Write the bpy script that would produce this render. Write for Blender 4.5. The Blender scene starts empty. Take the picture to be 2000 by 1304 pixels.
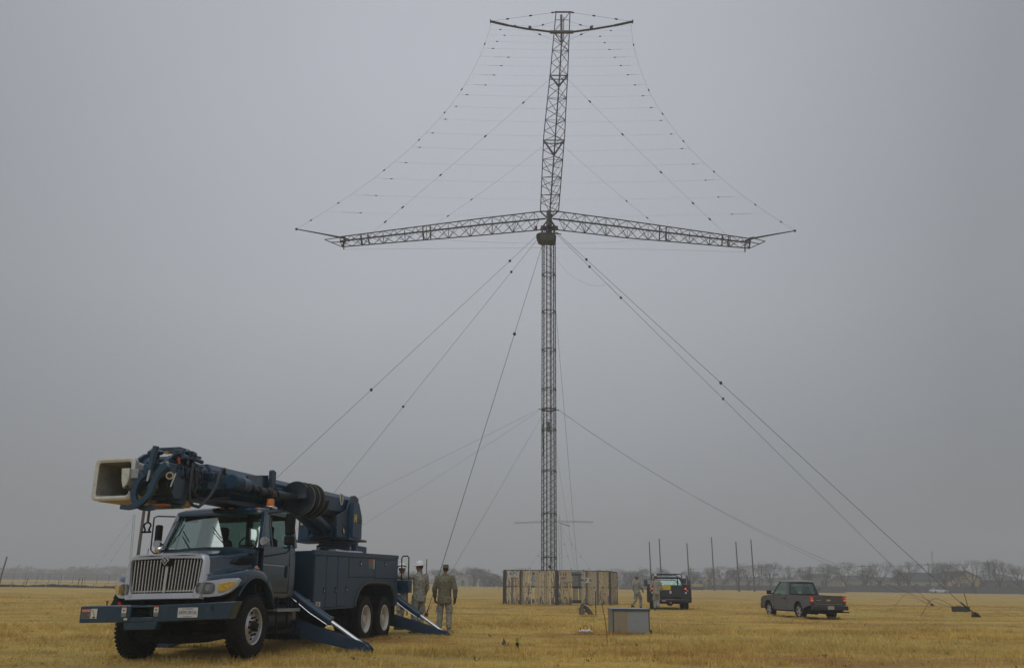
import bpy, math, random
import numpy as np
from math import sin, cos, pi, radians, atan2, sqrt
from mathutils import Vector, Matrix

sc = bpy.context.scene
COL = sc.collection
random.seed(7)
rng = np.random.default_rng(7)

# ------------------------------------------------------------------ camera
F_PX, CAM_H, PITCH, ROLL = 1650.0, 1.34, radians(16.4), 0.012
cam_d = bpy.data.cameras.new('camera')
cam_d.sensor_width = 36.0
cam_d.lens = 36.0 * F_PX / 2000.0
cam_d.clip_start = 0.1
cam_d.clip_end = 5000
cam = bpy.data.objects.new('camera', cam_d)
COL.objects.link(cam)
cam.location = (0, 0, CAM_H)
# camera looks +Y, pitched up, rolled a little
cam.rotation_mode = 'QUATERNION'
q = Matrix.Rotation(pi / 2 + PITCH, 4, 'X') @ Matrix.Rotation(ROLL, 4, 'Z')
cam.rotation_quaternion = q.to_quaternion()
sc.camera = cam

# ------------------------------------------------------------------ view, world, sun
sc.view_settings.view_transform = 'Standard'
sc.view_settings.look = 'None'
sc.view_settings.gamma = 1.0
sc.view_settings.exposure = 0.0
sc.cycles.max_bounces = 6
sc.cycles.volume_bounces = 1
sc.cycles.transparent_max_bounces = 16
sc.cycles.use_adaptive_sampling = True
sc.cycles.use_denoising = True

SUN_EL, SUN_AZ = radians(52), radians(200)      # sun behind the cloud, behind the camera's left shoulder
world = bpy.data.worlds.new('World')
sc.world = world
world.use_nodes = True
nt = world.node_tree
nt.nodes.clear()
o = nt.nodes.new('ShaderNodeOutputWorld')
bg = nt.nodes.new('ShaderNodeBackground')
bg.inputs['Strength'].default_value = 0.15
sky = nt.nodes.new('ShaderNodeTexSky')
sky.sky_type = 'NISHITA'
sky.sun_disc = False
sky.sun_elevation = SUN_EL
sky.sun_rotation = SUN_AZ
sky.air_density = 1.0
sky.dust_density = 4.0
tc = nt.nodes.new('ShaderNodeTexCoord')
sx = nt.nodes.new('ShaderNodeSeparateXYZ')
ramp = nt.nodes.new('ShaderNodeValToRGB')
nt.links.new(tc.outputs['Generated'], sx.inputs[0])
nt.links.new(sx.outputs['Z'], ramp.inputs[0])
cr = ramp.color_ramp
cr.elements[0].position = 0.0
cr.elements[0].color = (0.225, 0.236, 0.256, 1)
cr.elements[1].position = 1.0
cr.elements[1].color = (0.52, 0.535, 0.575, 1)
for p_, c_ in ((0.12, (0.320, 0.333, 0.356, 1)), (0.3, (0.425, 0.440, 0.470, 1)), (0.55, (0.470, 0.488, 0.535, 1))):
    e = cr.elements.new(p_)
    e.color = c_
noi = nt.nodes.new('ShaderNodeTexNoise')
noi.inputs['Scale'].default_value = 1.3
noi.inputs['Detail'].default_value = 4
noi.inputs['Roughness'].default_value = 0.45
nt.links.new(tc.outputs['Generated'], noi.inputs['Vector'])
mr = nt.nodes.new('ShaderNodeMapRange')
mr.inputs['From Min'].default_value = 0.3
mr.inputs['From Max'].default_value = 0.7
mr.inputs['To Min'].default_value = 0.93
mr.inputs['To Max'].default_value = 1.07
nt.links.new(noi.outputs['Fac'], mr.inputs['Value'])
# lens vignetting put into the sky colour: darker toward the sides
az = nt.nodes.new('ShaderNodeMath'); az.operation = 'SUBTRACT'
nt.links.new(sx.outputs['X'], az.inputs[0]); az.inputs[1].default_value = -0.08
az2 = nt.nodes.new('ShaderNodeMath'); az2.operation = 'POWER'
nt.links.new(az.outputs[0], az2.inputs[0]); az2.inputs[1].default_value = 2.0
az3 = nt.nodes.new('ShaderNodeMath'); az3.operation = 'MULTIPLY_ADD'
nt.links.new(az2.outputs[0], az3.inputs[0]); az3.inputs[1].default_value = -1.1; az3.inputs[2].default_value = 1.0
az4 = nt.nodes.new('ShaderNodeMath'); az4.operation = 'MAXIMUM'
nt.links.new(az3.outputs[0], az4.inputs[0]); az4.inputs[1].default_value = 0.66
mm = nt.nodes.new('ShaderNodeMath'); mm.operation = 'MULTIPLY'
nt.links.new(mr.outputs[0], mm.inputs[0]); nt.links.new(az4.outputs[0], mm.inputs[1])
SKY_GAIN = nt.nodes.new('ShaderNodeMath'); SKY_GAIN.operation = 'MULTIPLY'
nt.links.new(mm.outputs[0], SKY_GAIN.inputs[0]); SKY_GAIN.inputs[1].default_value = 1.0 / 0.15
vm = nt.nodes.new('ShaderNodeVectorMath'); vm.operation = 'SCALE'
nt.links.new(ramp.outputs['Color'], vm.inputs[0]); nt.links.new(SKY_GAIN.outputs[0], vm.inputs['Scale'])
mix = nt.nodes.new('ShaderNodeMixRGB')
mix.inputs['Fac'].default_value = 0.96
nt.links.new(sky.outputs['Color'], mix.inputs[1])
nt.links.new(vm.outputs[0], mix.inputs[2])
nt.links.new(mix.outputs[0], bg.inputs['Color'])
nt.links.new(bg.outputs[0], o.inputs['Surface'])

sun_d = bpy.data.lights.new('sun', 'SUN')
sun_d.energy = 0.85
sun_d.angle = radians(50)
sun_d.color = (1.0, 0.985, 0.965)
sun = bpy.data.objects.new('sun', sun_d)
COL.objects.link(sun)
sd = Vector((cos(SUN_EL) * sin(SUN_AZ), cos(SUN_EL) * cos(SUN_AZ), sin(SUN_EL)))
sun.rotation_mode = 'QUATERNION'
sun.rotation_quaternion = sd.to_track_quat('Z', 'Y')
sun.location = (0, 0, 90)

HAZE_DENSITY = 0.0016

# ------------------------------------------------------------------ helpers: where things stand
def ray(px, py):
    u2 = (px - 1000) / F_PX
    v2 = (652 - py) / F_PX
    c, s = cos(ROLL), sin(ROLL)
    u = u2 * c - v2 * s
    v = u2 * s + v2 * c
    return Vector((u, cos(PITCH) - v * sin(PITCH), sin(PITCH) + v * cos(PITCH)))

def G(px, py, z=0.0):
    d = ray(px, py)
    return d * ((z - CAM_H) / d.z) + Vector((0, 0, CAM_H))

def PY(px, py, D):
    d = ray(px, py)
    return d * (D / d.y) + Vector((0, 0, CAM_H))

def gx(px, D):
    """ground x of the pixel column px at distance D"""
    return PY(px, 1126 + 0.012 * px, D).x

# ------------------------------------------------------------------ helpers: materials
MATS = {}
def mat(name, col, rough=0.6, metal=0.0, var=0.12, scale=3.0, bump=0.0, bscale=None, dirt=None, dirt_amt=0.35, spec=0.5, coat=0.0, emit=None, estr=0.0, alpha=None):
    if name in MATS:
        return MATS[name]
    m = bpy.data.materials.new(name)
    m.use_nodes = True
    n = m.node_tree
    b = n.nodes['Principled BSDF']
    b.inputs['Roughness'].default_value = rough
    b.inputs['Metallic'].default_value = metal
    b.inputs['Specular IOR Level'].default_value = spec
    b.inputs['Coat Weight'].default_value = coat
    b.inputs['Coat Roughness'].default_value = 0.12
    t = n.nodes.new('ShaderNodeTexCoord')
    nz = n.nodes.new('ShaderNodeTexNoise')
    nz.inputs['Scale'].default_value = scale
    nz.inputs['Detail'].default_value = 6
    nz.inputs['Roughness'].default_value = 0.6
    n.links.new(t.outputs['Object'], nz.inputs['Vector'])
    r = n.nodes.new('ShaderNodeValToRGB')
    r.color_ramp.elements[0].position = 0.3
    r.color_ramp.elements[1].position = 0.7
    r.color_ramp.elements[0].color = (*[c * (1 - var) for c in col], 1)
    r.color_ramp.elements[1].color = (*[min(1, c * (1 + var)) for c in col], 1)
    n.links.new(nz.outputs['Fac'], r.inputs[0])
    out = r.outputs[0]
    if dirt:
        nd = n.nodes.new('ShaderNodeTexNoise')
        nd.inputs['Scale'].default_value = scale * 2.7
        nd.inputs['Detail'].default_value = 8
        nd.inputs['Roughness'].default_value = 0.7
        n.links.new(t.outputs['Object'], nd.inputs['Vector'])
        mrr = n.nodes.new('ShaderNodeMapRange')
        mrr.inputs['From Min'].default_value = 0.52
        mrr.inputs['From Max'].default_value = 0.72
        mrr.inputs['To Max'].default_value = dirt_amt
        n.links.new(nd.outputs['Fac'], mrr.inputs['Value'])
        mx = n.nodes.new('ShaderNodeMixRGB')
        mx.inputs[2].default_value = (*dirt, 1)
        n.links.new(mrr.outputs[0], mx.inputs[0])
        n.links.new(out, mx.inputs[1])
        out = mx.outputs[0]
    n.links.new(out, b.inputs['Base Color'])
    rm = n.nodes.new('ShaderNodeMapRange')
    rm.inputs['To Min'].default_value = max(0.02, rough * 0.8)
    rm.inputs['To Max'].default_value = min(1, rough * 1.25)
    n.links.new(nz.outputs['Fac'], rm.inputs['Value'])
    n.links.new(rm.outputs[0], b.inputs['Roughness'])
    if bump:
        bn = n.nodes.new('ShaderNodeTexNoise')
        bn.inputs['Scale'].default_value = bscale or scale * 6
        bn.inputs['Detail'].default_value = 5
        n.links.new(t.outputs['Object'], bn.inputs['Vector'])
        bp = n.nodes.new('ShaderNodeBump')
        bp.inputs['Strength'].default_value = bump
        bp.inputs['Distance'].default_value = 0.02
        n.links.new(bn.outputs['Fac'], bp.inputs['Height'])
        n.links.new(bp.outputs[0], b.inputs['Normal'])
    if emit:
        b.inputs['Emission Color'].default_value = (*emit, 1)
        b.inputs['Emission Strength'].default_value = estr
    MATS[name] = m
    return m

def glass_mat(name, tint, rough=0.03, opacity=0.25, refl=(0.5, 0.5, 0.5)):
    m = bpy.data.materials.new(name)
    m.use_nodes = True
    n = m.node_tree
    n.nodes.clear()
    oo = n.nodes.new('ShaderNodeOutputMaterial')
    tr = n.nodes.new('ShaderNodeBsdfTransparent')
    tr.inputs['Color'].default_value = (*tint, 1)
    gl = n.nodes.new('ShaderNodeBsdfGlossy')
    gl.inputs['Roughness'].default_value = rough
    gl.inputs['Color'].default_value = (*refl, 1)
    lw = n.nodes.new('ShaderNodeLayerWeight')
    lw.inputs['Blend'].default_value = 0.5
    pw = n.nodes.new('ShaderNodeMath'); pw.operation = 'POWER'; pw.inputs[1].default_value = 4.0
    n.links.new(lw.outputs['Facing'], pw.inputs[0])
    fr = n.nodes.new('ShaderNodeMath'); fr.operation = 'MULTIPLY_ADD'; fr.inputs[1].default_value = 0.8; fr.inputs[2].default_value = 0.03
    n.links.new(pw.outputs[0], fr.inputs[0])
    ad = n.nodes.new('ShaderNodeMath'); ad.operation = 'ADD'; ad.use_clamp = True
    ad.inputs[1].default_value = opacity
    n.links.new(fr.outputs[0], ad.inputs[0])
    ms = n.nodes.new('ShaderNodeMixShader')
    n.links.new(ad.outputs[0], ms.inputs[0])
    n.links.new(tr.outputs[0], ms.inputs[1])
    n.links.new(gl.outputs[0], ms.inputs[2])
    n.links.new(ms.outputs[0], oo.inputs['Surface'])
    MATS[name] = m
    return m

def camo_mat(name, cols, scale=16):
    m = bpy.data.materials.new(name)
    m.use_nodes = True
    n = m.node_tree
    b = n.nodes['Principled BSDF']
    b.inputs['Roughness'].default_value = 0.9
    b.inputs['Specular IOR Level'].default_value = 0.15
    t = n.nodes.new('ShaderNodeTexCoord')
    mp = n.nodes.new('ShaderNodeMapping')
    mp.inputs['Scale'].default_value = (1.0, 1.0, 1.7)
    n.links.new(t.outputs['Object'], mp.inputs[0])
    nz = n.nodes.new('ShaderNodeTexNoise')
    nz.inputs['Scale'].default_value = scale
    nz.inputs['Detail'].default_value = 5
    nz.inputs['Distortion'].default_value = 0.6
    n.links.new(mp.outputs[0], nz.inputs['Vector'])
    r = n.nodes.new('ShaderNodeValToRGB')
    r.color_ramp.interpolation = 'CONSTANT'
    el = r.color_ramp.elements
    el[0].position = 0.0; el[0].color = (*cols[0], 1)
    el[1].position = 0.42; el[1].color = (*cols[1], 1)
    for p, c in ((0.5, cols[2]), (0.58, cols[3])):
        e = el.new(p); e.color = (*c, 1)
    n.links.new(nz.outputs['Fac'], r.inputs[0])
    n.links.new(r.outputs[0], b.inputs['Base Color'])
    MATS[name] = m
    return m

# ------------------------------------------------------------------ helpers: geometry
def frame(axis):
    a = Vector(axis).normalized()
    h = Vector((0, 0, 1)) if abs(a.z) < 0.9 else Vector((1, 0, 0))
    u = a.cross(h).normalized()
    v = a.cross(u).normalized()
    return a, u, v

class MB:
    def __init__(s):
        s.v = []
        s.f = []
    def add(s, vs, fs):
        k = len(s.v)
        s.v += [tuple(p) for p in vs]
        s.f += [tuple(i + k for i in f) for f in fs]
        return s
    def hexa(s, p):
        return s.add(p, [(0, 3, 2, 1), (4, 5, 6, 7), (0, 1, 5, 4), (1, 2, 6, 5), (2, 3, 7, 6), (3, 0, 4, 7)])
    def box(s, x0, x1, y0, y1, z0, z1):
        return s.hexa([(x0, y0, z0), (x1, y0, z0), (x1, y1, z0), (x0, y1, z0), (x0, y0, z1), (x1, y0, z1), (x1, y1, z1), (x0, y1, z1)])
    def beam(s, a, b, w, h, up=(0, 0, 1), w2=None, h2=None):
        a = Vector(a); b = Vector(b); d = (b - a).normalized()
        u = Vector(up)
        if abs(d.dot(u)) > 0.98: u = Vector((1, 0, 0))
        r = d.cross(u).normalized(); u = r.cross(d).normalized()
        w2 = w if w2 is None else w2; h2 = h if h2 is None else h2
        P = []
        for p, ww, hh in ((a, w, h), (b, w2, h2)):
            P.append([p - r * ww / 2 - u * hh / 2, p + r * ww / 2 - u * hh / 2, p + r * ww / 2 + u * hh / 2, p - r * ww / 2 + u * hh / 2])
        k = P[0] + P[1]
        return s.add(k, [(0, 1, 2, 3), (7, 6, 5, 4), (0, 4, 5, 1), (1, 5, 6, 2), (2, 6, 7, 3), (3, 7, 4, 0)])
    def loft(s, rings, closed=True, cap=True):
        n = len(rings[0]); k = len(s.v)
        for r in rings: s.v += [tuple(p) for p in r]
        m = n if closed else n - 1
        for i in range(len(rings) - 1):
            for j in range(m):
                a = k + i * n + j; b = k + i * n + (j + 1) % n
                s.f.append((a, b, b + n, a + n))
        if cap and closed:
            s.f.append(tuple(k + j for j in reversed(range(n))))
            s.f.append(tuple(k + (len(rings) - 1) * n + j for j in range(n)))
        return s
    def tube(s, pts, r, n=8, cap=True, closed=False):
        pts = [Vector(p) for p in pts]
        L = len(pts)
        rr = r if isinstance(r, (list, tuple)) else [r] * L
        rings = []
        pu = None
        for i, p in enumerate(pts):
            if closed: t = pts[(i + 1) % L] - pts[i - 1]
            else: t = pts[min(i + 1, L - 1)] - pts[max(i - 1, 0)]
            if t.length < 1e-9: t = Vector((0, 0, 1))
            t.normalize()
            if pu is None:
                _, u, v = frame(t)
            else:
                u = pu - t * pu.dot(t)
                if u.length < 1e-6: _, u, v = frame(t)
                u.normalize()
            v = t.cross(u)
            pu = u
            rings.append([p + (u * cos(2 * pi * j / n) + v * sin(2 * pi * j / n)) * rr[i] for j in range(n)])
        if closed: rings.append(rings[0])
        return s.loft(rings, True, cap and not closed)
    def cyl(s, a, b, r, r2=None, n=12):
        return s.tube([a, b], [r, r if r2 is None else r2], n)
    def lathe(s, prof, o, axis, n=24, cap=False):
        a, u, v = frame(axis); o = Vector(o)
        rings = [[o + a * h + (u * cos(2 * pi * j / n) + v * sin(2 * pi * j / n)) * r for j in range(n)] for r, h in prof]
        return s.loft(rings, True, cap)
    def ell(s, c, r, n=12, m=8, R=None):
        c = Vector(c); rings = []
        for i in range(m + 1):
            th = pi * i / m
            ring = []
            for j in range(n):
                ph = 2 * pi * j / n
                p = Vector((r[0] * sin(th) * cos(ph), r[1] * sin(th) * sin(ph), r[2] * cos(th)))
                if i in (0, m): p = Vector((1e-4 * cos(ph), 1e-4 * sin(ph), p.z))
                if R is not None: p = R @ p
                ring.append(c + p)
            rings.append(ring)
        return s.loft(rings[::-1], True, True)
    def prism(s, poly, m3, d0, d1):
        """poly: 2-D points; m3(a,b,d) -> 3-D"""
        n = len(poly)
        vs = [m3(a, b, d0) for a, b in poly] + [m3(a, b, d1) for a, b in poly]
        fs = [tuple(range(n))[::-1], tuple(range(n, 2 * n))] + [(i, (i + 1) % n, (i + 1) % n + n, i + n) for i in range(n)]
        return s.add(vs, fs)
    def mesh(s, name, smooth=40):
        me = bpy.data.meshes.new(name)
        me.from_pydata(s.v, [], s.f)
        me.validate(verbose=False)
        import bmesh
        bm = bmesh.new(); bm.from_mesh(me)
        bmesh.ops.remove_doubles(bm, verts=bm.verts, dist=1e-5)
        bmesh.ops.recalc_face_normals(bm, faces=bm.faces)
        bm.to_mesh(me); bm.free()
        if smooth:
            me.shade_smooth()
            me.set_sharp_from_angle(angle=radians(smooth))
        return me
    def build(s, name, m, parent=None, label=None, smooth=35, bevel=0, loc=None):
        me = s.mesh(name, smooth)
        me.materials.append(m)
        ob = bpy.data.objects.new(name, me)
        COL.objects.link(ob)
        if parent is not None: ob.parent = parent
        if label: ob['label'] = label
        if loc is not None: ob.location = loc
        if bevel:
            bv = ob.modifiers.new('bevel', 'BEVEL'); bv.width = bevel; bv.segments = 2; bv.limit_method = 'ANGLE'
            bv.angle_limit = radians(40); bv.harden_normals = False
        return ob

def thing(name, label, cat, loc=(0, 0, 0), rz=0.0, group=None):
    e = bpy.data.objects.new(name, None)
    e.empty_display_size = 0.3
    COL.objects.link(e)
    e.location = loc
    e.rotation_euler = (0, 0, rz)
    e['label'] = label; e['category'] = cat
    if group: e['group'] = group
    return e

def tag(ob, label=None, cat=None, group=None, kind=None):
    if label: ob['label'] = label
    if cat: ob['category'] = cat
    if group: ob['group'] = group
    if kind: ob['kind'] = kind
    return ob

def kids(o, table):
    return table.get(o.name, [])

def copy_tree(root, loc, rz=None, label=None, group=None, scale=None):
    def rec(o, par):
        c = o.copy(); COL.objects.link(c); c.parent = par
        for ch in o.children: rec(ch, c)
        return c
    r = rec(root, None)
    r.location = loc
    if rz is not None: r.rotation_euler = (0, 0, rz)
    if scale is not None: r.scale = scale
    if label: r['label'] = label
    if group: r['group'] = group
    return r

def inst(me, name, parent=None, loc=(0, 0, 0), rot=(0, 0, 0), scale=(1, 1, 1)):
    ob = bpy.data.objects.new(name, me)
    COL.objects.link(ob)
    if parent is not None: ob.parent = parent
    ob.location = loc; ob.rotation_euler = rot; ob.scale = scale
    return ob

def text(name, s, size, m, parent, origin, right, up, depth=0.004, align='LEFT', squeeze=1.0):
    cu = bpy.data.curves.new(name, 'FONT')
    cu.body = s; cu.size = size; cu.extrude = depth / 2; cu.align_x = align; cu.align_y = 'CENTER'
    cu.resolution_u = 2; cu.offset = size * 0.012 if size < 0.2 else size * 0.03
    tmp = bpy.data.objects.new(name, cu)
    COL.objects.link(tmp)
    dg = bpy.context.evaluated_depsgraph_get()
    me = bpy.data.meshes.new_from_object(tmp.evaluated_get(dg))
    bpy.data.objects.remove(tmp)
    me.name = name
    me.materials.clear(); me.materials.append(m)
    ob = bpy.data.objects.new(name, me)
    COL.objects.link(ob)
    r = Vector(right).normalized(); u = Vector(up).normalized(); n = r.cross(u)
    M = Matrix((r * squeeze, u, n)).transposed().to_4x4(); M.translation = Vector(origin)
    ob.parent = parent
    ob.matrix_local = M
    return ob

UNIT_ROD = {}
def rod(a, b, r, name, m, parent, n=5):
    """a straight round bar; all bars of one look share one unit mesh"""
    key = (m.name, n)
    if key not in UNIT_ROD:
        me = MB().cyl((0, 0, 0), (0, 0, 1), 1.0, n=n).mesh('bar', 60)
        me.materials.append(m)
        UNIT_ROD[key] = me
    a = Vector(a); b = Vector(b); d = b - a
    ob = bpy.data.objects.new(name, UNIT_ROD[key])
    COL.objects.link(ob)
    ob.parent = parent
    ob.rotation_mode = 'QUATERNION'
    ob.location = a
    ob.rotation_quaternion = d.to_track_quat('Z', 'Y')
    ob.scale = (r, r, d.length)
    return ob

# ------------------------------------------------------------------ palette
NAVY = mat('navy_paint', (0.008, 0.036, 0.066), 0.22, var=0.10, scale=1.2, dirt=(0.09, 0.085, 0.07), dirt_amt=0.22, coat=0.4, spec=0.5)
NAVY2 = mat('navy_boom_paint', (0.010, 0.032, 0.064), 0.42, var=0.15, scale=2.0, dirt=(0.10, 0.10, 0.09), dirt_amt=0.3, spec=0.4)
NAVYB = mat('blue_hydraulic_paint', (0.009, 0.042, 0.080), 0.4, var=0.2, scale=5, dirt=(0.06, 0.06, 0.05), dirt_amt=0.4)
BOXP = mat('body_panel_paint', (0.014, 0.050, 0.096), 0.40, var=0.14, scale=0.9, dirt=(0.075, 0.08, 0.08), dirt_amt=0.3, spec=0.33)
SEAM = mat('seam_dark', (0.006, 0.010, 0.016), 0.8)
DARK = mat('chassis_black', (0.009, 0.009, 0.009), 0.75, var=0.3, dirt=(0.035, 0.028, 0.02), dirt_amt=0.5, spec=0.2)
RUBBER = mat('tyre_rubber', (0.011, 0.011, 0.012), 0.82, var=0.25, scale=4, dirt=(0.032, 0.028, 0.021), dirt_amt=0.5, bump=0.2, spec=0.25)
TRIM = mat('arch_rubber', (0.045, 0.045, 0.042), 0.7)
SILVER = mat('silver_surround', (0.50, 0.53, 0.60), 0.25, metal=0.3, var=0.05, coat=0.3)
CHROME = mat('chrome', (0.62, 0.62, 0.62), 0.10, metal=1.0, var=0.03)
BARM = mat('grille_bar_metal', (0.55, 0.54, 0.52), 0.28, metal=0.4)
ALU = mat('polished_rim', (0.52, 0.53, 0.54), 0.3, metal=0.65, dirt=(0.12, 0.10, 0.07), dirt_amt=0.5, scale=6)
WHITERIM = mat('cream_rim', (0.56, 0.54, 0.49), 0.5, dirt=(0.18, 0.14, 0.09), dirt_amt=0.6, scale=5)
STEEL = mat('steel_rod', (0.58, 0.60, 0.63), 0.22, metal=0.7)
FIBRE = mat('fibreglass', (0.50, 0.50, 0.45), 0.55, var=0.08, dirt=(0.17, 0.15, 0.10), dirt_amt=0.6, scale=5)
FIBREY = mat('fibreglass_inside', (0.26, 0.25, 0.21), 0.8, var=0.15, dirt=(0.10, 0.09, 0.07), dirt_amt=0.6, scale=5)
YELLOWED = mat('yellowed_fibreglass', (0.42, 0.30, 0.13), 0.6, var=0.15, dirt=(0.16, 0.11, 0.05), dirt_amt=0.5, scale=5)
ORANGE = mat('amber_lens', (0.62, 0.17, 0.02), 0.25, coat=0.5)
AMBER = mat('turn_lens', (0.55, 0.34, 0.03), 0.2, coat=0.6, var=0.3, scale=25)
RED = mat('red_lens', (0.40, 0.015, 0.015), 0.2, coat=0.5)
LAMP = mat('headlamp_reflector', (0.34, 0.34, 0.31), 0.15, metal=0.4, var=0.3, scale=18)
LAMPBK = mat('headlamp_bowl', (0.10, 0.11, 0.11), 0.3, metal=0.5)
HOSE = mat('hydraulic_hose', (0.022, 0.026, 0.040), 0.5)
AUGER = mat('worn_auger_steel', (0.010, 0.020, 0.030), 0.45, metal=0.3, var=0.3, scale=7, dirt=(0.08, 0.055, 0.025), dirt_amt=0.35)
RUST = mat('rusty_steel', (0.11, 0.045, 0.02), 0.9, var=0.4, scale=9)
DECALW = mat('decal_white', (0.52, 0.50, 0.44), 0.6)
DECALR = mat('decal_red', (0.42, 0.06, 0.04), 0.6)
DECALK = mat('decal_black', (0.03, 0.03, 0.03), 0.6)
DECALG = mat('decal_grey', (0.16, 0.165, 0.15), 0.7, var=0.5, scale=60)
YEL = mat('yellow_print', (0.55, 0.45, 0.10), 0.6)
PLATE = mat('plate_cream', (0.52, 0.51, 0.48), 0.5)
PLATEB = mat('plate_blue_print', (0.10, 0.13, 0.24), 0.6)
GLASS = glass_mat('windscreen_glass', (0.66, 0.80, 0.74), 0.05, 0.27, (0.80, 0.92, 0.88))
GLASSD = glass_mat('door_glass', (0.50, 0.62, 0.58), 0.05, 0.10, (0.7, 0.8, 0.8))
LENS = glass_mat('clear_lens', (0.85, 0.85, 0.83), 0.05, 0.06)
SEATM = mat('seat_cloth', (0.018, 0.019, 0.022), 0.9)
GALV = mat('galvanised_steel', (0.27, 0.30, 0.31), 0.5, metal=0.2, var=0.14, scale=5, bump=0.1)
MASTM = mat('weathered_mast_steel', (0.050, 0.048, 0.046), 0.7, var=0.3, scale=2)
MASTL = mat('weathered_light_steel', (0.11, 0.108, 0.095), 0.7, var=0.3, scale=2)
WIRE = mat('dark_wire', (0.035, 0.035, 0.038), 0.7)
FWIRE = mat('thin_aerial_wire', (0.21, 0.21, 0.21), 0.7)

# ------------------------------------------------------------------ ground
def gz(x, y):
    """height of the field: nearly flat with slight swells"""
    h = 0.02 * np.sin(x * 0.31 + 1.3) * np.sin(y * 0.27 + 0.4) + 0.012 * np.sin(x * 0.83 + y * 0.4) - 0.012
    near = np.clip((y - 8) / 8, 0, 1)
    dip = -0.065 * np.exp(-(((x + 7.75) / 1.2) ** 2 + ((y - 15.9) / 1.6) ** 2))
    return h * near * 0.6 + dip

def build_ground():
    xs = np.unique(np.concatenate([np.linspace(-24, 24, 97), np.sign(np.linspace(-1, 1, 61)) * (24 + 776 * np.abs(np.linspace(-1, 1, 61)) ** 2.2)]))
    ys = np.unique(np.concatenate([np.linspace(6, 70, 129), 70 + 760 * np.linspace(0, 1, 40) ** 2, [-60, -30, -10, 0, 3]]))
    X, Y = np.meshgrid(xs, ys)
    Z = gz(X, Y)
    Z = np.where(Y < 6, 0, Z)
    v = np.stack([X.ravel(), Y.ravel(), Z.ravel()], 1)
    nx, ny = len(xs), len(ys)
    i, j = np.meshgrid(np.arange(nx - 1), np.arange(ny - 1))
    a = (j * nx + i).ravel()
    f = np.stack([a, a + 1, a + 1 + nx, a + nx], 1)
    me = bpy.data.meshes.new('ground')
    me.from_pydata(v.tolist(), [], f.tolist())
    me.shade_smooth()
    ob = bpy.data.objects.new('ground', me)
    COL.objects.link(ob)
    ob['kind'] = 'structure'
    return ob

def grass_color_nodes(n, t_out):
    """shared colour field of the dormant grass, in world metres"""
    def noise(scale, detail=5, rough=0.6, stretch=None):
        vec = t_out
        if stretch:
            mp = n.nodes.new('ShaderNodeMapping'); mp.inputs['Scale'].default_value = stretch
            n.links.new(vec, mp.inputs[0]); vec = mp.outputs[0]
        z = n.nodes.new('ShaderNodeTexNoise')
        z.inputs['Scale'].default_value = scale; z.inputs['Detail'].default_value = detail; z.inputs['Roughness'].default_value = rough
        n.links.new(vec, z.inputs['Vector'])
        return z.outputs['Fac']
    def mixc(fac, a, b, lo, hi, amt=1.0):
        m = n.nodes.new('ShaderNodeMapRange')
        m.inputs['From Min'].default_value = lo; m.inputs['From Max'].default_value = hi; m.inputs['To Max'].default_value = amt
        n.links.new(fac, m.inputs['Value'])
        x = n.nodes.new('ShaderNodeMixRGB')
        n.links.new(m.outputs[0], x.inputs[0])
        if isinstance(a, tuple): x.inputs[1].default_value = (*a, 1)
        else: n.links.new(a, x.inputs[1])
        x.inputs[2].default_value = (*b, 1)
        return x.outputs[0]
    c = mixc(noise(0.13, 4, 0.55, (1, 0.55, 1)), (0.54, 0.405, 0.132), (0.565, 0.395, 0.112), 0.35, 0.65)
    c = mixc(noise(0.32, 5, 0.6, (0.6, 1.0, 1)), c, (0.42, 0.235, 0.070), 0.50, 0.64, 0.7)
    c = mixc(noise(0.55, 5, 0.65), c, (0.31, 0.235, 0.075), 0.55, 0.72, 0.7)
    c = mixc(noise(0.065, 4, 0.6, (0.35, 1.3, 1)), c, (0.33, 0.17, 0.065), 0.55, 0.68, 0.8)
    c = mixc(noise(2.2, 6, 0.75), c, (0.24, 0.17, 0.07), 0.55, 0.74, 0.6)
    c = mixc(noise(1.1, 4, 0.6), c, (0.66, 0.51, 0.19), 0.56, 0.75, 0.6)
    vv = n.nodes.new('ShaderNodeMapRange'); vv.inputs['From Min'].default_value = 0.30; vv.inputs['From Max'].default_value = 0.70
    vv.inputs['To Min'].default_value = 0.70; vv.inputs['To Max'].default_value = 1.26
    n.links.new(noise(0.45, 7, 0.68, (0.55, 1.1, 1)), vv.inputs['Value'])
    sv = n.nodes.new('ShaderNodeVectorMath'); sv.operation = 'SCALE'
    n.links.new(c, sv.inputs[0]); n.links.new(vv.outputs[0], sv.inputs['Scale'])
    return sv.outputs[0]

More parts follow.
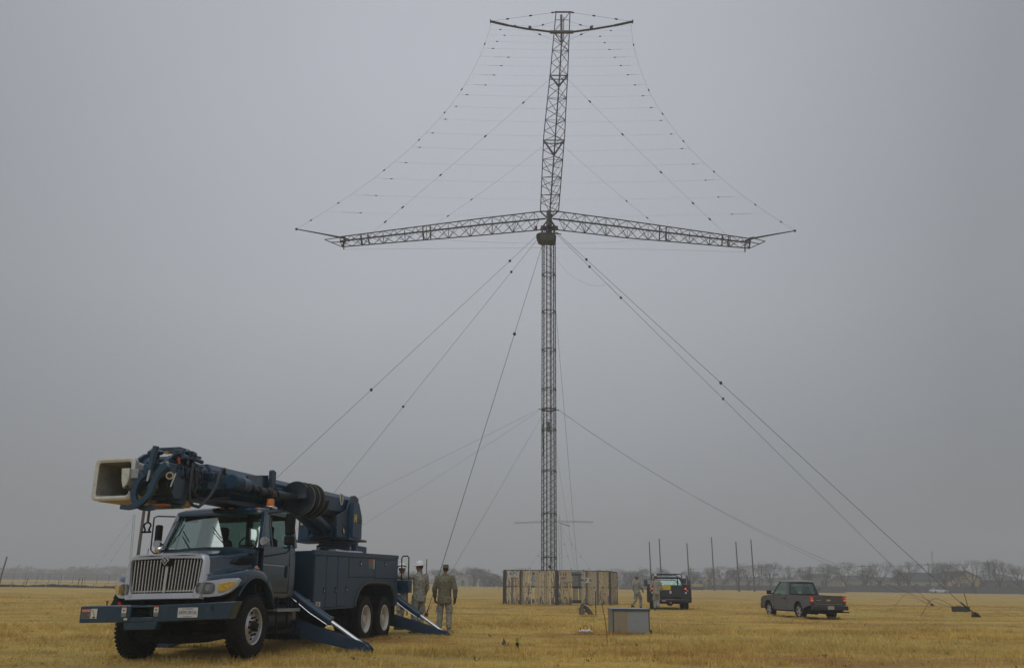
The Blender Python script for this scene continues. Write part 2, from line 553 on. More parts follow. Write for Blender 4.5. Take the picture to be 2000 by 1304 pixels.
def ground_mat():
    m = bpy.data.materials.new('dormant_grass_field')
    m.use_nodes = True
    n = m.node_tree
    b = n.nodes['Principled BSDF']
    b.inputs['Roughness'].default_value = 0.95
    b.inputs['Specular IOR Level'].default_value = 0.1
    g = n.nodes.new('ShaderNodeNewGeometry')
    c = grass_color_nodes(n, g.outputs['Position'])
    # fine mottling
    z = n.nodes.new('ShaderNodeTexNoise'); z.inputs['Scale'].default_value = 9; z.inputs['Detail'].default_value = 8; z.inputs['Roughness'].default_value = 0.75
    n.links.new(g.outputs['Position'], z.inputs['Vector'])
    mr_ = n.nodes.new('ShaderNodeMapRange'); mr_.inputs['From Min'].default_value = 0.3; mr_.inputs['From Max'].default_value = 0.7
    mr_.inputs['To Min'].default_value = 0.62; mr_.inputs['To Max'].default_value = 1.12
    n.links.new(z.outputs['Fac'], mr_.inputs['Value'])
    v = n.nodes.new('ShaderNodeVectorMath'); v.operation = 'SCALE'
    n.links.new(c, v.inputs[0]); n.links.new(mr_.outputs[0], v.inputs['Scale'])
    n.links.new(v.outputs[0], b.inputs['Base Color'])
    bp = n.nodes.new('ShaderNodeBump'); bp.inputs['Strength'].default_value = 0.7; bp.inputs['Distance'].default_value = 0.05
    n.links.new(z.outputs['Fac'], bp.inputs['Height'])
    n.links.new(bp.outputs[0], b.inputs['Normal'])
    return m

def blade_mat():
    m = bpy.data.materials.new('dry_grass_blades')
    m.use_nodes = True
    n = m.node_tree
    b = n.nodes['Principled BSDF']
    b.inputs['Roughness'].default_value = 0.9
    b.inputs['Specular IOR Level'].default_value = 0.15
    g = n.nodes.new('ShaderNodeNewGeometry')
    c = grass_color_nodes(n, g.outputs['Position'])
    at = n.nodes.new('ShaderNodeAttribute'); at.attribute_name = 'tint'
    v = n.nodes.new('ShaderNodeVectorMath'); v.operation = 'MULTIPLY'
    n.links.new(c, v.inputs[0]); n.links.new(at.outputs['Color'], v.inputs[1])
    n.links.new(v.outputs[0], b.inputs['Base Color'])
    return m

ground = build_ground()
ground.data.materials.append(ground_mat())

def wedge(n, d0, d1, power=1.0, px0=-120, px1=2120):
    """random ground points inside the strip of field the picture shows"""
    t = rng.random(n)
    D = d0 * (d1 / d0) ** t if power == 1.0 else d0 + (d1 - d0) * t ** power
    half0 = (px0 - 1000) / 1720.0
    half1 = (px1 - 1000) / 1720.0
    X = D * (half0 + (half1 - half0) * rng.random(n))
    return X, D

def tri_mesh(name, V, n_tri, tint=None):
    me = bpy.data.meshes.new(name)
    me.vertices.add(n_tri * 3)
    me.vertices.foreach_set('co', V.astype(np.float32).ravel())
    me.loops.add(n_tri * 3)
    me.loops.foreach_set('vertex_index', np.arange(n_tri * 3, dtype=np.int32))
    me.polygons.add(n_tri)
    me.polygons.foreach_set('loop_start', np.arange(0, n_tri * 3, 3, dtype=np.int32))
    me.update(calc_edges=True)
    if tint is not None:
        a = me.color_attributes.new('tint', 'FLOAT_COLOR', 'POINT')
        t = np.repeat(tint, 3, axis=0)
        t = np.concatenate([t, np.ones((len(t), 1))], 1)
        a.data.foreach_set('color', t.astype(np.float32).ravel())
    return me

def grass(name, n, d0, d1, h0, h1, w, m, lean=0.5, clump=None, centres=None, spread=0.09):
    if centres is not None:
        cc = np.array(centres); k = rng.integers(0, len(cc), n)
        X = cc[k, 0] + rng.normal(0, spread, n); Y = cc[k, 1] + rng.normal(0, spread, n)
    elif clump:
        cx, cy = wedge(clump, d0, d1)
        k = rng.integers(0, clump, n)
        X = cx[k] + rng.normal(0, 0.09, n); Y = cy[k] + rng.normal(0, 0.09, n)
    else:
        X, Y = wedge(n, d0, d1)
    Z = gz(X, Y)
    h = (h0 + (h1 - h0) * rng.random(n) ** 1.6) * (1 + (Y - d0) / 60)
    a = rng.random(n) * 2 * pi
    ww = w * (0.6 + 0.8 * rng.random(n)) * (1 + (Y - d0) / 22)
    V = np.zeros((n, 3, 3))
    dx, dy = np.cos(a) * ww, np.sin(a) * ww
    V[:, 0] = np.stack([X - dx, Y - dy, Z - 0.01], 1)
    V[:, 1] = np.stack([X + dx, Y + dy, Z - 0.01], 1)
    lx = rng.normal(0, lean, n) * h; ly = rng.normal(0, lean, n) * h
    V[:, 2] = np.stack([X + lx, Y + ly, Z + h], 1)
    br = 0.85 + 0.5 * rng.random(n)
    tint = np.stack([br * (1.0 + 0.08 * rng.normal(0, 1, n)), br, br * (1 + 0.15 * rng.normal(0, 1, n))], 1)
    me = tri_mesh(name, V, n, np.clip(tint, 0.2, 1.8))
    me.materials.append(m)
    ob = bpy.data.objects.new(name, me)
    COL.objects.link(ob)
    return ob

BL = blade_mat()
g1 = grass('grass', 620000, 13.5, 75, 0.006, 0.034, 0.0042, BL, 1.0)
tag(g1, 'short dormant straw coloured grass covering the whole field', 'grass', kind='stuff')
g2 = grass('grass_tufts', 60000, 13.5, 60, 0.02, 0.085, 0.004, BL, 0.5, clump=2200)
tag(g2, 'taller dry tufts standing out of the short field grass', 'grass', kind='stuff')

# rougher ochre growth in patches, and uncut grass left standing round wheels, feet and boxes
pc = []
for px_, py_, n_, sx_, sy_ in ((1480, 1262, 260, 2.2, 1.1), (1640, 1240, 220, 2.8, 1.3), (760, 1272, 90, 1.2, 0.5), (40, 1230, 120, 2.4, 2.0), (1080, 1225, 110, 2.2, 1.2), (1950, 1240, 120, 2.0, 1.5), (1150, 1275, 60, 1.6, 0.6), (1800, 1275, 90, 2.0, 0.9), (620, 1296, 60, 1.4, 0.3), (120, 1260, 80, 1.6, 1.2), (980, 1215, 60, 1.8, 1.5), (1330, 1292, 70, 1.4, 0.4)):
    c_ = G(px_, py_)
    pc += [(c_.x + rng.normal(0, sx_), c_.y + rng.normal(0, sy_)) for _ in range(n_)]
g3 = grass('rough_grass', 90000, 13.5, 60, 0.03, 0.15, 0.0048, BL, 0.5, centres=pc, spread=0.12)
tag(g3, 'patches of rougher ochre grass in the open field', 'grass', kind='stuff')
pc = []
for a_, b_, n_ in ((G(440, 1284), G(522, 1280), 16), (G(222, 1280), G(304, 1278), 16), (G(690, 1254), G(722, 1252), 8), (G(735, 1248), G(762, 1246), 8), (G(660, 1262), G(722, 1279), 14), (G(830, 1244), G(880, 1247), 10), (G(1186, 1238), G(1268, 1238), 18),
                   (G(848, 1236), G(886, 1236), 8), (G(1130, 1238), G(1160, 1238), 8), (G(1496, 1204), G(1515, 1203), 5), (G(1550, 1209), G(1572, 1209), 6), (G(1615, 1209), G(1640, 1209), 6), (G(1133, 1203), G(1162, 1203), 8)):
    for k_ in range(n_):
        t_ = (k_ + rng.random()) / n_
        pc.append((a_.x + (b_.x - a_.x) * t_, a_.y + (b_.y - a_.y) * t_ - 0.05))
g4 = grass('edge_grass', 9000, 13.5, 60, 0.03, 0.11, 0.0045, BL, 0.4, centres=pc, spread=0.07)
tag(g4, 'uncut grass standing round the wheels, feet and boxes', 'grass', kind='stuff')

# small dark weeds and curled leaves scattered in the field
def weeds():
    n = 420
    X, Y = wedge(n, 14, 46)
    X2, Y2 = X.copy(), Y.copy()
    V = []
    T = []
    for i in range(n):
        k = random.randint(2, 7)
        s = random.uniform(0.008, 0.022)
        base = random.choice([(0.30, 0.24, 0.3), (0.26, 0.24, 0.3), (0.45, 0.28, 0.25), (0.28, 0.33, 0.3)])
        z0 = float(gz(np.array(X[i]), np.array(Y[i])))
        for _ in range(k):
            c = np.array([X[i] + random.gauss(0, 0.07), Y[i] + random.gauss(0, 0.07), z0 + random.uniform(0.02, 0.09)])
            V.append([c + np.array([random.gauss(0, s), random.gauss(0, s), random.gauss(0, s * 0.8)]) for _ in range(3)])
            T.append(base)
    V = np.array(V); T = np.array(T)
    me = tri_mesh('dead_weeds', V, len(V), T)
    me.materials.append(BL)
    ob = bpy.data.objects.new('dead_weeds', me)
    COL.objects.link(ob)
    tag(ob, 'small dark curled weeds and dead leaves scattered in the grass', 'weeds', kind='stuff')
weeds()

# ================================================================== DIGGER DERRICK TRUCK
# truck frame: X forward, Y driver's side, Z up, origin on the ground under the front axle
def truck():
    yaw, roll, pit = 0.1846, 0.0307, 0.0145
    f = Vector((-sin(yaw) * cos(pit), -cos(yaw) * cos(pit), sin(pit)))
    l = Vector((cos(yaw), -sin(yaw), 0))
    u = f.cross(l)
    l2 = l * cos(roll) + u * sin(roll); u2 = u * cos(roll) - l * sin(roll)
    T = thing('digger_derrick_truck', 'dark blue utility truck with derrick boom, auger and bucket, outriggers down on the grass', 'truck')
    M = Matrix((f, l2, u2)).transposed().to_4x4()
    T.rotation_mode = 'QUATERNION'
    T.rotation_quaternion = M.to_quaternion()
    T.location = (-5.5946, 15.8523, 0.0024)
    P = T
    MIR = lambda pts: [(x, -y, z) for x, y, z in pts]

    # ---- chassis
    b = MB()
    for s in (-1, 1):
        b.box(-7.9, 0.95, s * 0.42 - 0.05, s * 0.42 + 0.05, 0.72, 0.98)
    for x in (-7.4, -4.4, -2.2, -0.9, 0.6):
        b.box(x - 0.06, x + 0.06, -0.42, 0.42, 0.76, 0.94)
    b.build('chassis_frame', DARK, P, bevel=0.01)
    # driveline, diff, oil pan
    b = MB()
    b.cyl((0, -1.0, 0.5), (0, 1.0, 0.5), 0.075, n=12)
    b.ell((0.0, -0.25, 0.5), (0.24, 0.27, 0.22), 14, 10)
    b.box(-0.9, 0.25, -0.3, 0.3, 0.62, 1.2)
    b.tube([(0.32, -0.95, 0.43), (0.34, 0, 0.38), (0.32, 0.95, 0.43)], 0.028, 8)
    for s in (-1, 1):
        b.tube([(0.75, s * 0.5, 0.78), (0.3, s * 0.5, 0.62), (-0.3, s * 0.5, 0.62), (-0.75, s * 0.5, 0.78)], 0.05, 8)
        b.cyl((0.1, s * 0.62, 0.5), (0.05, s * 0.6, 0.95), 0.045)
        b.box(-0.12, 0.12, s * 0.88 - 0.06, s * 0.88 + 0.06, 0.33, 0.66)
    for x in (-5.65, -7.02):
        b.cyl((x, -0.9, 0.52), (x, 0.9, 0.52), 0.09, n=12)
        b.ell((x, 0, 0.52), (0.26, 0.24, 0.25), 14, 10)
        for s in (-1, 1):
            b.box(x - 0.5, x + 0.5, s * 0.5 - 0.05, s * 0.5 + 0.05, 0.6, 0.72)
    b.cyl((-0.9, 0, 0.75), (-5.5, 0, 0.58), 0.055, n=10)
    b.build('driveline', DARK, P)
    # dark lower crossmember between the front wheels
    b = MB()
    pts = [(-0.85, 0.34), (-0.5, 0.28), (0, 0.26), (0.5, 0.28), (0.85, 0.34), (0.85, 0.44), (0.45, 0.42), (0.3, 0.40), (-0.3, 0.40), (-0.45, 0.42), (-0.85, 0.44)]
    b.prism(pts, lambda a, c, d: (d, a, c), 0.30, 0.42)
    b.box(0.2, 0.85, -0.42, 0.35, 0.62, 0.98)
    b.box(0.35, 0.9, -0.5, -0.2, 0.4, 0.7)
    b.build('front_crossmember', DARK, P, bevel=0.012)

    # ---- wheels
    def wheel_meshes(front):
        R = 0.525
        prof = [(0.29, -0.13), (0.33, -0.145), (0.42, -0.15), (0.475, -0.14), (0.505, -0.12)]
        gro = [-0.085, -0.04, 0.005, 0.05, 0.095]
        prof.append((R - 0.004, -0.105))
        for gg in gro[:-1]:
            prof += [(R, gg - 0.012), (R - 0.016, gg - 0.010), (R - 0.016, gg + 0.010), (R, gg + 0.012)]
        prof += [(R - 0.004, 0.105), (0.505, 0.12), (0.475, 0.14), (0.42, 0.15), (0.33, 0.145), (0.295, 0.13)]
        ty = MB().lathe(prof, (0, 0, 0), (0, 1, 0), 56)
        # shoulder lugs
        for k in range(44):
            a = 2 * pi * k / 44
            for s in (-1, 1):
                c = Vector((cos(a) * (R - 0.013), s * 0.118, sin(a) * (R - 0.013)))
                t = Vector((-sin(a), 0, cos(a))) * 0.022
                r = Vector((cos(a), 0, sin(a))) * 0.014
                w = Vector((0, 0.016, 0))
                ty.hexa([c - t - w - r, c + t - w - r, c + t + w - r, c - t + w - r, c - t - w + r, c + t - w + r, c + t + w + r, c - t + w + r])
        return ty.mesh('tyre', 30)
    tyre = wheel_meshes(True); tyre.materials.append(RUBBER)
    # front rim: dished disc with hand holes
    rb = MB()
    rb.lathe([(0.298, -0.12), (0.300, 0.125), (0.312, 0.14), (0.300, 0.148), (0.285, 0.135), (0.275, 0.05), (0.255, 0.03), (0.20, 0.075), (0.165, 0.115), (0.13, 0.118), (0.02, 0.118)], (0, 0, 0), (0, 1, 0), 40)
    rim_f = rb.mesh('rim', 35); rim_f.materials.append(ALU)
    hb = MB()
    for k in range(10):
        a = 2 * pi * k / 10 + 0.1
        hb.cyl((cos(a) * 0.148, 0.11, sin(a) * 0.148), (cos(a) * 0.148, 0.155, sin(a) * 0.148), 0.022, 0.017, n=6)
    hb.cyl((0, 0.09, 0), (0, 0.165, 0), 0.088, n=20)
    hb.cyl((0, 0.16, 0), (0, 0.20, 0), 0.066, 0.056, n=20)
    hub_f = hb.mesh('hub', 35); hub_f.materials.append(DARK)
    hole_f = MB().ell((0.226, 0.060, 0), (0.027, 0.014, 0.036), 12, 6).mesh('hand_hole', 35); hole_f.materials.append(SEAM)
    # rear rim: deep concave
    rb = MB()
    rb.lathe([(0.298, -0.12), (0.300, 0.125), (0.314, 0.14), (0.302, 0.150), (0.286, 0.138), (0.276, 0.10), (0.262, 0.085), (0.258, -0.02), (0.235, -0.05), (0.205, -0.055), (0.15, -0.035), (0.02, -0.035)], (0, 0, 0), (0, 1, 0), 40)
    rim_r = rb.mesh('rim', 35); rim_r.materials.append(WHITERIM)
    hb = MB()
    for k in range(10):
        a = 2 * pi * k / 10 + 0.1
        hb.cyl((cos(a) * 0.148, -0.045, sin(a) * 0.148), (cos(a) * 0.148, 0.0, sin(a) * 0.148), 0.02, 0.016, n=6)
    hb.cyl((0, -0.06, 0), (0, 0.10, 0), 0.10, 0.085, n=20)
    hub_r = hb.mesh('hub', 35); hub_r.materials.append(WHITERIM)
    hole_r = MB().ell((0.222, -0.048, 0), (0.018, 0.012, 0.024), 10, 6).mesh('hand_hole', 35); hole_r.materials.append(SEAM)
    def put_wheel(x, y, front, spin):
        s = 1 if y > 0 else -1
        w = inst(hub_f if front else hub_r, 'wheel', P, (x, y, 0.525), (0, 0, 0 if s > 0 else pi))
        w.rotation_euler = (0, spin, 0 if s > 0 else pi)
        inst(tyre, 'tyre', w); inst(rim_f if front else rim_r, 'rim', w); [inst(hole_f if front else hole_r, 'hand_hole', w, (0, 0, 0), (0, 0.5 + k * 2 * pi / 5, 0)) for k in range(5)]
    put_wheel(0, 1.03, True, 0.2); put_wheel(0, -1.03, True, 1.0)
    for k, x in enumerate((-5.65, -7.02)):
        put_wheel(x, 1.06, False, 0.5 + k); put_wheel(x, -1.06, False, 0.1 + k)
        put_wheel(x, 0.73, False, 0.5 + k); put_wheel(x, -0.73, False, 0.1 + k)

    # ---- bumper with winch pocket
    zb0, zb1 = 0.637, 0.90
    b = MB()
    b.box(0.93, 1.21, -1.37, -0.44, zb0, zb1)
    b.prism([(-0.02, zb0), (1.32, zb0 + 0.03), (1.43, zb1 + 0.04), (-0.02, zb1)], lambda a, c, d: (d, a, c), 0.97, 1.21)
    b.box(0.95, 1.208, -0.44, -0.02, zb0, 0.715)
    b.box(0.95, 1.208, -0.44, -0.02, 0.865, zb1)
    b.box(0.95, 1.00, -0.44, -0.02, 0.715, 0.865)
    bump = b.build('bumper', NAVY, P, bevel=0.012)
    MB().box(0.95, 1.19, -1.34, -0.46, zb1 + 0.001, zb1 + 0.012).build('bumper_tray', GALV, bump)
    b = MB(); b.cyl((1.08, -0.40, 0.79), (1.08, -0.08, 0.79), 0.05, n=14); b.box(1.03, 1.19, -0.10, -0.05, 0.73, 0.85)
    for k in range(7): b.cyl((1.08, -0.38 + k * 0.035, 0.79), (1.08, -0.365 + k * 0.035, 0.79), 0.062, n=14)
    b.build('winch_drum', DARK, P)
    MB().prism([(-0.53, 0.52), (0.02, 0.52), (0.06, 0.637), (-0.56, 0.637)], lambda a, c, d: (d, a, c), 1.02, 1.20).build('winch_bracket', NAVY, P, bevel=0.008)
    b = MB()
    for y, h in ((-0.98, 0.06), (-0.90, 0.02), (-0.86, 0.02), (-0.82, 0.02)):
        b.cyl((1.08, y, zb1 + 0.01), (1.08, y, zb1 + 0.012 + h), 0.01, n=8)
    b.build('control_levers', DARK, bump)
    MB().cyl((1.08, -0.98, zb1 + 0.06), (1.08, -0.98, zb1 + 0.085), 0.022, n=10).build('lever_knob', RED, bump)
    MB().cyl((1.08, -0.74, zb1 + 0.01), (1.08, -0.74, zb1 + 0.06), 0.03, n=10).build('stop_button', RED, bump)
    # decals on the bumper
    def decal(y0, y1, z0, z1, m, name='decal', x=1.212, par=bump):
        return MB().box(x, x + 0.004, y0, y1, z0, z1).build(name, m, par, smooth=0)
    decal(-1.335, -1.17, 0.705, 0.80, DECALG, 'warning_decal_text'); decal(-1.335, -1.17, 0.805, 0.86, DECALR, 'warning_decal_header')
    decal(-1.165, -1.05, 0.705, 0.86, DECALW, 'warning_decal_picture')
    text('decal_lettering', 'DANGER', 0.040, DECALW, bump, (1.217, -1.252, 0.832), (0, 1, 0), (0, 0, 1), 0.002, 'CENTER')
    b = MB()
    for k in range(5):
        zz = 0.79 - k * 0.017
        b.box(1.216, 1.2185, -1.325, -1.18 - (k % 3) * 0.02, zz - 0.004, zz + 0.004)
    b.build('decal_print', DECALK, bump, smooth=0)
    b = MB(); b.tube([(1.217, -1.145, 0.84), (1.217, -1.11, 0.80), (1.217, -1.10, 0.75)], 0.005, 4); b.tube([(1.217, -1.12, 0.72), (1.217, -1.08, 0.73)], 0.012, 5)
    b.build('decal_pictogram', DECALK, bump)
    for y in (-0.60, -0.015):
        decal(y, y + 0.085, 0.785, 0.865, DECALW, 'caution_decal'); decal(y, y + 0.085, 0.866, 0.885, DECALR, 'caution_decal_header')
        decal(y, y + 0.085, 0.725, 0.783, DECALG, 'caution_decal_text')
        MB().prism([(-0.02, 0.012), (0.022, 0.014), (0.0, -0.02)], lambda a, c, d, y=y: (d, y + 0.042 + a, 0.825 + c), 1.217, 1.219).build('caution_pictogram', DECALK, bump)
    decal(-0.545, -0.485, 0.672, 0.705, DECALW, 'small_sticker')
    pl = decal(0.42, 0.775, 0.70, 0.855, PLATE, 'number_plate', 1.213)
    text('plate_number', 'AF09C00136', 0.082, PLATEB, pl, (1.2195, 0.5975, 0.775), (0, 1, 0), (0, 0, 1), 0.002, 'CENTER', 0.72)
    text('plate_heading', 'U.S. GOVERNMENT', 0.024, PLATEB, pl, (1.2195, 0.5975, 0.835), (0, 1, 0), (0, 0, 1), 0.002, 'CENTER', 1.0)
    text('plate_footer', 'FOR OFFICIAL USE', 0.018, PLATEB, pl, (1.2195, 0.5975, 0.716), (0, 1, 0), (0, 0, 1), 0.002, 'CENTER')
    # dark slot
    MB().box(1.2105, 1.214, 1.0, 1.05, 0.80, 0.88).build('bumper_slot', SEAM, bump)

    # ---- hood and fenders: stations from nose to cowl
    def arch(x):
        d = (x - 0.0) / 0.80
        return 0.60 + 0.74 * sqrt(max(0, 1 - d * d)) if abs(d) < 1 else 0.60
    # X, hw, zc, zt, zs, fw, zf, zlow
    ST = [(1.00, 0.70, 1.735, 1.665, 1.36, 0.735, 1.34, 1.30),
          (0.88, 0.705, 1.755, 1.685, 1.37, 0.90, 1.36, 1.315),
          (0.74, 0.71, 1.77, 1.70, 1.38, 1.05, 1.385, 1.325),
          (0.60, 0.72, 1.785, 1.712, 1.39, 1.135, 1.42, 1.10),
          (0.40, 0.735, 1.80, 1.73, 1.41, 1.175, 1.465, 1.24),
          (0.15, 0.755, 1.825, 1.75, 1.43, 1.185, 1.495, 1.33),
          (-0.10, 0.78, 1.85, 1.765, 1.45, 1.185, 1.49, 1.33),
          (-0.30, 0.81, 1.875, 1.785, 1.46, 1.18, 1.45, 1.285),
          (-0.44, 0.86, 1.895, 1.80, 1.47, 1.175, 1.40, 1.21)]
    rings = []
    for X, hw, zc, zt, zs, fw, zf, zl in ST:
        half = [(0, zc), (0.25 * hw, zc - 0.004), (0.5 * hw, zc - 0.016), (0.75 * hw, zc - 0.036), (0.90 * hw, zt + 0.015), (0.98 * hw, zt - 0.02), (1.0 * hw, zt - 0.075),
                (hw + 0.012, zs + 0.12), (hw + 0.03, zs + 0.03), (hw + 0.06 + 0.1 * (fw - hw), zs + 0.004), (hw + 0.45 * (fw - hw), 0.5 * (zs + zf) + 0.02), (fw - 0.07, zf + 0.012), (fw - 0.02, zf - 0.018), (fw, zf - 0.07), (fw, zl)]
        rings.append([(X, y, z) for y, z in reversed(half)] + [(X, -y, z) for y, z in half[1:]])
    hood = MB().loft(rings, closed=False, cap=False).build('hood', NAVY, P, smooth=45)
    so = hood.modifiers.new('solid', 'SOLIDIFY'); so.thickness = 0.02; so.offset = -1
    ss = hood.modifiers.new('sub', 'SUBSURF'); ss.levels = 1; ss.render_levels = 2
    # rear tail of each fender
    for s in (1, -1):
        rr = []
        for X, fw, zf, zl, win in ((-0.44, 1.175, 1.40, 1.21, 0.10), (-0.55, 1.165, 1.33, 1.10, 0.10), (-0.65, 1.155, 1.24, 0.98, 0.10), (-0.74, 1.15, 1.10, 0.86, 0.10), (-0.79, 1.15, 0.97, 0.80, 0.10)):
            rr.append([(X, s * (fw - win), zf - 0.01), (X, s * (fw - 0.03), zf), (X, s * fw, zf - 0.04), (X, s * fw, zl), (X, s * (fw - win), zl)])
        MB().loft(rr).build('fender_tail', NAVY, P, bevel=0.01)
        # inner arch and lip
        b = MB()
        lip = [(0.78 * cos(a), s * 1.172, 0.60 + 0.74 * sin(a)) for a in np.linspace(0.62, pi - 0.28, 22)]
        b.tube(lip, 0.016, 6)
        b.build('fender_lip', NAVYB, P)
        rr = [[(0.80 * cos(a), s * 0.55, 0.60 + 0.76 * sin(a)), (0.80 * cos(a), s * 1.15, 0.60 + 0.76 * sin(a))] for a in np.linspace(0.35, pi - 0.25, 20)]
        b = MB().loft(rr, closed=False, cap=False)
        b.box(-0.9, 0.6, s * 0.50 - 0.01, s * 0.50 + 0.01, 0.7, 1.3)
        b.build('wheel_well', DARK, P)
        # side marker on the fender top, hood air vent
        b = MB().ell((-0.06, s * 1.11, 1.52), (0.055, 0.03, 0.028), 12, 8)
        b.build('fender_marker_lamp', ORANGE, P)
        MB().box(-0.12, 0.0, s * 1.11 - 0.032, s * 1.11 + 0.032, 1.492, 1.505).build('marker_base', CHROME, P)
        poly = [(0.22, 1.60), (0.12, 1.665), (-0.08, 1.70), (-0.36, 1.705), (-0.40, 1.66), (-0.34, 1.585), (-0.05, 1.575)]
        pts = lambda a, c, d: (a, s * (0.792 + 0.055 * max(0, min(1, (0.2 - a) / 0.6)) + d + (1.70 - c) * 0.06), c)
        v = MB().prism(poly, pts, -0.03, 0.012).build('hood_vent', SEAM, P)
        b = MB()
        for k in range(4):
            zz = 1.60 + k * 0.028
            b.beam(pts(0.13 - k * 0.03, zz, 0.016), pts(-0.36, zz, 0.016), 0.008, 0.006)
        b.build('vent_slat', DARK, v)

    # ---- grille surround
    def zig(a): return a
    xg = lambda z: 1.035 - 0.05 * (z - 1.0) / 0.7
    outer = [(-0.72, 1.03), (-0.70, 0.985), (0.70, 0.985), (0.72, 1.03), (0.755, 1.30), (0.735, 1.60), (0.70, 1.69), (0.62, 1.725), (0.3, 1.735), (0, 1.74), (-0.3, 1.735), (-0.62, 1.725), (-0.70, 1.69), (-0.735, 1.60), (-0.755, 1.30)]
    inner = [(-0.61, 1.115), (-0.58, 1.095), (0.58, 1.095), (0.61, 1.115), (0.632, 1.32), (0.65, 1.52), (0.655, 1.60), (0.635, 1.635), (0.3, 1.648), (0, 1.65), (-0.3, 1.648), (-0.635, 1.635), (-0.655, 1.60), (-0.65, 1.52), (-0.632, 1.32)]
    n = len(outer)
    R1 = [(xg(z) - 0.10, y * 1.0, z) for y, z in outer]
    R2 = [(xg(z) - 0.01, y * 0.992, z) for y, z in outer]
    R3 = [(xg(z) + 0.022, y * 0.955, 1.36 + (z - 1.36) * 0.955) for y, z in outer]
    R4 = [(xg(z) + 0.02, y * 1.02, 1.36 + (z - 1.36) * 1.03) for y, z in inner]
    R5 = [(xg(z) - 0.035, y, z) for y, z in inner]
    gs = MB().loft([R1, R2, R3, R4, R5], True, False).build('grille_surround', SILVER, P, smooth=50)
    MB().prism(inner, lambda a, c, d: (xg(c) + d, a, c), -0.075, -0.06).build('grille_backing', SEAM, P)
    k = 0
    for s in (-1, 1):
        for i in range(10):
            y0 = s * (0.075 + i * 0.0565)
            y1 = y0 * 1.045
            z1 = 1.636 if abs(y0) > 0.12 else 1.53
            bb = MB().beam((xg(1.10) - 0.028, y0, 1.105), (xg(z1) - 0.028, y1, z1), 0.017, 0.024, up=(1, 0, 0))
            bb.build('grille_bar', BARM, gs, bevel=0.004)
    MB().beam((xg(1.1) - 0.02, 0, 1.10), (xg(1.5) - 0.02, 0, 1.53), 0.052, 0.03, up=(1, 0, 0)).build('centre_bar', BARM, gs, bevel=0.008)
    b = MB(); b.beam((xg(1.12) - 0.04, -0.6, 1.125), (xg(1.12) - 0.04, 0.6, 1.125), 0.02, 0.02); b.build('grille_rail', BARM, gs)
    # slots on top of the surround
    for s in (-1, 1):
        MB().prism([(s * 0.10, 1.700), (s * 0.30, 1.708), (s * 0.55, 1.696), (s * 0.28, 1.694)], lambda a, c, d: (xg(c) + d, a, c), 0.005, 0.028).build('surround_slot', SEAM, gs)
    # emblem: plain diamond badge
    dia = [(0, 0.085), (0.075, 0), (0, -0.085), (-0.075, 0)]
    em = MB().prism(dia, lambda a, c, d: (1.045 + d, a, 1.62 + c), 0, 0.025).build('emblem', CHROME, gs, bevel=0.006)
    MB().prism([(a * 0.68, c * 0.68) for a, c in dia], lambda a, c, d: (1.0705 + d, a, 1.62 + c), 0, 0.003).build('emblem_field', DECALK, em)
    b = MB()
    for a0 in (-0.014, 0.014):
        b.box(1.0738, 1.0765, a0 - 0.004, a0 + 0.004, 1.59, 1.65)
    b.prism([(0, 0.03), (0.022, 0), (0, -0.03), (-0.022, 0)], lambda a, c, d: (1.0738 + d, a, 1.62 + c), 0, 0.002)
    b.build('emblem_mark', CHROME, em)

    # ---- headlight bezels, lamps
    def bez_x(y):
        t = max(0, (abs(y) - 0.60) / 0.56)
        return 1.05 - 0.40 * t ** 1.3
    for s in (1, -1):
        poly = [(0.56, 1.03), (0.60, 1.20), (0.66, 1.275), (0.76, 1.305), (1.14, 1.325), (1.175, 1.29), (1.13, 1.17), (1.06, 1.085), (0.95, 1.03), (0.78, 1.01)]
        # subdivided plate following the curved nose
        b = MB()
        N = 16
        top = lambda y: float(np.interp(y, [0.56, 0.60, 0.66, 0.76, 1.14, 1.175], [1.05, 1.20, 1.275, 1.305, 1.325, 1.29]))
        bot = lambda y: float(np.interp(y, [0.56, 0.78, 0.95, 1.06, 1.13, 1.175], [1.03, 1.01, 1.03, 1.085, 1.17, 1.285]))
        rr = []
        for i in range(N + 1):
            y = 0.56 + (1.174 - 0.56) * i / N
            x = bez_x(y)
            rr.append([(x - 0.05, s * y, top(y)), (x + 0.012, s * y, top(y) - 0.006), (x + 0.018, s * y, (top(y) + bot(y)) / 2), (x + 0.012, s * y, bot(y) + 0.006), (x - 0.05, s * y, bot(y))])
        bz = MB().loft(rr).build('headlight_bezel', SILVER, P, smooth=50)
        def oval(y0, y1, z0, z1, off, name, m, par, d0=0.0, d1=0.01, pw=3.0, skew=0.0, nn=22):
            pts = []
            for kk in range(nn):
                a = 2 * pi * kk / nn
                ca, sa = cos(a), sin(a)
                yy = (y0 + y1) / 2 + (y1 - y0) / 2 * math.copysign(abs(ca) ** (2 / pw), ca)
                zz = (z0 + z1) / 2 + (z1 - z0) / 2 * math.copysign(abs(sa) ** (2 / pw), sa)
                pts.append((yy + skew * (zz - (z0 + z1) / 2), zz))
            return MB().prism(pts, lambda a, c, d: (bez_x(a) + off + d, s * a, c), d0, d1).build(name, m, par, smooth=30)
        hl = oval(0.615, 0.875, 1.065, 1.255, 0.012, 'headlight', LAMPBK, P, 0, 0.010, 3.2)
        oval(0.74, 0.862, 1.085, 1.235, 0.024, 'lamp_reflector', LAMP, hl, 0, 0.010, 5.0)
        oval(0.755, 0.848, 1.105, 1.215, 0.036, 'lamp_bowl', CHROME, hl, 0, 0.004, 2.5)
        oval(0.618, 0.872, 1.068, 1.252, 0.044, 'lens', LENS, hl, 0, 0.006, 3.2)
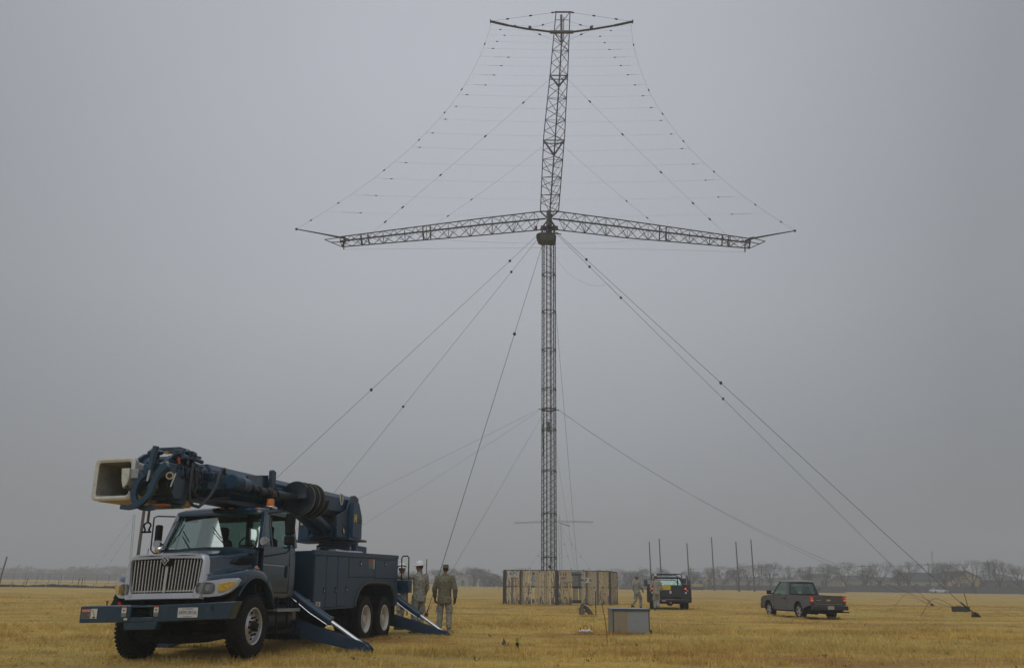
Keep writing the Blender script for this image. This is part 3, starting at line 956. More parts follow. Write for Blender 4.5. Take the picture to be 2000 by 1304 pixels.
        sg = [(0.925, 1.235), (1.08, 1.262), (1.125, 1.262), (1.11, 1.21), (1.06, 1.145), (0.99, 1.10), (0.93, 1.09), (0.915, 1.15)]
        MB().prism(sg, lambda a, c, d: (bez_x(a) + 0.014 + d, s * a, c), 0, 0.018).build('turn_signal', AMBER, P, bevel=0.004)

    # ---- cab
    HB, HT = 1.02, 0.90           # half widths at belt and roof
    zbelt, zroof = 1.93, 2.60
    Xw0, Xw1, Xb = -0.40, -0.70, -1.88
    def yw(z): return HB if z < zbelt else HB + (HT - HB) * (z - zbelt) / (zroof - zbelt)
    b = MB()
    b.box(-1.88, -0.42, -0.98, 0.98, 1.02, 1.10)            # floor
    b.box(-1.88, -1.84, -0.98, 0.98, 1.06, 1.98)            # back wall below windows
    b.box(-0.52, -0.42, -0.94, 0.94, 1.06, 1.84)            # firewall
    for s in (-1, 1):
        b.beam((-1.86, s * 0.985, 1.95), (-1.86, s * 0.87, 2.60), 0.10, 0.12, up=(1, 0, 0))
    b.beam((-1.86, 0, 1.95), (-1.86, 0, 2.60), 0.14, 0.05, up=(1, 0, 0))
    b.box(-1.89, -1.83, -0.90, 0.90, 2.50, 2.62)
    b.build('cab_shell', NAVY, P, bevel=0.01)
    for s in (-1, 1):
        MB().hexa([(-1.85, s * 0.07, 1.98), (-1.85, s * 0.93, 1.98), (-1.85, s * 0.85, 2.50), (-1.85, s * 0.07, 2.50), (-1.86, s * 0.07, 1.98), (-1.86, s * 0.93, 1.98), (-1.86, s * 0.85, 2.50), (-1.86, s * 0.07, 2.50)]).build('rear_window', GLASSD, P, smooth=0)
    # pillars
    for s in (-1, 1):
        MB().beam((Xw0 - 0.01, s * 0.985, 1.87), (Xw1 - 0.0, s * 0.875, 2.585), 0.085, 0.07, up=(1, 0, 0)).build('windscreen_pillar', NAVY, P, bevel=0.012)
    # roof
    rr = []
    for X, w, z, th in ((-0.60, 0.84, 2.555, 0.02), (-0.64, 0.895, 2.585, 0.05), (-0.80, 0.915, 2.60, 0.085), (-1.3, 0.925, 2.605, 0.12), (-1.75, 0.92, 2.60, 0.12), (-1.90, 0.90, 2.58, 0.09)):
        rr.append([(X, -w, z - 0.03), (X, -w, z + th * 0.3), (X, -w * 0.88, z + th * 0.75), (X, -w * 0.5, z + th), (X, 0, z + th * 1.08), (X, w * 0.5, z + th), (X, w * 0.88, z + th * 0.75), (X, w, z + th * 0.3), (X, w, z - 0.03), (X, 0, z - 0.035)])
    MB().loft(rr).build('roof', NAVY, P, smooth=50)
    for y in (-0.72, -0.17, 0.0, 0.17, 0.74):
        z = 2.64 - abs(y) ** 3 * 0.05
        MB().ell((-0.70, y, z + 0.012), (0.05, 0.065, 0.022), 14, 8).build('clearance_lamp', ORANGE, P)
    # cowl
    b = MB().loft([[(X, y, z) for (y, z) in ((-0.93, 1.85), (-0.5, 1.905), (0, 1.92), (0.5, 1.905), (0.93, 1.85), (0.93, 1.78), (-0.93, 1.78))] for X in (-0.33, -0.47)])
    b.build('cowl', NAVY, P, smooth=40)
    # windscreen with curved glass + gasket
    def wpt(y, t, off=0.0):
        hw = 0.945 + (0.84 - 0.945) * t
        z = 1.885 + (2.57 - 1.885) * t
        X = Xw0 + (Xw1 - Xw0) * t - 0.07 * (y) ** 2 + 0.03
        return (X + off, y * hw, z)
    rr = [[wpt(y, t) for y in np.linspace(-1, 1, 13)] for t in np.linspace(0, 1, 5)]
    w = MB().loft(rr, closed=False, cap=False).build('windscreen', GLASS, P, smooth=60)
    gk = [wpt(y, 0) for y in np.linspace(-1, 1, 13)] + [wpt(1, t) for t in (0.25, 0.5, 0.75)] + [wpt(y, 1) for y in np.linspace(1, -1, 13)] + [wpt(-1, t) for t in (0.75, 0.5, 0.25)]
    MB().tube(gk, 0.017, 6, closed=True).build('windscreen_gasket', SEAM, w)
    for y0, y1, t1 in ((-0.75, -0.42, 0.40), (-0.05, 0.42, 0.48)):
        b = MB()
        p0 = Vector(wpt(y1, 0.0, 0.03)); p1 = Vector(wpt(y0, t1, 0.03))
        b.tube([p0, (p0 + p1) / 2 + Vector((0.02, 0, 0)), p1], [0.012, 0.008, 0.006], 6)
        q0 = Vector(wpt(y0 - 0.03, t1 + 0.12, 0.015)); q1 = Vector(wpt(y0 + 0.22, t1 - 0.18, 0.015))
        b.tube([q0, q1], 0.009, 5)
        b.build('wiper', SEAM, P)
    # doors
    for s in (1, -1):
        dn = MB()
        x0, x1 = -0.50, -1.62
        rr = []
        for X in (x0, x1):
            rr.append([(X, s * 0.985, 1.09), (X, s * 1.005, 1.10), (X, s * 1.022, 1.35), (X, s * 1.025, 1.58), (X, s * 1.010, 1.60), (X, s * 1.018, 1.80), (X, s * 1.005, 1.93), (X, s * 0.965, 1.93)])
        dn.loft(rr)
        # window frame
        top = 2.555
        for a_, c_ in (((-0.47, 1.93), (-0.735, top)), ((-1.60, 1.93), (-1.60, top)), ((-0.735, top), (-1.60, top)), ((-0.86, 1.93), (-0.86, top))):
            dn.beam((a_[0], s * (yw(a_[1]) - 0.02), a_[1]), (c_[0], s * (yw(c_[1]) - 0.02), c_[1]), 0.045, 0.05 if a_[0] != c_[0] or a_[0] < -1 else 0.022, up=(0, 1, 0))
        dr = dn.build('door', NAVY, P, bevel=0.008)
        MB().hexa([(-0.50, s * 0.985, 1.94), (-0.86, s * 0.985, 1.94), (-0.86, s * 0.89, top), (-0.745, s * 0.89, top), (-0.50, s * 0.99, 1.94), (-0.86, s * 0.99, 1.94), (-0.86, s * 0.895, top), (-0.745, s * 0.895, top)]).build('quarter_glass', GLASSD, dr, smooth=0)
        if s < 0:
            MB().hexa([(-0.87, s * 0.985, 1.94), (-1.58, s * 0.985, 1.94), (-1.58, s * 0.89, top), (-0.87, s * 0.89, top), (-0.87, s * 0.99, 1.94), (-1.58, s * 0.99, 1.94), (-1.58, s * 0.895, top), (-0.87, s * 0.895, top)]).build('door_glass', GLASSD, dr, smooth=0)
        MB().box(x0 + 0.004, x0 + 0.016, s * 1.0 - 0.02, s * 1.0 + 0.012, 1.08, 1.93).build('door_seam', SEAM, P)
        MB().box(x1 - 0.016, x1 - 0.004, s * 1.0 - 0.02, s * 1.0 + 0.012, 1.08, 1.93).build('door_seam', SEAM, P)
        MB().box(-1.52, -1.44, s * 1.02, s * 1.045, 1.38, 1.60).build('door_handle', SEAM, dr, bevel=0.01)
        # rear corner panel
        b = MB()
        b.loft([[(X, s * 0.985, 1.04), (X, s * 1.010, 1.05), (X, s * 1.025, 1.35), (X, s * 1.022, 1.80), (X, s * 1.005, 1.95), (X, s * 0.93, 2.58), (X, s * 0.88, 2.58), (X, s * 0.95, 1.93)] for X in (-1.635, -1.885)])
        b.build('cab_corner', NAVY, P, bevel=0.008)
        b = MB(); b.loft([[(X, s * 0.93, 0.99), (X, s * 1.0, 1.0), (X, s * 1.012, 1.085), (X, s * 0.95, 1.09)] for X in (-0.5, -1.88)])
        b.build('door_sill', NAVY, P)
        # steps
        for z, y1 in ((0.80, 1.14), (0.42, 1.16)):
            st = MB(); st.box(-1.95, -0.95, s * 0.86, s * y1, z - 0.035, z - 0.015)
            for kx in range(13):
                st.box(-1.94 + kx * 0.078, -1.915 + kx * 0.078, s * 0.86, s * y1, z - 0.015, z)
            st.box(-1.95, -0.95, s * y1 - 0.012, s * y1 + 0.012, z - 0.05, z + 0.008)
            st.build('step', GALV if z > 0.6 else DARK, P)
        for X in (-1.0, -1.45, -1.9): MB().box(X - 0.02, X + 0.02, s * 1.10, s * 1.13, 0.40, 1.0).build('step_bracket', DARK, P)
        b = MB(); b.loft([[(X, s * (0.72 + 0.28 * cos(a)), 0.62 + 0.27 * sin(a)) for a in np.linspace(0, 2 * pi, 18, endpoint=False)] for X in (-0.92, -1.98)])
        b.build('fuel_tank', mat('tank_grey', (0.05, 0.052, 0.055), 0.4, metal=0.4), P)
    # interior
    b = MB()
    b.loft([[(X, -0.92, 1.5), (X, -0.92, z), (X, -0.3, z + 0.02), (X, 0.25, z + 0.02), (X, 0.55, z + 0.06), (X, 0.92, z), (X, 0.92, 1.5)] for X, z in ((-0.46, 1.84), (-0.60, 1.87), (-0.78, 1.84), (-0.86, 1.70))])
    b.build('dashboard', SEATM, P, smooth=40)
    MB().tube([(-0.98 + 0.06 * sin(a) , 0.48 + 0.215 * cos(a), 1.97 + 0.155 * sin(a)) for a in np.linspace(0, 2 * pi, 28, endpoint=False)], 0.014, 8, closed=True).build('steering_wheel', SEAM, P)
    b = MB(); b.beam((-0.97, 0.28, 1.97), (-0.97, 0.68, 1.97), 0.02, 0.03); b.cyl((-0.97, 0.48, 1.97), (-0.8, 0.48, 1.75), 0.03); b.build('steering_column', SEAM, P)
    for y in (-0.50, 0.48):
        b = MB()
        b.loft([[(-1.50 - t * 0.12, y - w_, 1.5 + t * 0.72), (-1.50 - t * 0.12, y + w_, 1.5 + t * 0.72), (-1.62 - t * 0.12, y + w_, 1.5 + t * 0.72), (-1.62 - t * 0.12, y - w_, 1.5 + t * 0.72)] for t, w_ in ((0, 0.23), (0.5, 0.26), (0.85, 0.22), (0.9, 0.13), (1.18, 0.12), (1.24, 0.09))])
        b.box(-1.55, -1.05, y - 0.25, y + 0.25, 1.42, 1.58)
        b.build('seat', SEATM, P, bevel=0.03)
    MB().box(-0.80, -0.77, -0.80, -0.55, 2.42, 2.52).build('sun_visor', SEATM, P)
    MB().box(-1.0, -0.9, 0.86, 0.90, 1.95, 2.5).build('inner_trim', SEATM, P)

    # mirrors
    for s in (1, -1):
        y = s * 1.30
        if s > 0:
            y = 1.42
            pipe = [(-0.72, 0.95, 2.54), (-0.62, y - 0.1, 2.56), (-0.66, y, 2.53), (-0.72, y, 2.45), (-0.72, y, 1.86), (-0.70, y - 0.05, 1.80), (-0.60, 1.10, 1.75), (-0.55, 1.0, 1.74)]
            big = (-0.86, -0.56, y - 0.06, y + 0.04, 2.15, 2.52); small = (-0.90, -0.60, y - 0.06, y + 0.05, 1.95, 2.13)
            MB().tube(pipe, 0.014, 8).build('mirror_bracket', SEAM, P)
            MB().box(-0.80, -0.66, y - 0.10, y + 0.06, 2.13, 2.52).build('wing_mirror', DARK, P, bevel=0.03)
            MB().box(-0.80, -0.64, y - 0.10, y + 0.07, 1.94, 2.11).build('convex_mirror', DARK, P, bevel=0.035)
        else:
            y = -1.19
            pipe = [(-0.55, -0.88, 2.52), (-0.35, y + 0.06, 2.52), (-0.33, y, 2.49), (-0.33, y, 2.42), (-0.33, y, 1.90), (-0.36, y + 0.05, 1.84), (-0.45, -0.99, 1.80)]
            MB().tube(pipe, 0.014, 8).build('mirror_bracket', mat('bracket_blue', (0.012, 0.014, 0.03), 0.4), P)
            MB().box(-0.48, -0.34, y + 0.03, y + 0.13, 2.03, 2.36).build('wing_mirror', DARK, P, bevel=0.03)
            MB().ell((-0.38, y + 0.15, 1.90), (0.07, 0.10, 0.07), 14, 8).build('convex_mirror', CHROME, P)
        # spot lamp on the pillar
        sp = MB().lathe([(0.02, -0.10), (0.05, -0.09), (0.072, -0.03), (0.078, 0.02), (0.074, 0.035)], (-0.36, s * 1.08, 2.0), (1, 0, 0), 20, True).build('spot_lamp', CHROME, P)
        MB().lathe([(0.068, 0.03), (0.03, 0.0), (0.005, -0.01)], (-0.352, s * 1.08, 2.0), (1, 0, 0), 20).build('lamp_glass', LAMP, sp)
        MB().cyl((-0.40, s * 1.08, 2.0), (-0.46, s * 0.98, 2.0), 0.014).build('lamp_stalk', SEAM, sp)
    # beacon, aerial
    bc = MB().lathe([(0.075, 0.0), (0.078, 0.02), (0.070, 0.10), (0.064, 0.145), (0.02, 0.152)], (-0.95, 0.86, 2.69), (0, 0, 1), 20, True).build('beacon', ORANGE, P)
    MB().box(-1.06, -0.84, 0.76, 0.96, 2.645, 2.69).build('beacon_base', CHROME, bc, bevel=0.01)
    MB().cyl((-0.80, 0.12, 2.68), (-0.80, 0.12, 2.80), 0.008, n=6).build('aerial', SEAM, P)

    # ---- utility body (rises slightly to the rear)
    def zk(x, z): return z + (-(x + 2.36)) * 0.026
    XF, XR, YB = -2.36, -7.96, 1.22
    pts = [(XF, zk(XF, 0.75)), (XF, zk(XF, 1.84))]
    side_poly = [(XF, zk(XF, 0.75)), (XF, zk(XF, 1.93)), (XR, zk(XR, 1.93)), (XR, zk(XR, 0.68))]
    arch_p = [(-7.72, 0.80), (-7.66, 1.02), (-7.52, 1.20), (-7.30, 1.31), (-7.0, 1.35), (-6.3, 1.36), (-5.65, 1.34), (-5.30, 1.29), (-5.03, 1.17), (-4.86, 1.0), (-4.78, 0.84), (-4.76, 0.80)]
    poly = side_poly + [(-7.74, zk(-7.74, 0.68))] + arch_p + [(-4.74, zk(-4.7, 0.72))]
    body = None
    for s in (1, -1):
        b = MB().prism(poly, lambda a, c, d: (a, s * d, c), YB - 0.5, YB).build('body_side', BOXP, P, bevel=0.008)
        body = body or b
        # lid rail
        MB().hexa([(XF + 0.01, s * (YB - 0.06), zk(XF, 1.845)), (XR - 0.01, s * (YB - 0.06), zk(XR, 1.845)), (XR - 0.01, s * (YB + 0.018), zk(XR, 1.845)), (XF + 0.01, s * (YB + 0.018), zk(XF, 1.845)),
                   (XF + 0.01, s * (YB - 0.06), zk(XF, 1.945)), (XR - 0.01, s * (YB - 0.06), zk(XR, 1.945)), (XR - 0.01, s * (YB + 0.018), zk(XR, 1.945)), (XF + 0.01, s * (YB + 0.018), zk(XF, 1.945))]).build('top_rail', BOXP, b, bevel=0.006)
        MB().tube([(a, s * (YB + 0.012), c) for a, c in arch_p], 0.032, 8).build('arch_trim', TRIM, b)
        # doors as proud panels with dark gaps round them
        doors = [(-2.40, -2.995, 0.79, 1.825, 'v'), (-3.025, -3.635, 0.79, 1.825, 'v'), (-3.665, -4.285, 0.79, 1.825, 'v'), (-4.33, -6.07, 1.40, 1.82, 'h'), (-6.10, -7.92, 1.36, 1.80, 'h')]
        for x0, x1, z0, z1, k in doors:
            if k == 'v' :
                q = [(x0, zk(x0, z0)), (x0, zk(x0, z1)), (x1, zk(x1, z1)), (x1, zk(x1, z0))]
            else:
                q = [(x0, zk(x0, z0)), (x0, zk(x0, z1)), (x1, zk(x1, z1)), (x1, zk(x1, z0))]
            cx, cz = sum(a for a, _ in q) / 4, sum(c for _, c in q) / 4
            big = [(cx + (a - cx) * 1.0 + math.copysign(0.012, a - cx), cz + (c - cz) + math.copysign(0.012, c - cz)) for a, c in q]
            gp = MB().prism(big, lambda a, c, d: (a, s * d, c), YB - 0.02, YB + 0.002).build('door_gap', SEAM, b, smooth=0)
            dr = MB().prism(q, lambda a, c, d: (a, s * d, c), YB - 0.01, YB + 0.014).build('locker_door', BOXP, b, bevel=0.005)
            if k == 'v': lx, lz = x1 + 0.09, zk(x1, 1.13)
            else: lx, lz = (x0 + x1) / 2 + 0.15, zk(x0, 1.72)
            lt = MB(); lt.box(lx - 0.035, lx + 0.035, s * (YB + 0.014), s * (YB + 0.022), lz - 0.06, lz + 0.06)
            lt.build('latch', SEAM, b)
            lt = MB(); lt.box(lx - 0.012, lx + 0.022, s * (YB + 0.022), s * (YB + 0.034), lz - 0.035, lz + 0.02)
            lt.build('latch_handle', CHROME, b)
    # front, rear, roof and inner panels
    MB().hexa([(XF, -YB, 0.76), (XF - 0.04, -YB, 0.76), (XF - 0.04, YB, 0.76), (XF, YB, 0.76), (XF, -YB, 1.93), (XF - 0.04, -YB, 1.93), (XF - 0.04, YB, 1.93), (XF, YB, 1.93)]).build('body_front_panel', NAVY, P)
    b = MB(); b.box(XR, XR + 0.04, -YB + 0.02, YB - 0.02, 0.9, 1.45); b.build('body_rear_panel', BOXP, P)
    MB().hexa([(XF - 0.03, -YB + 0.5, 1.45), (XR, -YB + 0.5, 1.6), (XR, YB - 0.5, 1.6), (XF - 0.03, YB - 0.5, 1.45), (XF - 0.03, -YB + 0.5, 1.50), (XR, -YB + 0.5, 1.65), (XR, YB - 0.5, 1.65), (XF - 0.03, YB - 0.5, 1.50)]).build('bed_floor', GALV, P)
    b = MB()
    b.box(-7.8, -4.65, -1.16, 1.16, 1.38, 1.42)
    b.build('wheel_housing', DARK, P)
    # bits lying on the body top
    b = MB(); b.box(-5.75, -4.1, 0.82, 0.98, zk(-5, 1.95), zk(-5, 1.99)); b.cyl((-4.2, 0.9, zk(-4.2, 1.98)), (-5.9, 0.95, zk(-5.9, 1.98)), 0.02)
    b.build('stowed_bar', STEEL, P)
    b = MB(); b.tube([(-3.6 + 0.02 * k, 0.95 + 0.05 * sin(k), zk(-3.6, 1.98) + 0.03 * cos(k * 1.3)) for k in range(12)], 0.02, 6); b.build('stowed_chain', DARK, P)
    # reflector, decals
    MB().prism([(-7.60, 1.52), (-7.84, 1.52), (-7.72, 1.36)], lambda a, c, d: (a, d, c), YB + 0.002, YB + 0.006).build('triangle_sticker', DECALK, P)
    MB().box(-5.95, -5.62, YB + 0.015, YB + 0.018, 1.84, 1.90).build('locker_decal_header', DECALR, P)
    MB().box(-5.95, -5.62, YB + 0.015, YB + 0.018, 1.68, 1.838).build('locker_decal', DECALG, P)
    MB().box(-6.03, -5.96, YB + 0.015, YB + 0.018, 1.68, 1.90).build('locker_decal_side', DECALW, P)
    MB().box(-2.75, -2.52, YB + 0.015, YB + 0.019, 0.83, 0.92).build('data_plate', DECALW, P)
    b = MB(); b.box(-2.66, -2.58, YB + 0.019, YB + 0.022, 0.845, 0.905); b.build('data_plate_print', DECALG, P)
    MB().box(-2.30, -2.24, 1.16, 1.20, 0.90, 0.97).build('side_marker', ORANGE, P)
    MB().box(-2.52, -2.46, 1.20, 1.215, 0.765, 0.79).build('side_marker', RED, P)

    # ---- outriggers: slanted legs to the ground with cylinders
    def outrigger(X, s, ymount, foot_y, sink, zt):
        g = MB()
        # leg: deep beam tapering to the foot
        prof = [(ymount - 0.2, 0.68), (ymount - 0.2, 0.36), (foot_y - 0.40, 0.02), (foot_y - 0.02, -0.05), (foot_y + 0.02, 0.02), (foot_y - 0.10, 0.145), (foot_y - 0.30, 0.215)]
        g.prism([(a, c) for a, c in prof], lambda a, c, d: (X + d, s * a, c), -0.11, -0.085)
        g.prism([(a, c) for a, c in prof], lambda a, c, d: (X + d, s * a, c), 0.085, 0.11)
        g.prism([(ymount - 0.2, 0.42), (ymount - 0.2, 0.36), (foot_y - 0.40, 0.02), (foot_y - 0.02, -0.05), (foot_y - 0.02, 0.0)], lambda a, c, d: (X + d, s * a, c), -0.085, 0.085)
        leg = g.build('outrigger_leg', NAVY2, P, bevel=0.008)
        A = Vector((X, s * (ymount + 0.02), zt)); B = Vector((X, s * (foot_y - 0.10), 0.06))
        Mx = A + (B - A) * 0.53
        c = MB().cyl(A, Mx, 0.085, n=20)
        c.cyl(Mx - (B - A).normalized() * 0.05, Mx, 0.10, n=20)
        cy = c.build('outrigger_cylinder', NAVYB, leg)
        MB().cyl(Mx, B, 0.042, n=16).build('piston_rod', STEEL, leg)
        MB().cyl((X - 0.13, B.y, 0.055), (X + 0.13, B.y, 0.055), 0.045, n=12).build('pivot_pin', NAVYB, leg)
        MB().tube([A + Vector((0.08, 0, -0.06)), A + (B - A) * 0.25 + Vector((0.09, 0, -0.10)), Mx + Vector((0.06, 0, -0.09))], 0.009, 5).build('hydraulic_line', STEEL, leg)
        b = MB(); b.box(X - 0.13, X + 0.13, s * 0.40, s * (ymount + 0.08), 0.34, 0.95)
        b.build('outrigger_housing', NAVY, P, bevel=0.01)
    outrigger(-2.16, 1, 0.86, 2.58, 0, 1.08)
    outrigger(-8.2, 1, 0.95, 2.62, 0, 1.10)
    outrigger(-2.16, -1, 0.86, 2.40, 0, 1.08)
    outrigger(-8.2, -1, 0.95, 2.40, 0, 1.10)
    MB().box(-8.34, -8.02, -0.95, 0.95, 0.60, 0.98).build('rear_crossbeam', NAVY, P, bevel=0.01)

    # ---- rear step post with hand loop and control box
    b = MB().tube([(-8.36, 1.20, 1.42), (-8.36, 1.20, 2.04), (-8.36, 1.23, 2.09), (-8.36, 1.37, 2.09), (-8.36, 1.40, 2.04), (-8.36, 1.40, 1.42)], 0.018, 8)
    b.build('hand_loop', SEAM, P)
    MB().box(-8.5, -8.22, 1.0, 1.46, 1.13, 1.46).build('control_box', NAVY, P, bevel=0.015)
    MB().box(-8.42, -8.30, 1.20, 1.36, 0.70, 1.13).build('control_post', GALV, P)
    MB().box(-8.40, -8.34, 1.365, 1.385, 0.55, 1.13).build('control_reflector', RED, P)

    # ---- pedestal and turret
    b = MB(); b.box(-7.25, -6.15, -0.36, 0.50, 1.62, 2.30)
    b.build('pedestal', NAVY2, P, bevel=0.015)
    MB().box(-7.15, -6.35, 0.505, 0.62, 1.95, 2.28).build('pedestal_locker', BOXP, P, bevel=0.01)
    MB().lathe([(0.06, 0), (0.085, 0.02), (0.085, 0.05), (0.05, 0.06)], (-7.16, 0.45, 2.16), (-0.3, 1, 0), 16, True).build('pedestal_gauge', SEAM, P)
    MB().box(-6.30, -6.22, 0.506, 0.512, 2.12, 2.24).build('pedestal_sticker', DECALW, P)
    MB().box(-6.147, -6.143, -0.33, -0.21, 2.12, 2.24).build('pedestal_sticker', DECALW, P)
    MB().cyl((-6.6, 0.05, 2.30), (-6.6, 0.05, 2.42), 0.50, n=36).build('slew_ring', NAVY2, P)
    b = MB()
    for s in (-1, 1):
        b.prism([(-5.62, 2.45), (-5.55, 2.95), (-6.25, 3.16), (-6.55, 3.54), (-6.80, 3.58), (-7.05, 3.52), (-7.1, 2.42)], lambda a, c, d: (a, d, c), s * 0.36 - 0.025, s * 0.36 + 0.025)
    b.box(-7.1, -5.7, -0.36, 0.36, 2.42, 2.47)
    b.build('turret', NAVY2, P, bevel=0.01)
    # pivot hoses
    b = MB()
    for k in range(5):
        b.tube([(-6.55 + 0.05 * k, 0.30 - k * 0.03, 2.6), (-6.75, 0.33 - k * 0.05, 3.2 + 0.02 * k), (-6.95 + 0.03 * k, 0.32 - k * 0.06, 3.42), (-7.02, 0.28 - k * 0.06, 3.2)], 0.022, 6)
    b.build('turret_hoses', HOSE, P)
    cab1 = MB().prism([(-6.40, 2.48), (-6.40, 3.36), (-6.80, 3.38), (-7.04, 3.05), (-7.06, 2.48)], lambda a, c, d: (a, d, c), 0.38, 0.50)  .build('turret_locker', BOXP, P, bevel=0.01)
    MB().box(-7.18, -5.9, 0.36, 0.60, 2.40, 2.45).build('turret_deck', NAVY2, P)
    text('turret_lettering', 'Altec', 0.20, mat('dim_print', (0.05, 0.055, 0.05), 0.6), cab1, (-6.66, 0.504, 2.93), (-1, 0, 0), (0, 0, 1), 0.003, 'LEFT', 0.95)
    def logo_a(par, o, r, m):
        r = Vector(r); o = Vector(o); up = Vector((0, 0, 1)); nn = r.cross(up) * 0.004
        b = MB()
        f = lambda pts: b.prism(pts, lambda a, c, d: tuple(o + r * a + up * c + nn * d), 0, 1)
        f([(-0.10, -0.10), (-0.04, -0.10), (-0.02, -0.03), (-0.02, 0.03), (-0.05, 0.10), (-0.10, 0.10)])
        f([(0.10, -0.10), (0.04, -0.10), (0.02, -0.03), (0.02, 0.03), (0.05, 0.10), (0.10, 0.10)][::-1])
        f([(-0.02, -0.03), (0.02, -0.03), (0.02, 0.03), (-0.02, 0.03)]); f([(-0.05, 0.075), (0.05, 0.075), (0.05, 0.10), (-0.05, 0.10)])
        b.build('logo', m, par)
    logo_a(cab1, (-6.56, 0.503, 2.97), (-1, 0, 0), YEL)
    # operator platform & cabinet on the passenger side, facing forward
    opc = MB().box(-6.5, -5.9, -0.76, -0.18, 2.42, 3.02).build('operator_cabinet', BOXP, P, bevel=0.015)
    op2 = MB().box(-6.5, -5.92, -0.17, 0.02, 2.42, 3.06).build('operator_cabinet_section', BOXP, P, bevel=0.012)
    logo_a(opc, (-5.89, -0.60, 2.88), (0, 1, 0), YEL)
    text('cabinet_lettering', 'Altec', 0.17, MATS['dim_print'], opc, (-5.893, -0.48, 2.85), (0, 1, 0), (0, 0, 1), 0.003, 'LEFT')
    MB().box(-6.6, -5.82, -0.80, 0.10, 2.36, 2.415).build('operator_deck', NAVY2, P)
    MB().tube([(-5.9, -0.78, 2.40), (-5.88, -0.86, 2.50), (-5.88, -0.84, 2.95), (-5.9, -0.80, 3.05)], 0.014, 6).build('deck_rail', SEAM, P)
    # ---- boom
    def hexsec(x, zc, w, h, yc=0.0):
        return [(x, yc + w / 2, zc - h * 0.30), (x, yc + w / 2, zc + h * 0.30), (x, yc + w * 0.30, zc + h / 2), (x, yc - w * 0.30, zc + h / 2), (x, yc - w / 2, zc + h * 0.30), (x, yc - w / 2, zc - h * 0.30), (x, yc - w * 0.3, zc - h / 2), (x, yc + w * 0.3, zc - h / 2)]
    zb = lambda x: 3.29 - (x + 6.9) * 0.028
    bo = MB().loft([hexsec(x, zb(x), 0.56, 0.56) for x in (-6.95, -2.0)]).build('lower_boom', BOXP, P, bevel=0.01)
    b = MB(); b.loft([hexsec(x, zb(x), 0.61, 0.61) for x in (-2.05, -1.88)]); b.build('boom_collar', NAVY2, bo, bevel=0.006)
    bi = MB().loft([hexsec(x, zb(x) - 0.01, 0.50, 0.58) for x in (-1.95, 0.25)]).build('inner_boom', BOXP, P, bevel=0.01)
    bt = MB().loft([hexsec(x, zb(x) - 0.015, 0.44, 0.52) for x in (0.2, 1.1)]).build('tip_boom', NAVY2, P, bevel=0.01)
    # white badge holder on the lower boom
    MB().prism([(-5.95, 3.55), (-6.16, 3.53), (-6.17, 3.38), (-6.11, 3.27), (-6.02, 3.26), (-5.96, 3.38)], lambda a, c, d: (a, d + (0 if c > 3.4 else 0), c), 0.285, 0.305).build('shield_sticker', DECALW, bo)
    MB().prism([(-6.01, 3.52), (-6.08, 3.515), (-6.07, 3.33), (-6.03, 3.31)], lambda a, c, d: (a, d, c), 0.306, 0.310).build('shield_slot', DECALK, bo)
    # lift cylinders
    for s in (1, -1):
        MB().cyl((-4.15, s * 0.16, 3.0), (-5.95, s * 0.16, 2.55), 0.105, n=20).build('lift_cylinder', NAVYB, P)
        MB().cyl((-3.6, s * 0.16, 3.12), (-4.2, s * 0.16, 2.99), 0.05, n=14).build('lift_rod', STEEL, P)
    MB().prism([(-5.5, 2.45), (-6.3, 2.45), (-6.2, 2.75), (-5.85, 2.75)], lambda a, c, d: (a, d, c), -0.3, 0.3).build('cylinder_bracket', NAVY2, P)
    b = MB()
    b.tube([(-5.55, 0.375, 2.66), (-5.9, 0.38, 2.78), (-6.2, 0.385, 2.7)], 0.02, 6)
    b.build('turret_piping', HOSE, P)
    MB().lathe([(0.085, 0), (0.085, 0.01), (0.01, 0.012)], (-6.05, 0.386, 2.62), (0, 1, 0), 16, True).build('tyre_mark_plate', SEAM, P)
    MB().prism([(-5.98, 2.66), (-6.04, 2.69), (-6.07, 2.62), (-6.11, 2.64), (-6.07, 2.55), (-6.01, 2.58)], lambda a, c, d: (a, d, c), 0.399, 0.402).build('worn_sticker', DECALW, P)
    # hose tray under the boom
    b = MB()
    for k in range(6):
        b.tube([(0.95, 0.16 - k * 0.05, 2.80), (0.3, 0.16 - k * 0.05, 2.78), (-1.0, 0.15 - k * 0.05, 2.80), (-2.6, 0.15 - k * 0.05, 2.92), (-3.4, 0.1 - k * 0.05, 2.99)], 0.022, 6)
    b.build('hose_bundle', HOSE, P)
    MB().hexa([(0.55, -0.22, 2.70), (-2.9, -0.22, 2.74), (-2.9, 0.25, 2.74), (0.55, 0.25, 2.70), (0.55, -0.22, 2.74), (-2.9, -0.22, 2.90), (-2.9, 0.25, 2.90), (0.55, 0.25, 2.74)]).build('hose_tray', NAVY2, P, bevel=0.01)
    b = MB()
    for k in range(22):
        b.box(0.45 - k * 0.15, 0.52 - k * 0.15, 0.252, 0.258, 2.705 + k * 0.002, 2.722 + k * 0.002)
    b.build('tray_rivets', TRIM, P)
    # side rail / tool bracket posts
    MB().prism([(-1.80, 3.52), (-1.86, 3.55), (-1.99, 3.52), (-1.99, 2.72), (-1.86, 2.70)], lambda a, c, d: (a, d, c), 0.36, 0.44).build('auger_bracket', NAVYB, P, bevel=0.008)
    MB().prism([(-1.0, 3.32), (-1.86, 3.44), (-1.86, 3.20), (-1.0, 3.0)], lambda a, c, d: (a, d, c), 0.28, 0.33).build('bracket_gusset', NAVY, P)
    MB().prism([(0.60, 2.86), (0.60, 2.98), (-0.55, 3.12), (-0.55, 3.00)], lambda a, c, d: (a, d, c), 0.27, 0.40).build('auger_link', NAVYB, P, bevel=0.006)
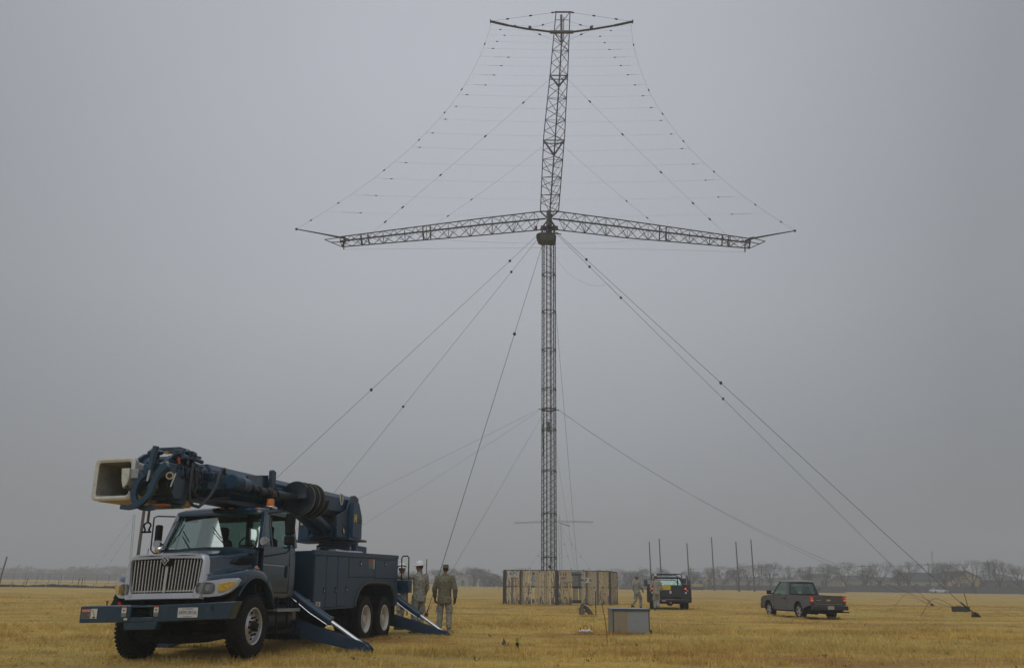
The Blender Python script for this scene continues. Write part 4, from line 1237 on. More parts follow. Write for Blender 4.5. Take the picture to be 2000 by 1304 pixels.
    # auger motor & shaft
    mo = MB().lathe([(0.02, 0), (0.13, 0.0), (0.155, 0.03), (0.155, 0.30), (0.16, 0.31), (0.16, 0.36), (0.155, 0.37), (0.15, 0.60), (0.12, 0.64), (0.02, 0.645)], (-0.02, 0.48, 3.07), (-1, 0, -0.03), 26, True).build('auger_motor', BOXP, P)
    MB().lathe([(0.158, 0.0), (0.162, 0.02), (0.162, 0.05), (0.158, 0.07)], (-0.32, 0.48, 3.06), (-1, 0, -0.03), 26).build('motor_band', NAVY, mo)
    b = MB(); b.cyl((-0.62, 0.48, 3.05), (-1.15, 0.49, 3.03), 0.05, n=14); b.cyl((-0.85, 0.485, 3.045), (-0.95, 0.485, 3.04), 0.08, n=14); b.cyl((-1.15, 0.49, 3.03), (-1.8, 0.50, 3.03), 0.085, n=14)
    b.cyl((-1.45, 0.49, 3.03), (-1.5, 0.5, 3.03), 0.11, n=14)
    b.build('auger_shaft', AUGER, P)
    b = MB(); b.lathe([(0.05, 0), (0.12, 0.01), (0.12, 0.05), (0.05, 0.06)], (-1.60, 0.50, 3.03), (-1, 0, 0), 8, True); b.cyl((-1.66, 0.50, 3.17), (-1.66, 0.50, 2.88), 0.035, n=8); b.cyl((-1.70, 0.40, 3.1), (-1.70, 0.62, 2.96), 0.03, n=8)
    b.build('shaft_coupling', mat('coupling_rust', (0.10, 0.075, 0.04), 0.7, metal=0.4, var=0.4, scale=14), P)
    # auger flighting
    b = MB(); b.cyl((-1.86, 0.52, 3.04), (-3.85, 0.56, 3.10), 0.085, n=14)
    b.build('auger_stem', AUGER, P)
    turns, NSEG = 4.0, 112
    rings = []
    for i in range(NSEG + 1):
        t = i / NSEG
        a = 2 * pi * turns * t
        x = -2.70 - 1.05 * t
        yc, zc = 0.54 + 0.02 * t, 3.05 + 0.05 * t
        R = 0.365 if t > 0.02 else 0.28
        c, s_ = cos(a), sin(a)
        rings.append([(x - 0.012, yc + 0.06 * c, zc + 0.06 * s_), (x - 0.012, yc + R * c, zc + R * s_), (x + 0.012, yc + R * c, zc + R * s_), (x + 0.012, yc + 0.06 * c, zc + 0.06 * s_)])
    fl = MB().loft(rings).build('auger_flight', AUGER, P, smooth=30)
    eb = [((r[1][0] + r[2][0]) / 2, 0.54 + (r[1][1] - 0.54) * 1.005, 3.09 + (r[1][2] - 3.09) * 1.005) for r in rings[3:]]
    MB().tube(eb, 0.011, 5).build('flight_edge', mat('worn_edge', (0.13, 0.095, 0.035), 0.6, var=0.4, scale=12), fl)
    b = MB()
    for k in range(7):
        a = 0.4 + k * 0.5
        b.prism([(-0.05, -0.02), (0.0, 0.03), (0.09, 0.0)], lambda p, r_, d, a=a: (-3.80 - p, 0.56 + (0.24 + 0.012 * k + r_) * cos(a) + d * sin(a), 3.12 + (0.24 + 0.012 * k + r_) * sin(a) - d * cos(a)), -0.02, 0.02)
    b.build('auger_teeth', AUGER, P)
    MB().box(-2.2, -2.0, 0.30, 0.50, 2.95, 3.2).build('auger_cradle', NAVYB, P, bevel=0.01)
    # bending hoses at the side
    MB().tube([(1.22, 0.44, 3.22), (1.30, 0.47, 3.0), (1.33, 0.48, 2.78), (1.33, 0.49, 2.60), (1.22, 0.5, 2.51), (1.02, 0.5, 2.50), (0.84, 0.5, 2.60), (0.66, 0.5, 2.74), (0.50, 0.5, 2.92), (0.42, 0.5, 3.12), (0.33, 0.5, 3.25), (0.22, 0.48, 3.27), (0.14, 0.44, 3.18)], 0.028, 10).build('looped_hose', HOSE, P, smooth=80)
    MB().tube([(1.12, 0.38, 3.1), (1.12, 0.42, 2.9), (1.05, 0.40, 2.74), (0.80, 0.38, 2.66), (0.45, 0.36, 2.66), (0.1, 0.34, 2.76), (-0.4, 0.3, 2.82)], 0.020, 10).build('looped_hose', HOSE, P, smooth=80)
    MB().tube([(1.20, 0.43, 3.3), (1.16, 0.47, 3.05), (1.10, 0.48, 2.85), (1.16, 0.47, 2.72), (1.24, 0.46, 2.82), (1.22, 0.45, 3.02)], 0.018, 8).build('looped_hose', HOSE, P, smooth=80)
    # hose clamp post
    b = MB(); b.box(0.42, 0.56, 0.26, 0.46, 3.04, 3.16); b.cyl((0.5, 0.36, 3.12), (0.5, 0.36, 3.24), 0.03, n=10); b.build('hose_clamp', NAVY, P, bevel=0.008)
    # ---- boom tip: winch, sheaves, manifolds
    hd = MB()
    hd.prism([(0.95, 2.80), (1.0, 3.34), (1.25, 3.44), (1.55, 3.36), (1.85, 3.18), (1.92, 2.98), (1.80, 2.74), (1.50, 2.54), (1.15, 2.52)], lambda a, c, d: (a, d, c), 0.26, 0.32)
    hd.prism([(0.95, 2.80), (1.0, 3.34), (1.25, 3.44), (1.55, 3.36), (1.85, 3.18), (1.92, 2.98), (1.80, 2.74), (1.50, 2.54), (1.15, 2.52)], lambda a, c, d: (a, d, c), -0.32, -0.26)
    hd.box(1.05, 1.7, -0.27, 0.27, 2.55, 2.62)
    hd.build('boom_head', NAVYB, P, bevel=0.01)
    b = MB()
    b.cyl((1.45, -0.27, 3.12), (1.45, 0.27, 3.12), 0.20, n=24); b.cyl((1.72, -0.2, 2.80), (1.72, 0.42, 2.80), 0.18, n=24)
    b.cyl((1.62, 0.30, 2.80), (1.62, 0.44, 2.80), 0.22, n=24)
    b.build('winch', NAVYB, P)
    MB().cyl((1.45, 0.3, 2.66), (1.45, 0.42, 2.66), 0.10, n=18).build('winch_motor', NAVY2, P)
    rb_ = random.Random(5)
    for k in range(16):
        x = rb_.uniform(1.0, 1.7); z = rb_.uniform(2.98, 3.42) - (0.25 * max(0, x - 1.4)); y = rb_.uniform(0.30, 0.40)
        sx_, sz_ = rb_.uniform(0.04, 0.10), rb_.uniform(0.03, 0.08)
        mm_ = rb_.choice([NAVYB, NAVY, DARK, NAVYB])
        if k % 2: MB().box(x - sx_, x + sx_, y - 0.06, y + 0.06, z - sz_, z + sz_).build('valve_block', mm_, P, bevel=0.008)
        else: MB().cyl((x - sx_, y, z), (x + sx_, y + 0.02, z), sz_ * 0.8, n=12).build('valve_fitting', mm_, P)
    b = MB()
    for k in range(6):
        z = 3.33 - k * 0.09
        b.cyl((1.00, 0.33, z), (0.72, 0.31, z - 0.005), 0.036, n=10)
    b.build('manifold_pipes', NAVYB, P)
    b = MB()
    for k in range(9):
        x0 = rb_.uniform(0.95, 1.5); z0 = rb_.uniform(2.9, 3.35)
        b.tube([(x0, 0.36, z0), (x0 + 0.05, 0.46, z0 - 0.08), (x0 + rb_.uniform(-0.1, 0.1), 0.47, z0 - 0.22), (x0 - 0.05, 0.38, z0 - 0.36)], 0.014, 6)
    b.build('small_hoses', HOSE, P)
    MB().box(1.56, 1.62, 0.37, 0.40, 3.16, 3.27).build('red_tag', DECALR, P)
    MB().box(1.6, 1.68, 0.36, 0.38, 3.02, 3.10).build('red_cap', mat('worn_red', (0.22, 0.03, 0.02), 0.7), P)
    b = MB(); b.box(1.02, 1.35, -0.22, 0.24, 3.44, 3.50); b.box(0.72, 1.0, -0.2, 0.30, 3.38, 3.42); b.ell((1.75, 0.05, 3.34), (0.13, 0.14, 0.05), 12, 6)
    b.cyl((1.62, 0.0, 3.28), (1.85, 0.05, 3.36), 0.05, n=10); b.build('top_plates', NAVY, P, bevel=0.01)
    b = MB(); b.box(1.1, 1.5, 0.0, 0.24, 2.48, 2.60); b.box(1.25, 1.6, -0.05, 0.2, 2.46, 2.50)
    b.build('lower_skid', NAVYB, P, bevel=0.01)
    MB().box(1.62, 1.80, 0.15, 0.35, 2.455, 2.485).build('orange_strap', mat('strap_orange', (0.35, 0.10, 0.02), 0.7), P)
    # pole guide claws
    def bar_path(pts, w, t, name, m, x0):
        b = MB(); N = len(pts)
        rings = []
        for i, (y, z) in enumerate(pts):
            a = pts[min(i + 1, N - 1)]; c = pts[max(i - 1, 0)]
            d = Vector((a[0] - c[0], a[1] - c[1])).normalized(); n_ = Vector((-d.y, d.x))
            ww = w * (1 - 0.35 * i / (N - 1))
            rings.append([(x0 - t / 2, y - n_.x * ww / 2, z - n_.y * ww / 2), (x0 - t / 2, y + n_.x * ww / 2, z + n_.y * ww / 2), (x0 + t / 2, y + n_.x * ww / 2, z + n_.y * ww / 2), (x0 + t / 2, y - n_.x * ww / 2, z - n_.y * ww / 2)])
        return b.loft(rings).build(name, m, P, bevel=0.006)
    bar_path([(0.60, 3.05), (0.53, 2.99), (0.47, 2.93), (0.43, 2.85), (0.40, 2.76), (0.37, 2.65), (0.32, 2.55), (0.23, 2.46), (0.12, 2.405), (0.0, 2.385), (-0.13, 2.40)], 0.115, 0.07, 'pole_claw', NAVYB, 2.24)
    bar_path([(0.14, 2.92), (0.06, 2.84), (0.015, 2.73), (0.0, 2.62), (0.02, 2.52), (0.09, 2.43), (0.18, 2.385), (0.28, 2.37), (0.40, 2.385)], 0.115, 0.07, 'pole_claw', NAVYB, 2.14)
    MB().prism([(-0.03, 2.86), (0.02, 2.97), (0.30, 3.12), (0.50, 3.05), (0.46, 2.88), (0.25, 2.84)], lambda a, c, d: (2.08 + d, a, c), -0.04, 0.02).build('claw_plate', NAVYB, P, bevel=0.01)
    MB().cyl((2.16, 0.315, 3.36), (2.2, 0.275, 2.98), 0.052, n=16).build('claw_cylinder', NAVYB, P)
    MB().cyl((2.2, 0.275, 2.98), (2.2, 0.25, 2.80), 0.018, n=10).build('claw_rod', STEEL, P)
    MB().cyl((1.98, 0.60, 2.94), (2.0, 0.545, 2.72), 0.014, n=8).build('second_claw_rod', STEEL, P)
    MB().ell((2.2, 0.36, 2.70), (0.07, 0.09, 0.09), 14, 8).build('claw_joint', NAVYB, P)
    b = MB(); b.prism([(0.27, 3.05), (0.34, 3.12), (0.46, 3.14), (0.46, 3.02), (0.38, 2.93), (0.29, 2.88)], lambda a, c, d: (1.98 + d, a, c), 0, 0.05); b.build('bucket_mount_plate', FIBRE, P, bevel=0.008)
    b = MB(); b.lathe([(0.045, -0.26), (0.05, 0.0), (0.062, 0.01), (0.062, 0.03), (0.04, 0.03)], (2.02, 0.52, 2.90), (0.7, 0.55, -0.1), 18); b.build('mount_pipe', FIBRE, P)
    MB().cyl((1.96, 0.47, 2.905), (2.035, 0.53, 2.90), 0.036, n=12).build('pipe_bore', RUST, P)
    b = MB(); b.box(1.8, 1.98, 0.0, 0.5, 2.88, 3.12); b.build('tip_bracket', NAVYB, P, bevel=0.02)
    # ---- bucket (stowed on its side, open end forward)
    def rrect(x, y0, y1, z0, z1, r, n=5):
        pts = []
        for cy, cz, a0 in ((y1 - r, z1 - r, 0), (y0 + r, z1 - r, pi / 2), (y0 + r, z0 + r, pi), (y1 - r, z0 + r, 1.5 * pi)):
            for k in range(n + 1):
                a = a0 + pi / 2 * k / n
                pts.append((x, cy + r * cos(a), cz + r * sin(a)))
        return pts
    b = MB()
    out = [rrect(0.62, -0.62, -0.02, 2.56, 3.05, 0.07), rrect(1.20, -0.72, -0.05, 2.54, 3.12, 0.07), rrect(1.93, -0.80, -0.15, 2.57, 3.19, 0.07), rrect(1.94, -0.84, -0.11, 2.54, 3.23, 0.08), rrect(2.03, -0.84, -0.11, 2.54, 3.23, 0.08)]
    bk = b.loft(out, True, False)
    k0 = len(b.v) - len(out[0])
    inn = [rrect(2.045, -0.81, -0.14, 2.57, 3.20, 0.07), rrect(2.03, -0.77, -0.18, 2.61, 3.16, 0.05)]
    b.loft([out[-1]] + inn, True, False)
    b.add(out[0], [tuple(range(len(out[0])))])
    bucket = b.build('bucket', FIBRE, P, smooth=40)
    MB().loft([rrect(2.03, -0.77, -0.18, 2.61, 3.16, 0.05), rrect(1.2, -0.69, -0.12, 2.64, 3.08, 0.05), rrect(0.75, -0.58, -0.10, 2.66, 3.0, 0.05), [(0.74, -0.4, 2.83)] * 24], True, False).build('bucket_inside', FIBREY, bucket, smooth=40)
    MB().hexa([(0.60, -0.60, 2.53), (1.93, -0.76, 2.535), (1.93, -0.18, 2.535), (0.60, -0.02, 2.53), (0.60, -0.63, 2.66), (1.93, -0.78, 2.58), (1.93, -0.16, 2.58), (0.60, 0.0, 2.66)]).build('bucket_base_panel', YELLOWED, bucket)
    MB().loft([rrect(0.50, -0.50, 0.06, 2.55, 2.70, 0.05), rrect(0.75, -0.55, 0.05, 2.53, 2.72, 0.05)]).build('bucket_cover', YELLOWED, P)
    MB().prism([(-0.22, 3.02), (-0.08, 3.02), (-0.07, 2.84), (-0.10, 2.76), (-0.16, 2.70), (-0.2, 2.82)], lambda a, c, d: (2.20 + d, a, c), -0.16, 0.02).build('bucket_bracket', FIBRE, P, bevel=0.01)
    b = MB(); b.box(2.05, 2.18, -0.07, 0.06, 2.86, 3.01); b.build('bracket_box', GALV, P, bevel=0.006)
    MB().tube([(2.15, -0.15, 2.76), (2.15, -0.12, 2.70), (2.12, -0.06, 2.68)], 0.03, 8).build('bracket_hook', AUGER, P)
    b = MB(); b.cyl((1.9, 0.02, 3.14), (1.95, 0.20, 3.16), 0.025, n=8); b.cyl((1.9, 0.12, 3.21), (1.95, 0.2, 3.12), 0.02, n=8); b.build('bracket_pins', DARK, P)
    MB().prism([(-0.12, 3.20), (0.10, 3.10), (0.12, 2.96), (-0.14, 3.05)], lambda a, c, d: (1.7 + d, a, c), -0.3, 0.0).build('bucket_lip_bracket', FIBRE, P, bevel=0.01)
    b = MB(); b.ell((1.80, 0.30, 2.76), (0.13, 0.16, 0.18), 18, 12); b.build('rotator', SEAM, P)
    # winch rope and shackle
    MB().tube([(1.80, 0.09, 2.66), (1.80, 0.085, 2.40)], 0.012, 8).build('winch_rope', mat('rope_brown', (0.10, 0.07, 0.05), 0.9), P)
    MB().tube([(1.80, 0.085, 2.42), (1.80, 0.082, 2.3), (1.80, 0.08, 2.17)], [0.016, 0.022, 0.02], 8).build('rope_thimble', MATS['rope_brown'], P)
    sh = MB().tube([(1.80, 0.08 + 0.058 * cos(a) * (1.1 if sin(a) > 0 else 0.9), 2.125 + 0.060 * sin(a)) for a in np.linspace(-0.9, pi + 0.9, 20)] + [(1.80, 0.038, 2.03)], 0.014, 8)
    sh.tube([(1.80, 0.118, 2.08), (1.80, 0.128, 2.03)], 0.016, 8)
    sh.tube([(1.80, -0.005, 2.035), (1.80, 0.155, 2.035)], 0.016, 8)
    sh.build('shackle', DARK, P)
    # mud flap and rear bits
    for s in (-1, 1):
        MB().box(-7.83, -7.81, s * 0.62, s * 1.20, 0.42, 0.86).build('mud_flap', RUBBER, P)
    return T
truck()

# ================================================================== LATTICE MAST
MX, MY = 2.77, 61.0
PLAT_Z = 27.0
def mast():
    T = thing('lattice_mast', 'tall dark six legged lattice mast rising out of the plank enclosure', 'mast', (MX, MY, 0))
    r, z1 = 0.525, PLAT_Z - 0.2
    ph0 = radians(12)
    legs = [(r * cos(ph0 + k * pi / 3), r * sin(ph0 + k * pi / 3)) for k in range(6)]
    for x, y in legs:
        b = MB().beam((x, y, 0), (x, y, z1), 0.055, 0.055, up=(x, y, 0))
        for k in range(1, 9):
            b.box(x - 0.045, x + 0.045, y - 0.045, y + 0.045, k * 3.0 - 0.09, k * 3.0 + 0.09)
        b.build('mast_leg', MASTM, T, smooth=0)
    ph = 0.50
    n = int(z1 / ph)
    b = MB()
    for k in range(n):
        z = k * ph + 0.1
        for i in range(6):
            p, q_ = legs[i], legs[(i + 1) % 6]
            a = (p[0], p[1], z); c = (q_[0], q_[1], z + ph * 0.5); e = (p[0], p[1], z + ph)
            if i % 2: a, c, e = (q_[0], q_[1], z), (p[0], p[1], z + ph * 0.5), (q_[0], q_[1], z + ph)
            b.beam(a, c, 0.018, 0.018); b.beam(c, e, 0.018, 0.018)
    st = b.build('mast_bracing', MASTM, T, smooth=0); st['kind'] = 'stuff'
    b = MB()
    for k in range(0, n, 6):
        z = k * ph + 0.1
        for i in range(6):
            p, q_ = legs[i], legs[(i + 1) % 6]
            b.beam((p[0], p[1], z), (q_[0], q_[1], z), 0.04, 0.04)
    b.build('mast_ring', MASTM, T, smooth=0)['kind'] = 'stuff'
    # inside: ladder and cable run
    b = MB()
    for s in (-1, 1): b.beam((-0.05 + s * 0.13, 0.1, 0), (-0.05 + s * 0.13, 0.1, z1), 0.03, 0.02)
    b.build('ladder_rail', MASTL, T, smooth=0)
    b = MB()
    for k in range(int(z1 / 0.3)): b.beam((-0.18, 0.1, 0.2 + k * 0.3), (0.08, 0.1, 0.2 + k * 0.3), 0.015, 0.015)
    b.build('ladder_rung', MASTL, T, smooth=0)['kind'] = 'stuff'
    MB().cyl((0.22, -0.02, 0.3), (0.22, -0.02, z1), 0.022, n=6).build('coax_cable', WIRE, T)
    MB().tube([(-0.5, -0.2, 10.0), (-0.42, -0.3, 10.3), (-0.46, -0.3, 12.0), (-0.38, -0.28, 13.2)], 0.02, 5).build('loose_cable', WIRE, T)
    MB().box(-0.10, 0.08, -0.2, -0.04, 11.9, 12.6).build('junction_box', MASTL, T)
    MB().ell((0.03, -0.25, 2.45), (0.09, 0.09, 0.12), 10, 6).build('obstruction_lamp', MASTM, T)
    # guy attachment collars
    for z in (13.55,):
        b = MB()
        for i in range(6):
            p, q_ = legs[i], legs[(i + 1) % 6]
            b.beam((p[0] * 1.03, p[1] * 1.03, z), (q_[0] * 1.03, q_[1] * 1.03, z), 0.07, 0.10)
            b.beam((p[0], p[1], z), (p[0] * 1.5, p[1] * 1.5, z), 0.04, 0.05)
        b.build('guy_collar', MASTM, T, smooth=0)
    # slatted work cage at the top with vertical slats
    cw = MB()
    zc0, zc1 = 26.72, 27.12
    n = 8
    ring0 = [(-0.18 + x * 0.60, y * 0.55, zc0) for x, y in ((-1, -0.55), (-0.6, -1), (0.9, -1), (1.15, -0.6), (1.15, 0.6), (0.9, 1), (-0.6, 1), (-1, 0.55))]
    ring1 = [(-0.18 + x * 0.76, y * 0.62, zc1 + (0.12 if abs(x + 0.8) < 0.3 else 0)) for x, y in ((-1, -0.55), (-0.75, -1), (0.8, -1), (0.95, -0.6), (0.95, 0.6), (0.8, 1), (-0.75, 1), (-1, 0.55))]
    cage = MB().loft([ring0, ring1], True, False)
    cage.add(ring0, [tuple(range(n))])
    cage = cage.build('work_cage', mat('olive_cage', (0.075, 0.072, 0.045), 0.8, var=0.3), T, smooth=0)
    for k in range(n):
        a, c = Vector(ring0[k]), Vector(ring1[k]); a2, c2 = Vector(ring0[(k + 1) % n]), Vector(ring1[(k + 1) % n])
        for j in range(3):
            t = (j + 0.5) / 3
            p, q2 = a.lerp(a2, t), c.lerp(c2, t)
            off = Vector((p.x + 0.05, p.y, 0)).normalized() * 0.02
            rod(p + off, q2 + off, 0.02, 'cage_slat', MASTM, cage, 4)
    MB().tube([(x, y, z + 0.02) for x, y, z in ring1], 0.03, 5, closed=True).build('cage_rim', MASTM, cage)
    b = MB()
    for i in range(6):
        b.beam((legs[i][0] * 0.95, legs[i][1] * 0.95, 26.6), (legs[i][0] * 0.9, legs[i][1] * 0.9, 28.0), 0.05, 0.05)
    b.beam((-0.6, 0, 27.5), (0.75, 0, 27.5), 0.10, 0.10); b.beam((0, -0.6, 27.55), (0, 0.6, 27.55), 0.08, 0.10)
    b.beam((0.15, -0.3, 27.4), (0.95, -0.3, 27.32), 0.05, 0.06)
    b.build('head_frame', MASTM, T, smooth=0)
    b = MB(); b.beam((-0.62, 0, 28.02), (0.62, 0, 28.02), 0.22, 0.16); b.beam((0, -0.6, 28.02), (0, 0.6, 28.02), 0.2, 0.16); b.lathe([(0.42, -0.06), (0.42, 0.06)], (0, 0, 27.93), (0, 0, 1), 18, True); b.beam((-0.5, -0.1, 27.2), (-0.5, -0.1, 27.95), 0.12, 0.16); b.beam((0.45, 0.1, 27.2), (0.45, 0.1, 27.95), 0.10, 0.12); b.cyl((0, 0, 26.8), (0, 0, 27.9), 0.26, n=12)
    b.build('bearing_plate', MASTM, T, smooth=20)
    return legs
legs = mast()

# ================================================================== LOG-PERIODIC ANTENNA (rotating head)
def antenna():
    base = PY(1071, 440, 61.0)
    T = thing('log_periodic_antenna', 'huge rotatable wire antenna with three lattice booms on top of the mast', 'antenna', base)
    L = lambda p: Vector(p) - base
    Wp = lambda px, py, D: PY(px, py, D) - base
    def interp(tab, t):
        ts = [a for a, _ in tab]
        for i in range(len(ts) - 1):
            if t <= ts[i + 1] + 1e-9:
                f = (t - ts[i]) / (ts[i + 1] - ts[i])
                return tab[i][1].lerp(tab[i + 1][1], f)
        return tab[-1][1]
    def boom(name, chords, radii, t_nodes, collars):
        """chords: three tables (t, point)"""
        b = MB()
        b.tube([p for _, p in chords[0]], radii[0], 6)
        root = b.build(name, MASTM, T)
        MB().tube([p for _, p in chords[1]], radii[1], 6).build('boom_chord', MASTM, root)
        MB().tube([p for _, p in chords[2]], radii[2], 6).build('boom_chord', MASTM, root)
        N = len(t_nodes)
        P3 = [[interp(c, t) for c in chords] for t in t_nodes]
        for i in range(N):
            a, c, e = P3[i]
            if i < N - 1:
                a2, c2, e2 = P3[i + 1]
                if i % 2 == 0:
                    for s_, q_ in ((a, c2), (c, e2), (e, a2)): rod(s_, q_, 0.026, 'boom_brace', MASTM, root)
                    for s_, q_ in ((e, c2),): rod(s_, q_, 0.018, 'boom_brace', MASTM, root)
                else:
                    for s_, q_ in ((c, a2), (e, c2), (a, e2)): rod(s_, q_, 0.026, 'boom_brace', MASTM, root)
                    for s_, q_ in ((c, e2),): rod(s_, q_, 0.018, 'boom_brace', MASTM, root)
            if i % 2 == 0 or i in collars:
                rod(a, c, 0.02, 'boom_strut', MASTM, root); rod(c, e, 0.02, 'boom_strut', MASTM, root); rod(a, e, 0.02, 'boom_strut', MASTM, root)
        for t in collars:
            if name == 'upper_boom':
                a, c, e = [interp(cc, t) for cc in chords]; c2 = interp(chords[1], t - 0.045); a3, e3 = interp(chords[0], t - 0.018), interp(chords[2], t - 0.018)
                rod(a, c2, 0.075, 'collar_bar', MASTM, root); rod(e, c2, 0.075, 'collar_bar', MASTM, root); rod(a, e, 0.03, 'collar_bar', MASTM, root); rod(a3, e3, 0.045, 'collar_bar', MASTM, root)
                continue
            a, c, e = [interp(cc, t) for cc in chords]
            a2, c2, e2 = [interp(cc, t + 0.035) for cc in chords]
            rod(a, e, 0.055, 'collar_bar', MASTM, root); rod(a2, c2, 0.055, 'collar_bar', MASTM, root); rod(c2, e2, 0.065, 'collar_bar', MASTM, root)
            rod(a, c, 0.04, 'collar_bar', MASTM, root)
        return root
    # left arm: order (rear top, front, rear bottom)
    lt = [(0, Wp(1055, 413, 61.6)), (0.3, Wp(940, 426.6, 62.2)), (1, Wp(664, 462.5, 64.0))]
    lf = [(0, Wp(1066, 427, 60.7)), (0.3, Wp(940, 439.2, 61.2)), (1, Wp(664, 471, 63.3))]
    lb = [(0, Wp(1055, 449, 61.6)), (0.3, Wp(940, 459.5, 62.2)), (1, Wp(668, 482, 64.0))]
    tn = list(np.linspace(0.03, 1.0, 19))
    boom('left_boom', (lt, lf, lb), (0.045, 0.065, 0.045), tn, (0.55, 0.86))
    rt = [(0, Wp(1090, 413, 61.6)), (0.34, Wp(1220, 430.5, 62.2)), (1, Wp(1467, 466.3, 64.0))]
    rf = [(0, Wp(1079, 427, 60.7)), (0.34, Wp(1220, 443.8, 61.2)), (1, Wp(1463, 474, 63.3))]
    rbm = [(0, Wp(1090, 449, 61.6)), (0.34, Wp(1220, 464.3, 62.2)), (1, Wp(1464, 485, 64.0))]
    boom('right_boom', (rt, rf, rbm), (0.045, 0.065, 0.045), tn, (0.52, 0.85))
    ul = [(0, Wp(1055.5, 412, 61.7)), (0.38, Wp(1062, 266, 61.9)), (0.70, Wp(1075, 140.5, 61.8)), (1, Wp(1086, 24, 61.5))]
    uf = [(0, Wp(1072.5, 430, 60.6)), (0.08, Wp(1075, 400, 60.6)), (0.38, Wp(1084, 276, 60.6)), (0.70, Wp(1093.4, 141, 60.7)), (0.86, Wp(1096.6, 85, 60.8)), (0.861, Wp(1096.7, 84.5, 60.8))]
    ur = [(0, Wp(1091, 412, 61.7)), (0.38, Wp(1102.7, 266, 61.9)), (0.70, Wp(1109, 140.5, 61.8)), (1, Wp(1113.4, 24, 61.5))]
    ts = [0.0]
    step = 0.040
    while ts[-1] < 0.84:
        ts.append(ts[-1] + step * (1 + ts[-1] * 0.75))
    ts[-1] = 0.86
    boom('upper_boom', (ul, uf, ur), (0.045, 0.062, 0.045), ts, (0.36, 0.68))
    root = T
    # top section above the front chord's end
    for a, c in ((uf[-1][1], interp(ul, 0.895)), (uf[-1][1], interp(ul, 0.90)), (uf[-1][1], interp(ur, 0.90)), (interp(ul, 0.90), ur[-1][1]), (interp(ul, 0.96), interp(ur, 0.96)), (interp(ul, 0.90), interp(ur, 0.83)), (interp(ul, 0.87), uf[-1][1])):
        rod(a, c, 0.028, 'top_brace', MASTM, T)
    tb = MB().tube([Wp(1083, 24, 61.5), Wp(1117, 24, 61.5)], 0.07, 6).build('top_bar', MASTM, T)
    MB().tube([Wp(1096.2, 30, 61.2), Wp(1097, 84, 61.0)], 0.10, 8).build('feed_tube', MASTL, T)
    MB().tube([Wp(1101, 34, 61.3), Wp(1101, 82, 61.1)], 0.035, 6).build('feed_pipe', MASTM, T)
    # hub column and struts
    MB().cyl(Wp(1071.5, 462, 61.0), Wp(1071.5, 412, 61.0), 0.21, 0.17, n=14).build('rotator_column', MASTL, T)
    MB().cyl(Wp(1075, 462, 60.9), Wp(1075, 418, 60.9), 0.13, n=10).build('rotator_drive', MASTM, T)
    hub = Wp(1071.5, 428, 61.0)
    for p in (lt[0][1], rt[0][1], lb[0][1], rbm[0][1]): rod(hub, p, 0.06, 'hub_strut', MASTM, T, 6)
    rod(lt[0][1], rt[0][1], 0.045, 'hub_strut', MASTM, T, 6)
    rod(lb[0][1], Wp(1073, 425, 61), 0.03, 'hub_strut', MASTM, T); rod(rbm[0][1], Wp(1073, 425, 61), 0.03, 'hub_strut', MASTM, T)
    rod(lb[0][1], rbm[0][1], 0.05, 'hub_strut', MASTM, T)
    for px in (1047, 1087.5):
        MB().cyl(Wp(px, 448, 61.3), Wp(px, 442, 61.3), 0.10, n=10).build('red_beacon', mat('beacon_red_dull', (0.17, 0.012, 0.02), 0.4), T)
    # arm end frames and spreader poles
    for side, (tx_, ty_), (ax, ay), (bx, by), (cx, cy), (ex, ey), (vx, vy0, vy1) in (
            (-1, (579, 447.5), (674, 465.5), (634, 467.8), (645.5, 473), (668, 482), (671.5, 468, 487)),
            (1, (1552.5, 450.7), (1465, 466.5), (1494.6, 471.2), (1484, 476.5), (1464, 485), (1455, 476, 492))):
        MB().tube([Wp(ax, ay, 64.0), Wp((ax + tx_) / 2, (ay + ty_) / 2 - 0.3, 64.2), Wp(tx_, ty_, 64.4)], [0.085, 0.06, 0.045], 8).build('spreader_pole', MASTM, T)
        MB().ell(Wp(tx_, ty_, 64.4), (0.11, 0.11, 0.11), 8, 6).build('pole_cap', MASTM, T)
        rod(Wp(ax, ay - 3, 64.0), Wp(bx, by, 64.2), 0.035, 'end_strut', MASTM, T); rod(Wp(ax, 472.5, 63.3), Wp(cx, cy, 63.4), 0.04, 'end_strut', MASTM, T)
        rod(Wp(bx, by, 64.2), Wp(ex, ey, 64.0), 0.035, 'end_strut', MASTM, T); rod(Wp(bx, by, 64.2), Wp(cx, cy, 63.4), 0.03, 'end_strut', MASTM, T)
        rod(Wp(ax, ay - 3, 64.0), Wp(ex, ey, 64.0), 0.04, 'end_strut', MASTM, T); rod(Wp(ax + side * -2, ay + 2, 63.6), Wp(ex, ey, 64.0), 0.05, 'end_strut', MASTM, T)
        b = MB().beam(Wp(ax + side * 6, ay - 2, 63.9), Wp(ax - side * 8, ay + 4, 63.5), 0.22, 0.18)
        b.build('end_casting', MASTM, T)
        MB().tube([Wp(vx, vy0, 63.6), Wp(vx, vy1, 63.6)], 0.05, 6).build('hanging_post', MASTM, T)
    # top crossbar: two swept tubes from the centre clamp
    for side, (x1_, y1_), (mx_, my_) in ((-1, (957.5, 42), (1025, 56.2)), (1, (1236, 42.5), (1165, 56.2))):
        c0 = Wp(1098 + side * 2, 63, 60.7)
        MB().tube([Wp(1098 + side * 20, 62.8, 60.7), Wp(mx_, my_, 60.5), Wp((mx_ + x1_) / 2, (my_ + y1_) / 2 + 0.8, 60.2)], [0.085, 0.085, 0.085], 8).build('crossbar_tube', MASTM, T)
        MB().tube([Wp((mx_ + x1_) / 2, (my_ + y1_) / 2 + 0.8, 60.2), Wp(x1_, y1_, 59.9)], [0.10, 0.10], 8).build('crossbar_tip', MASTM, T)
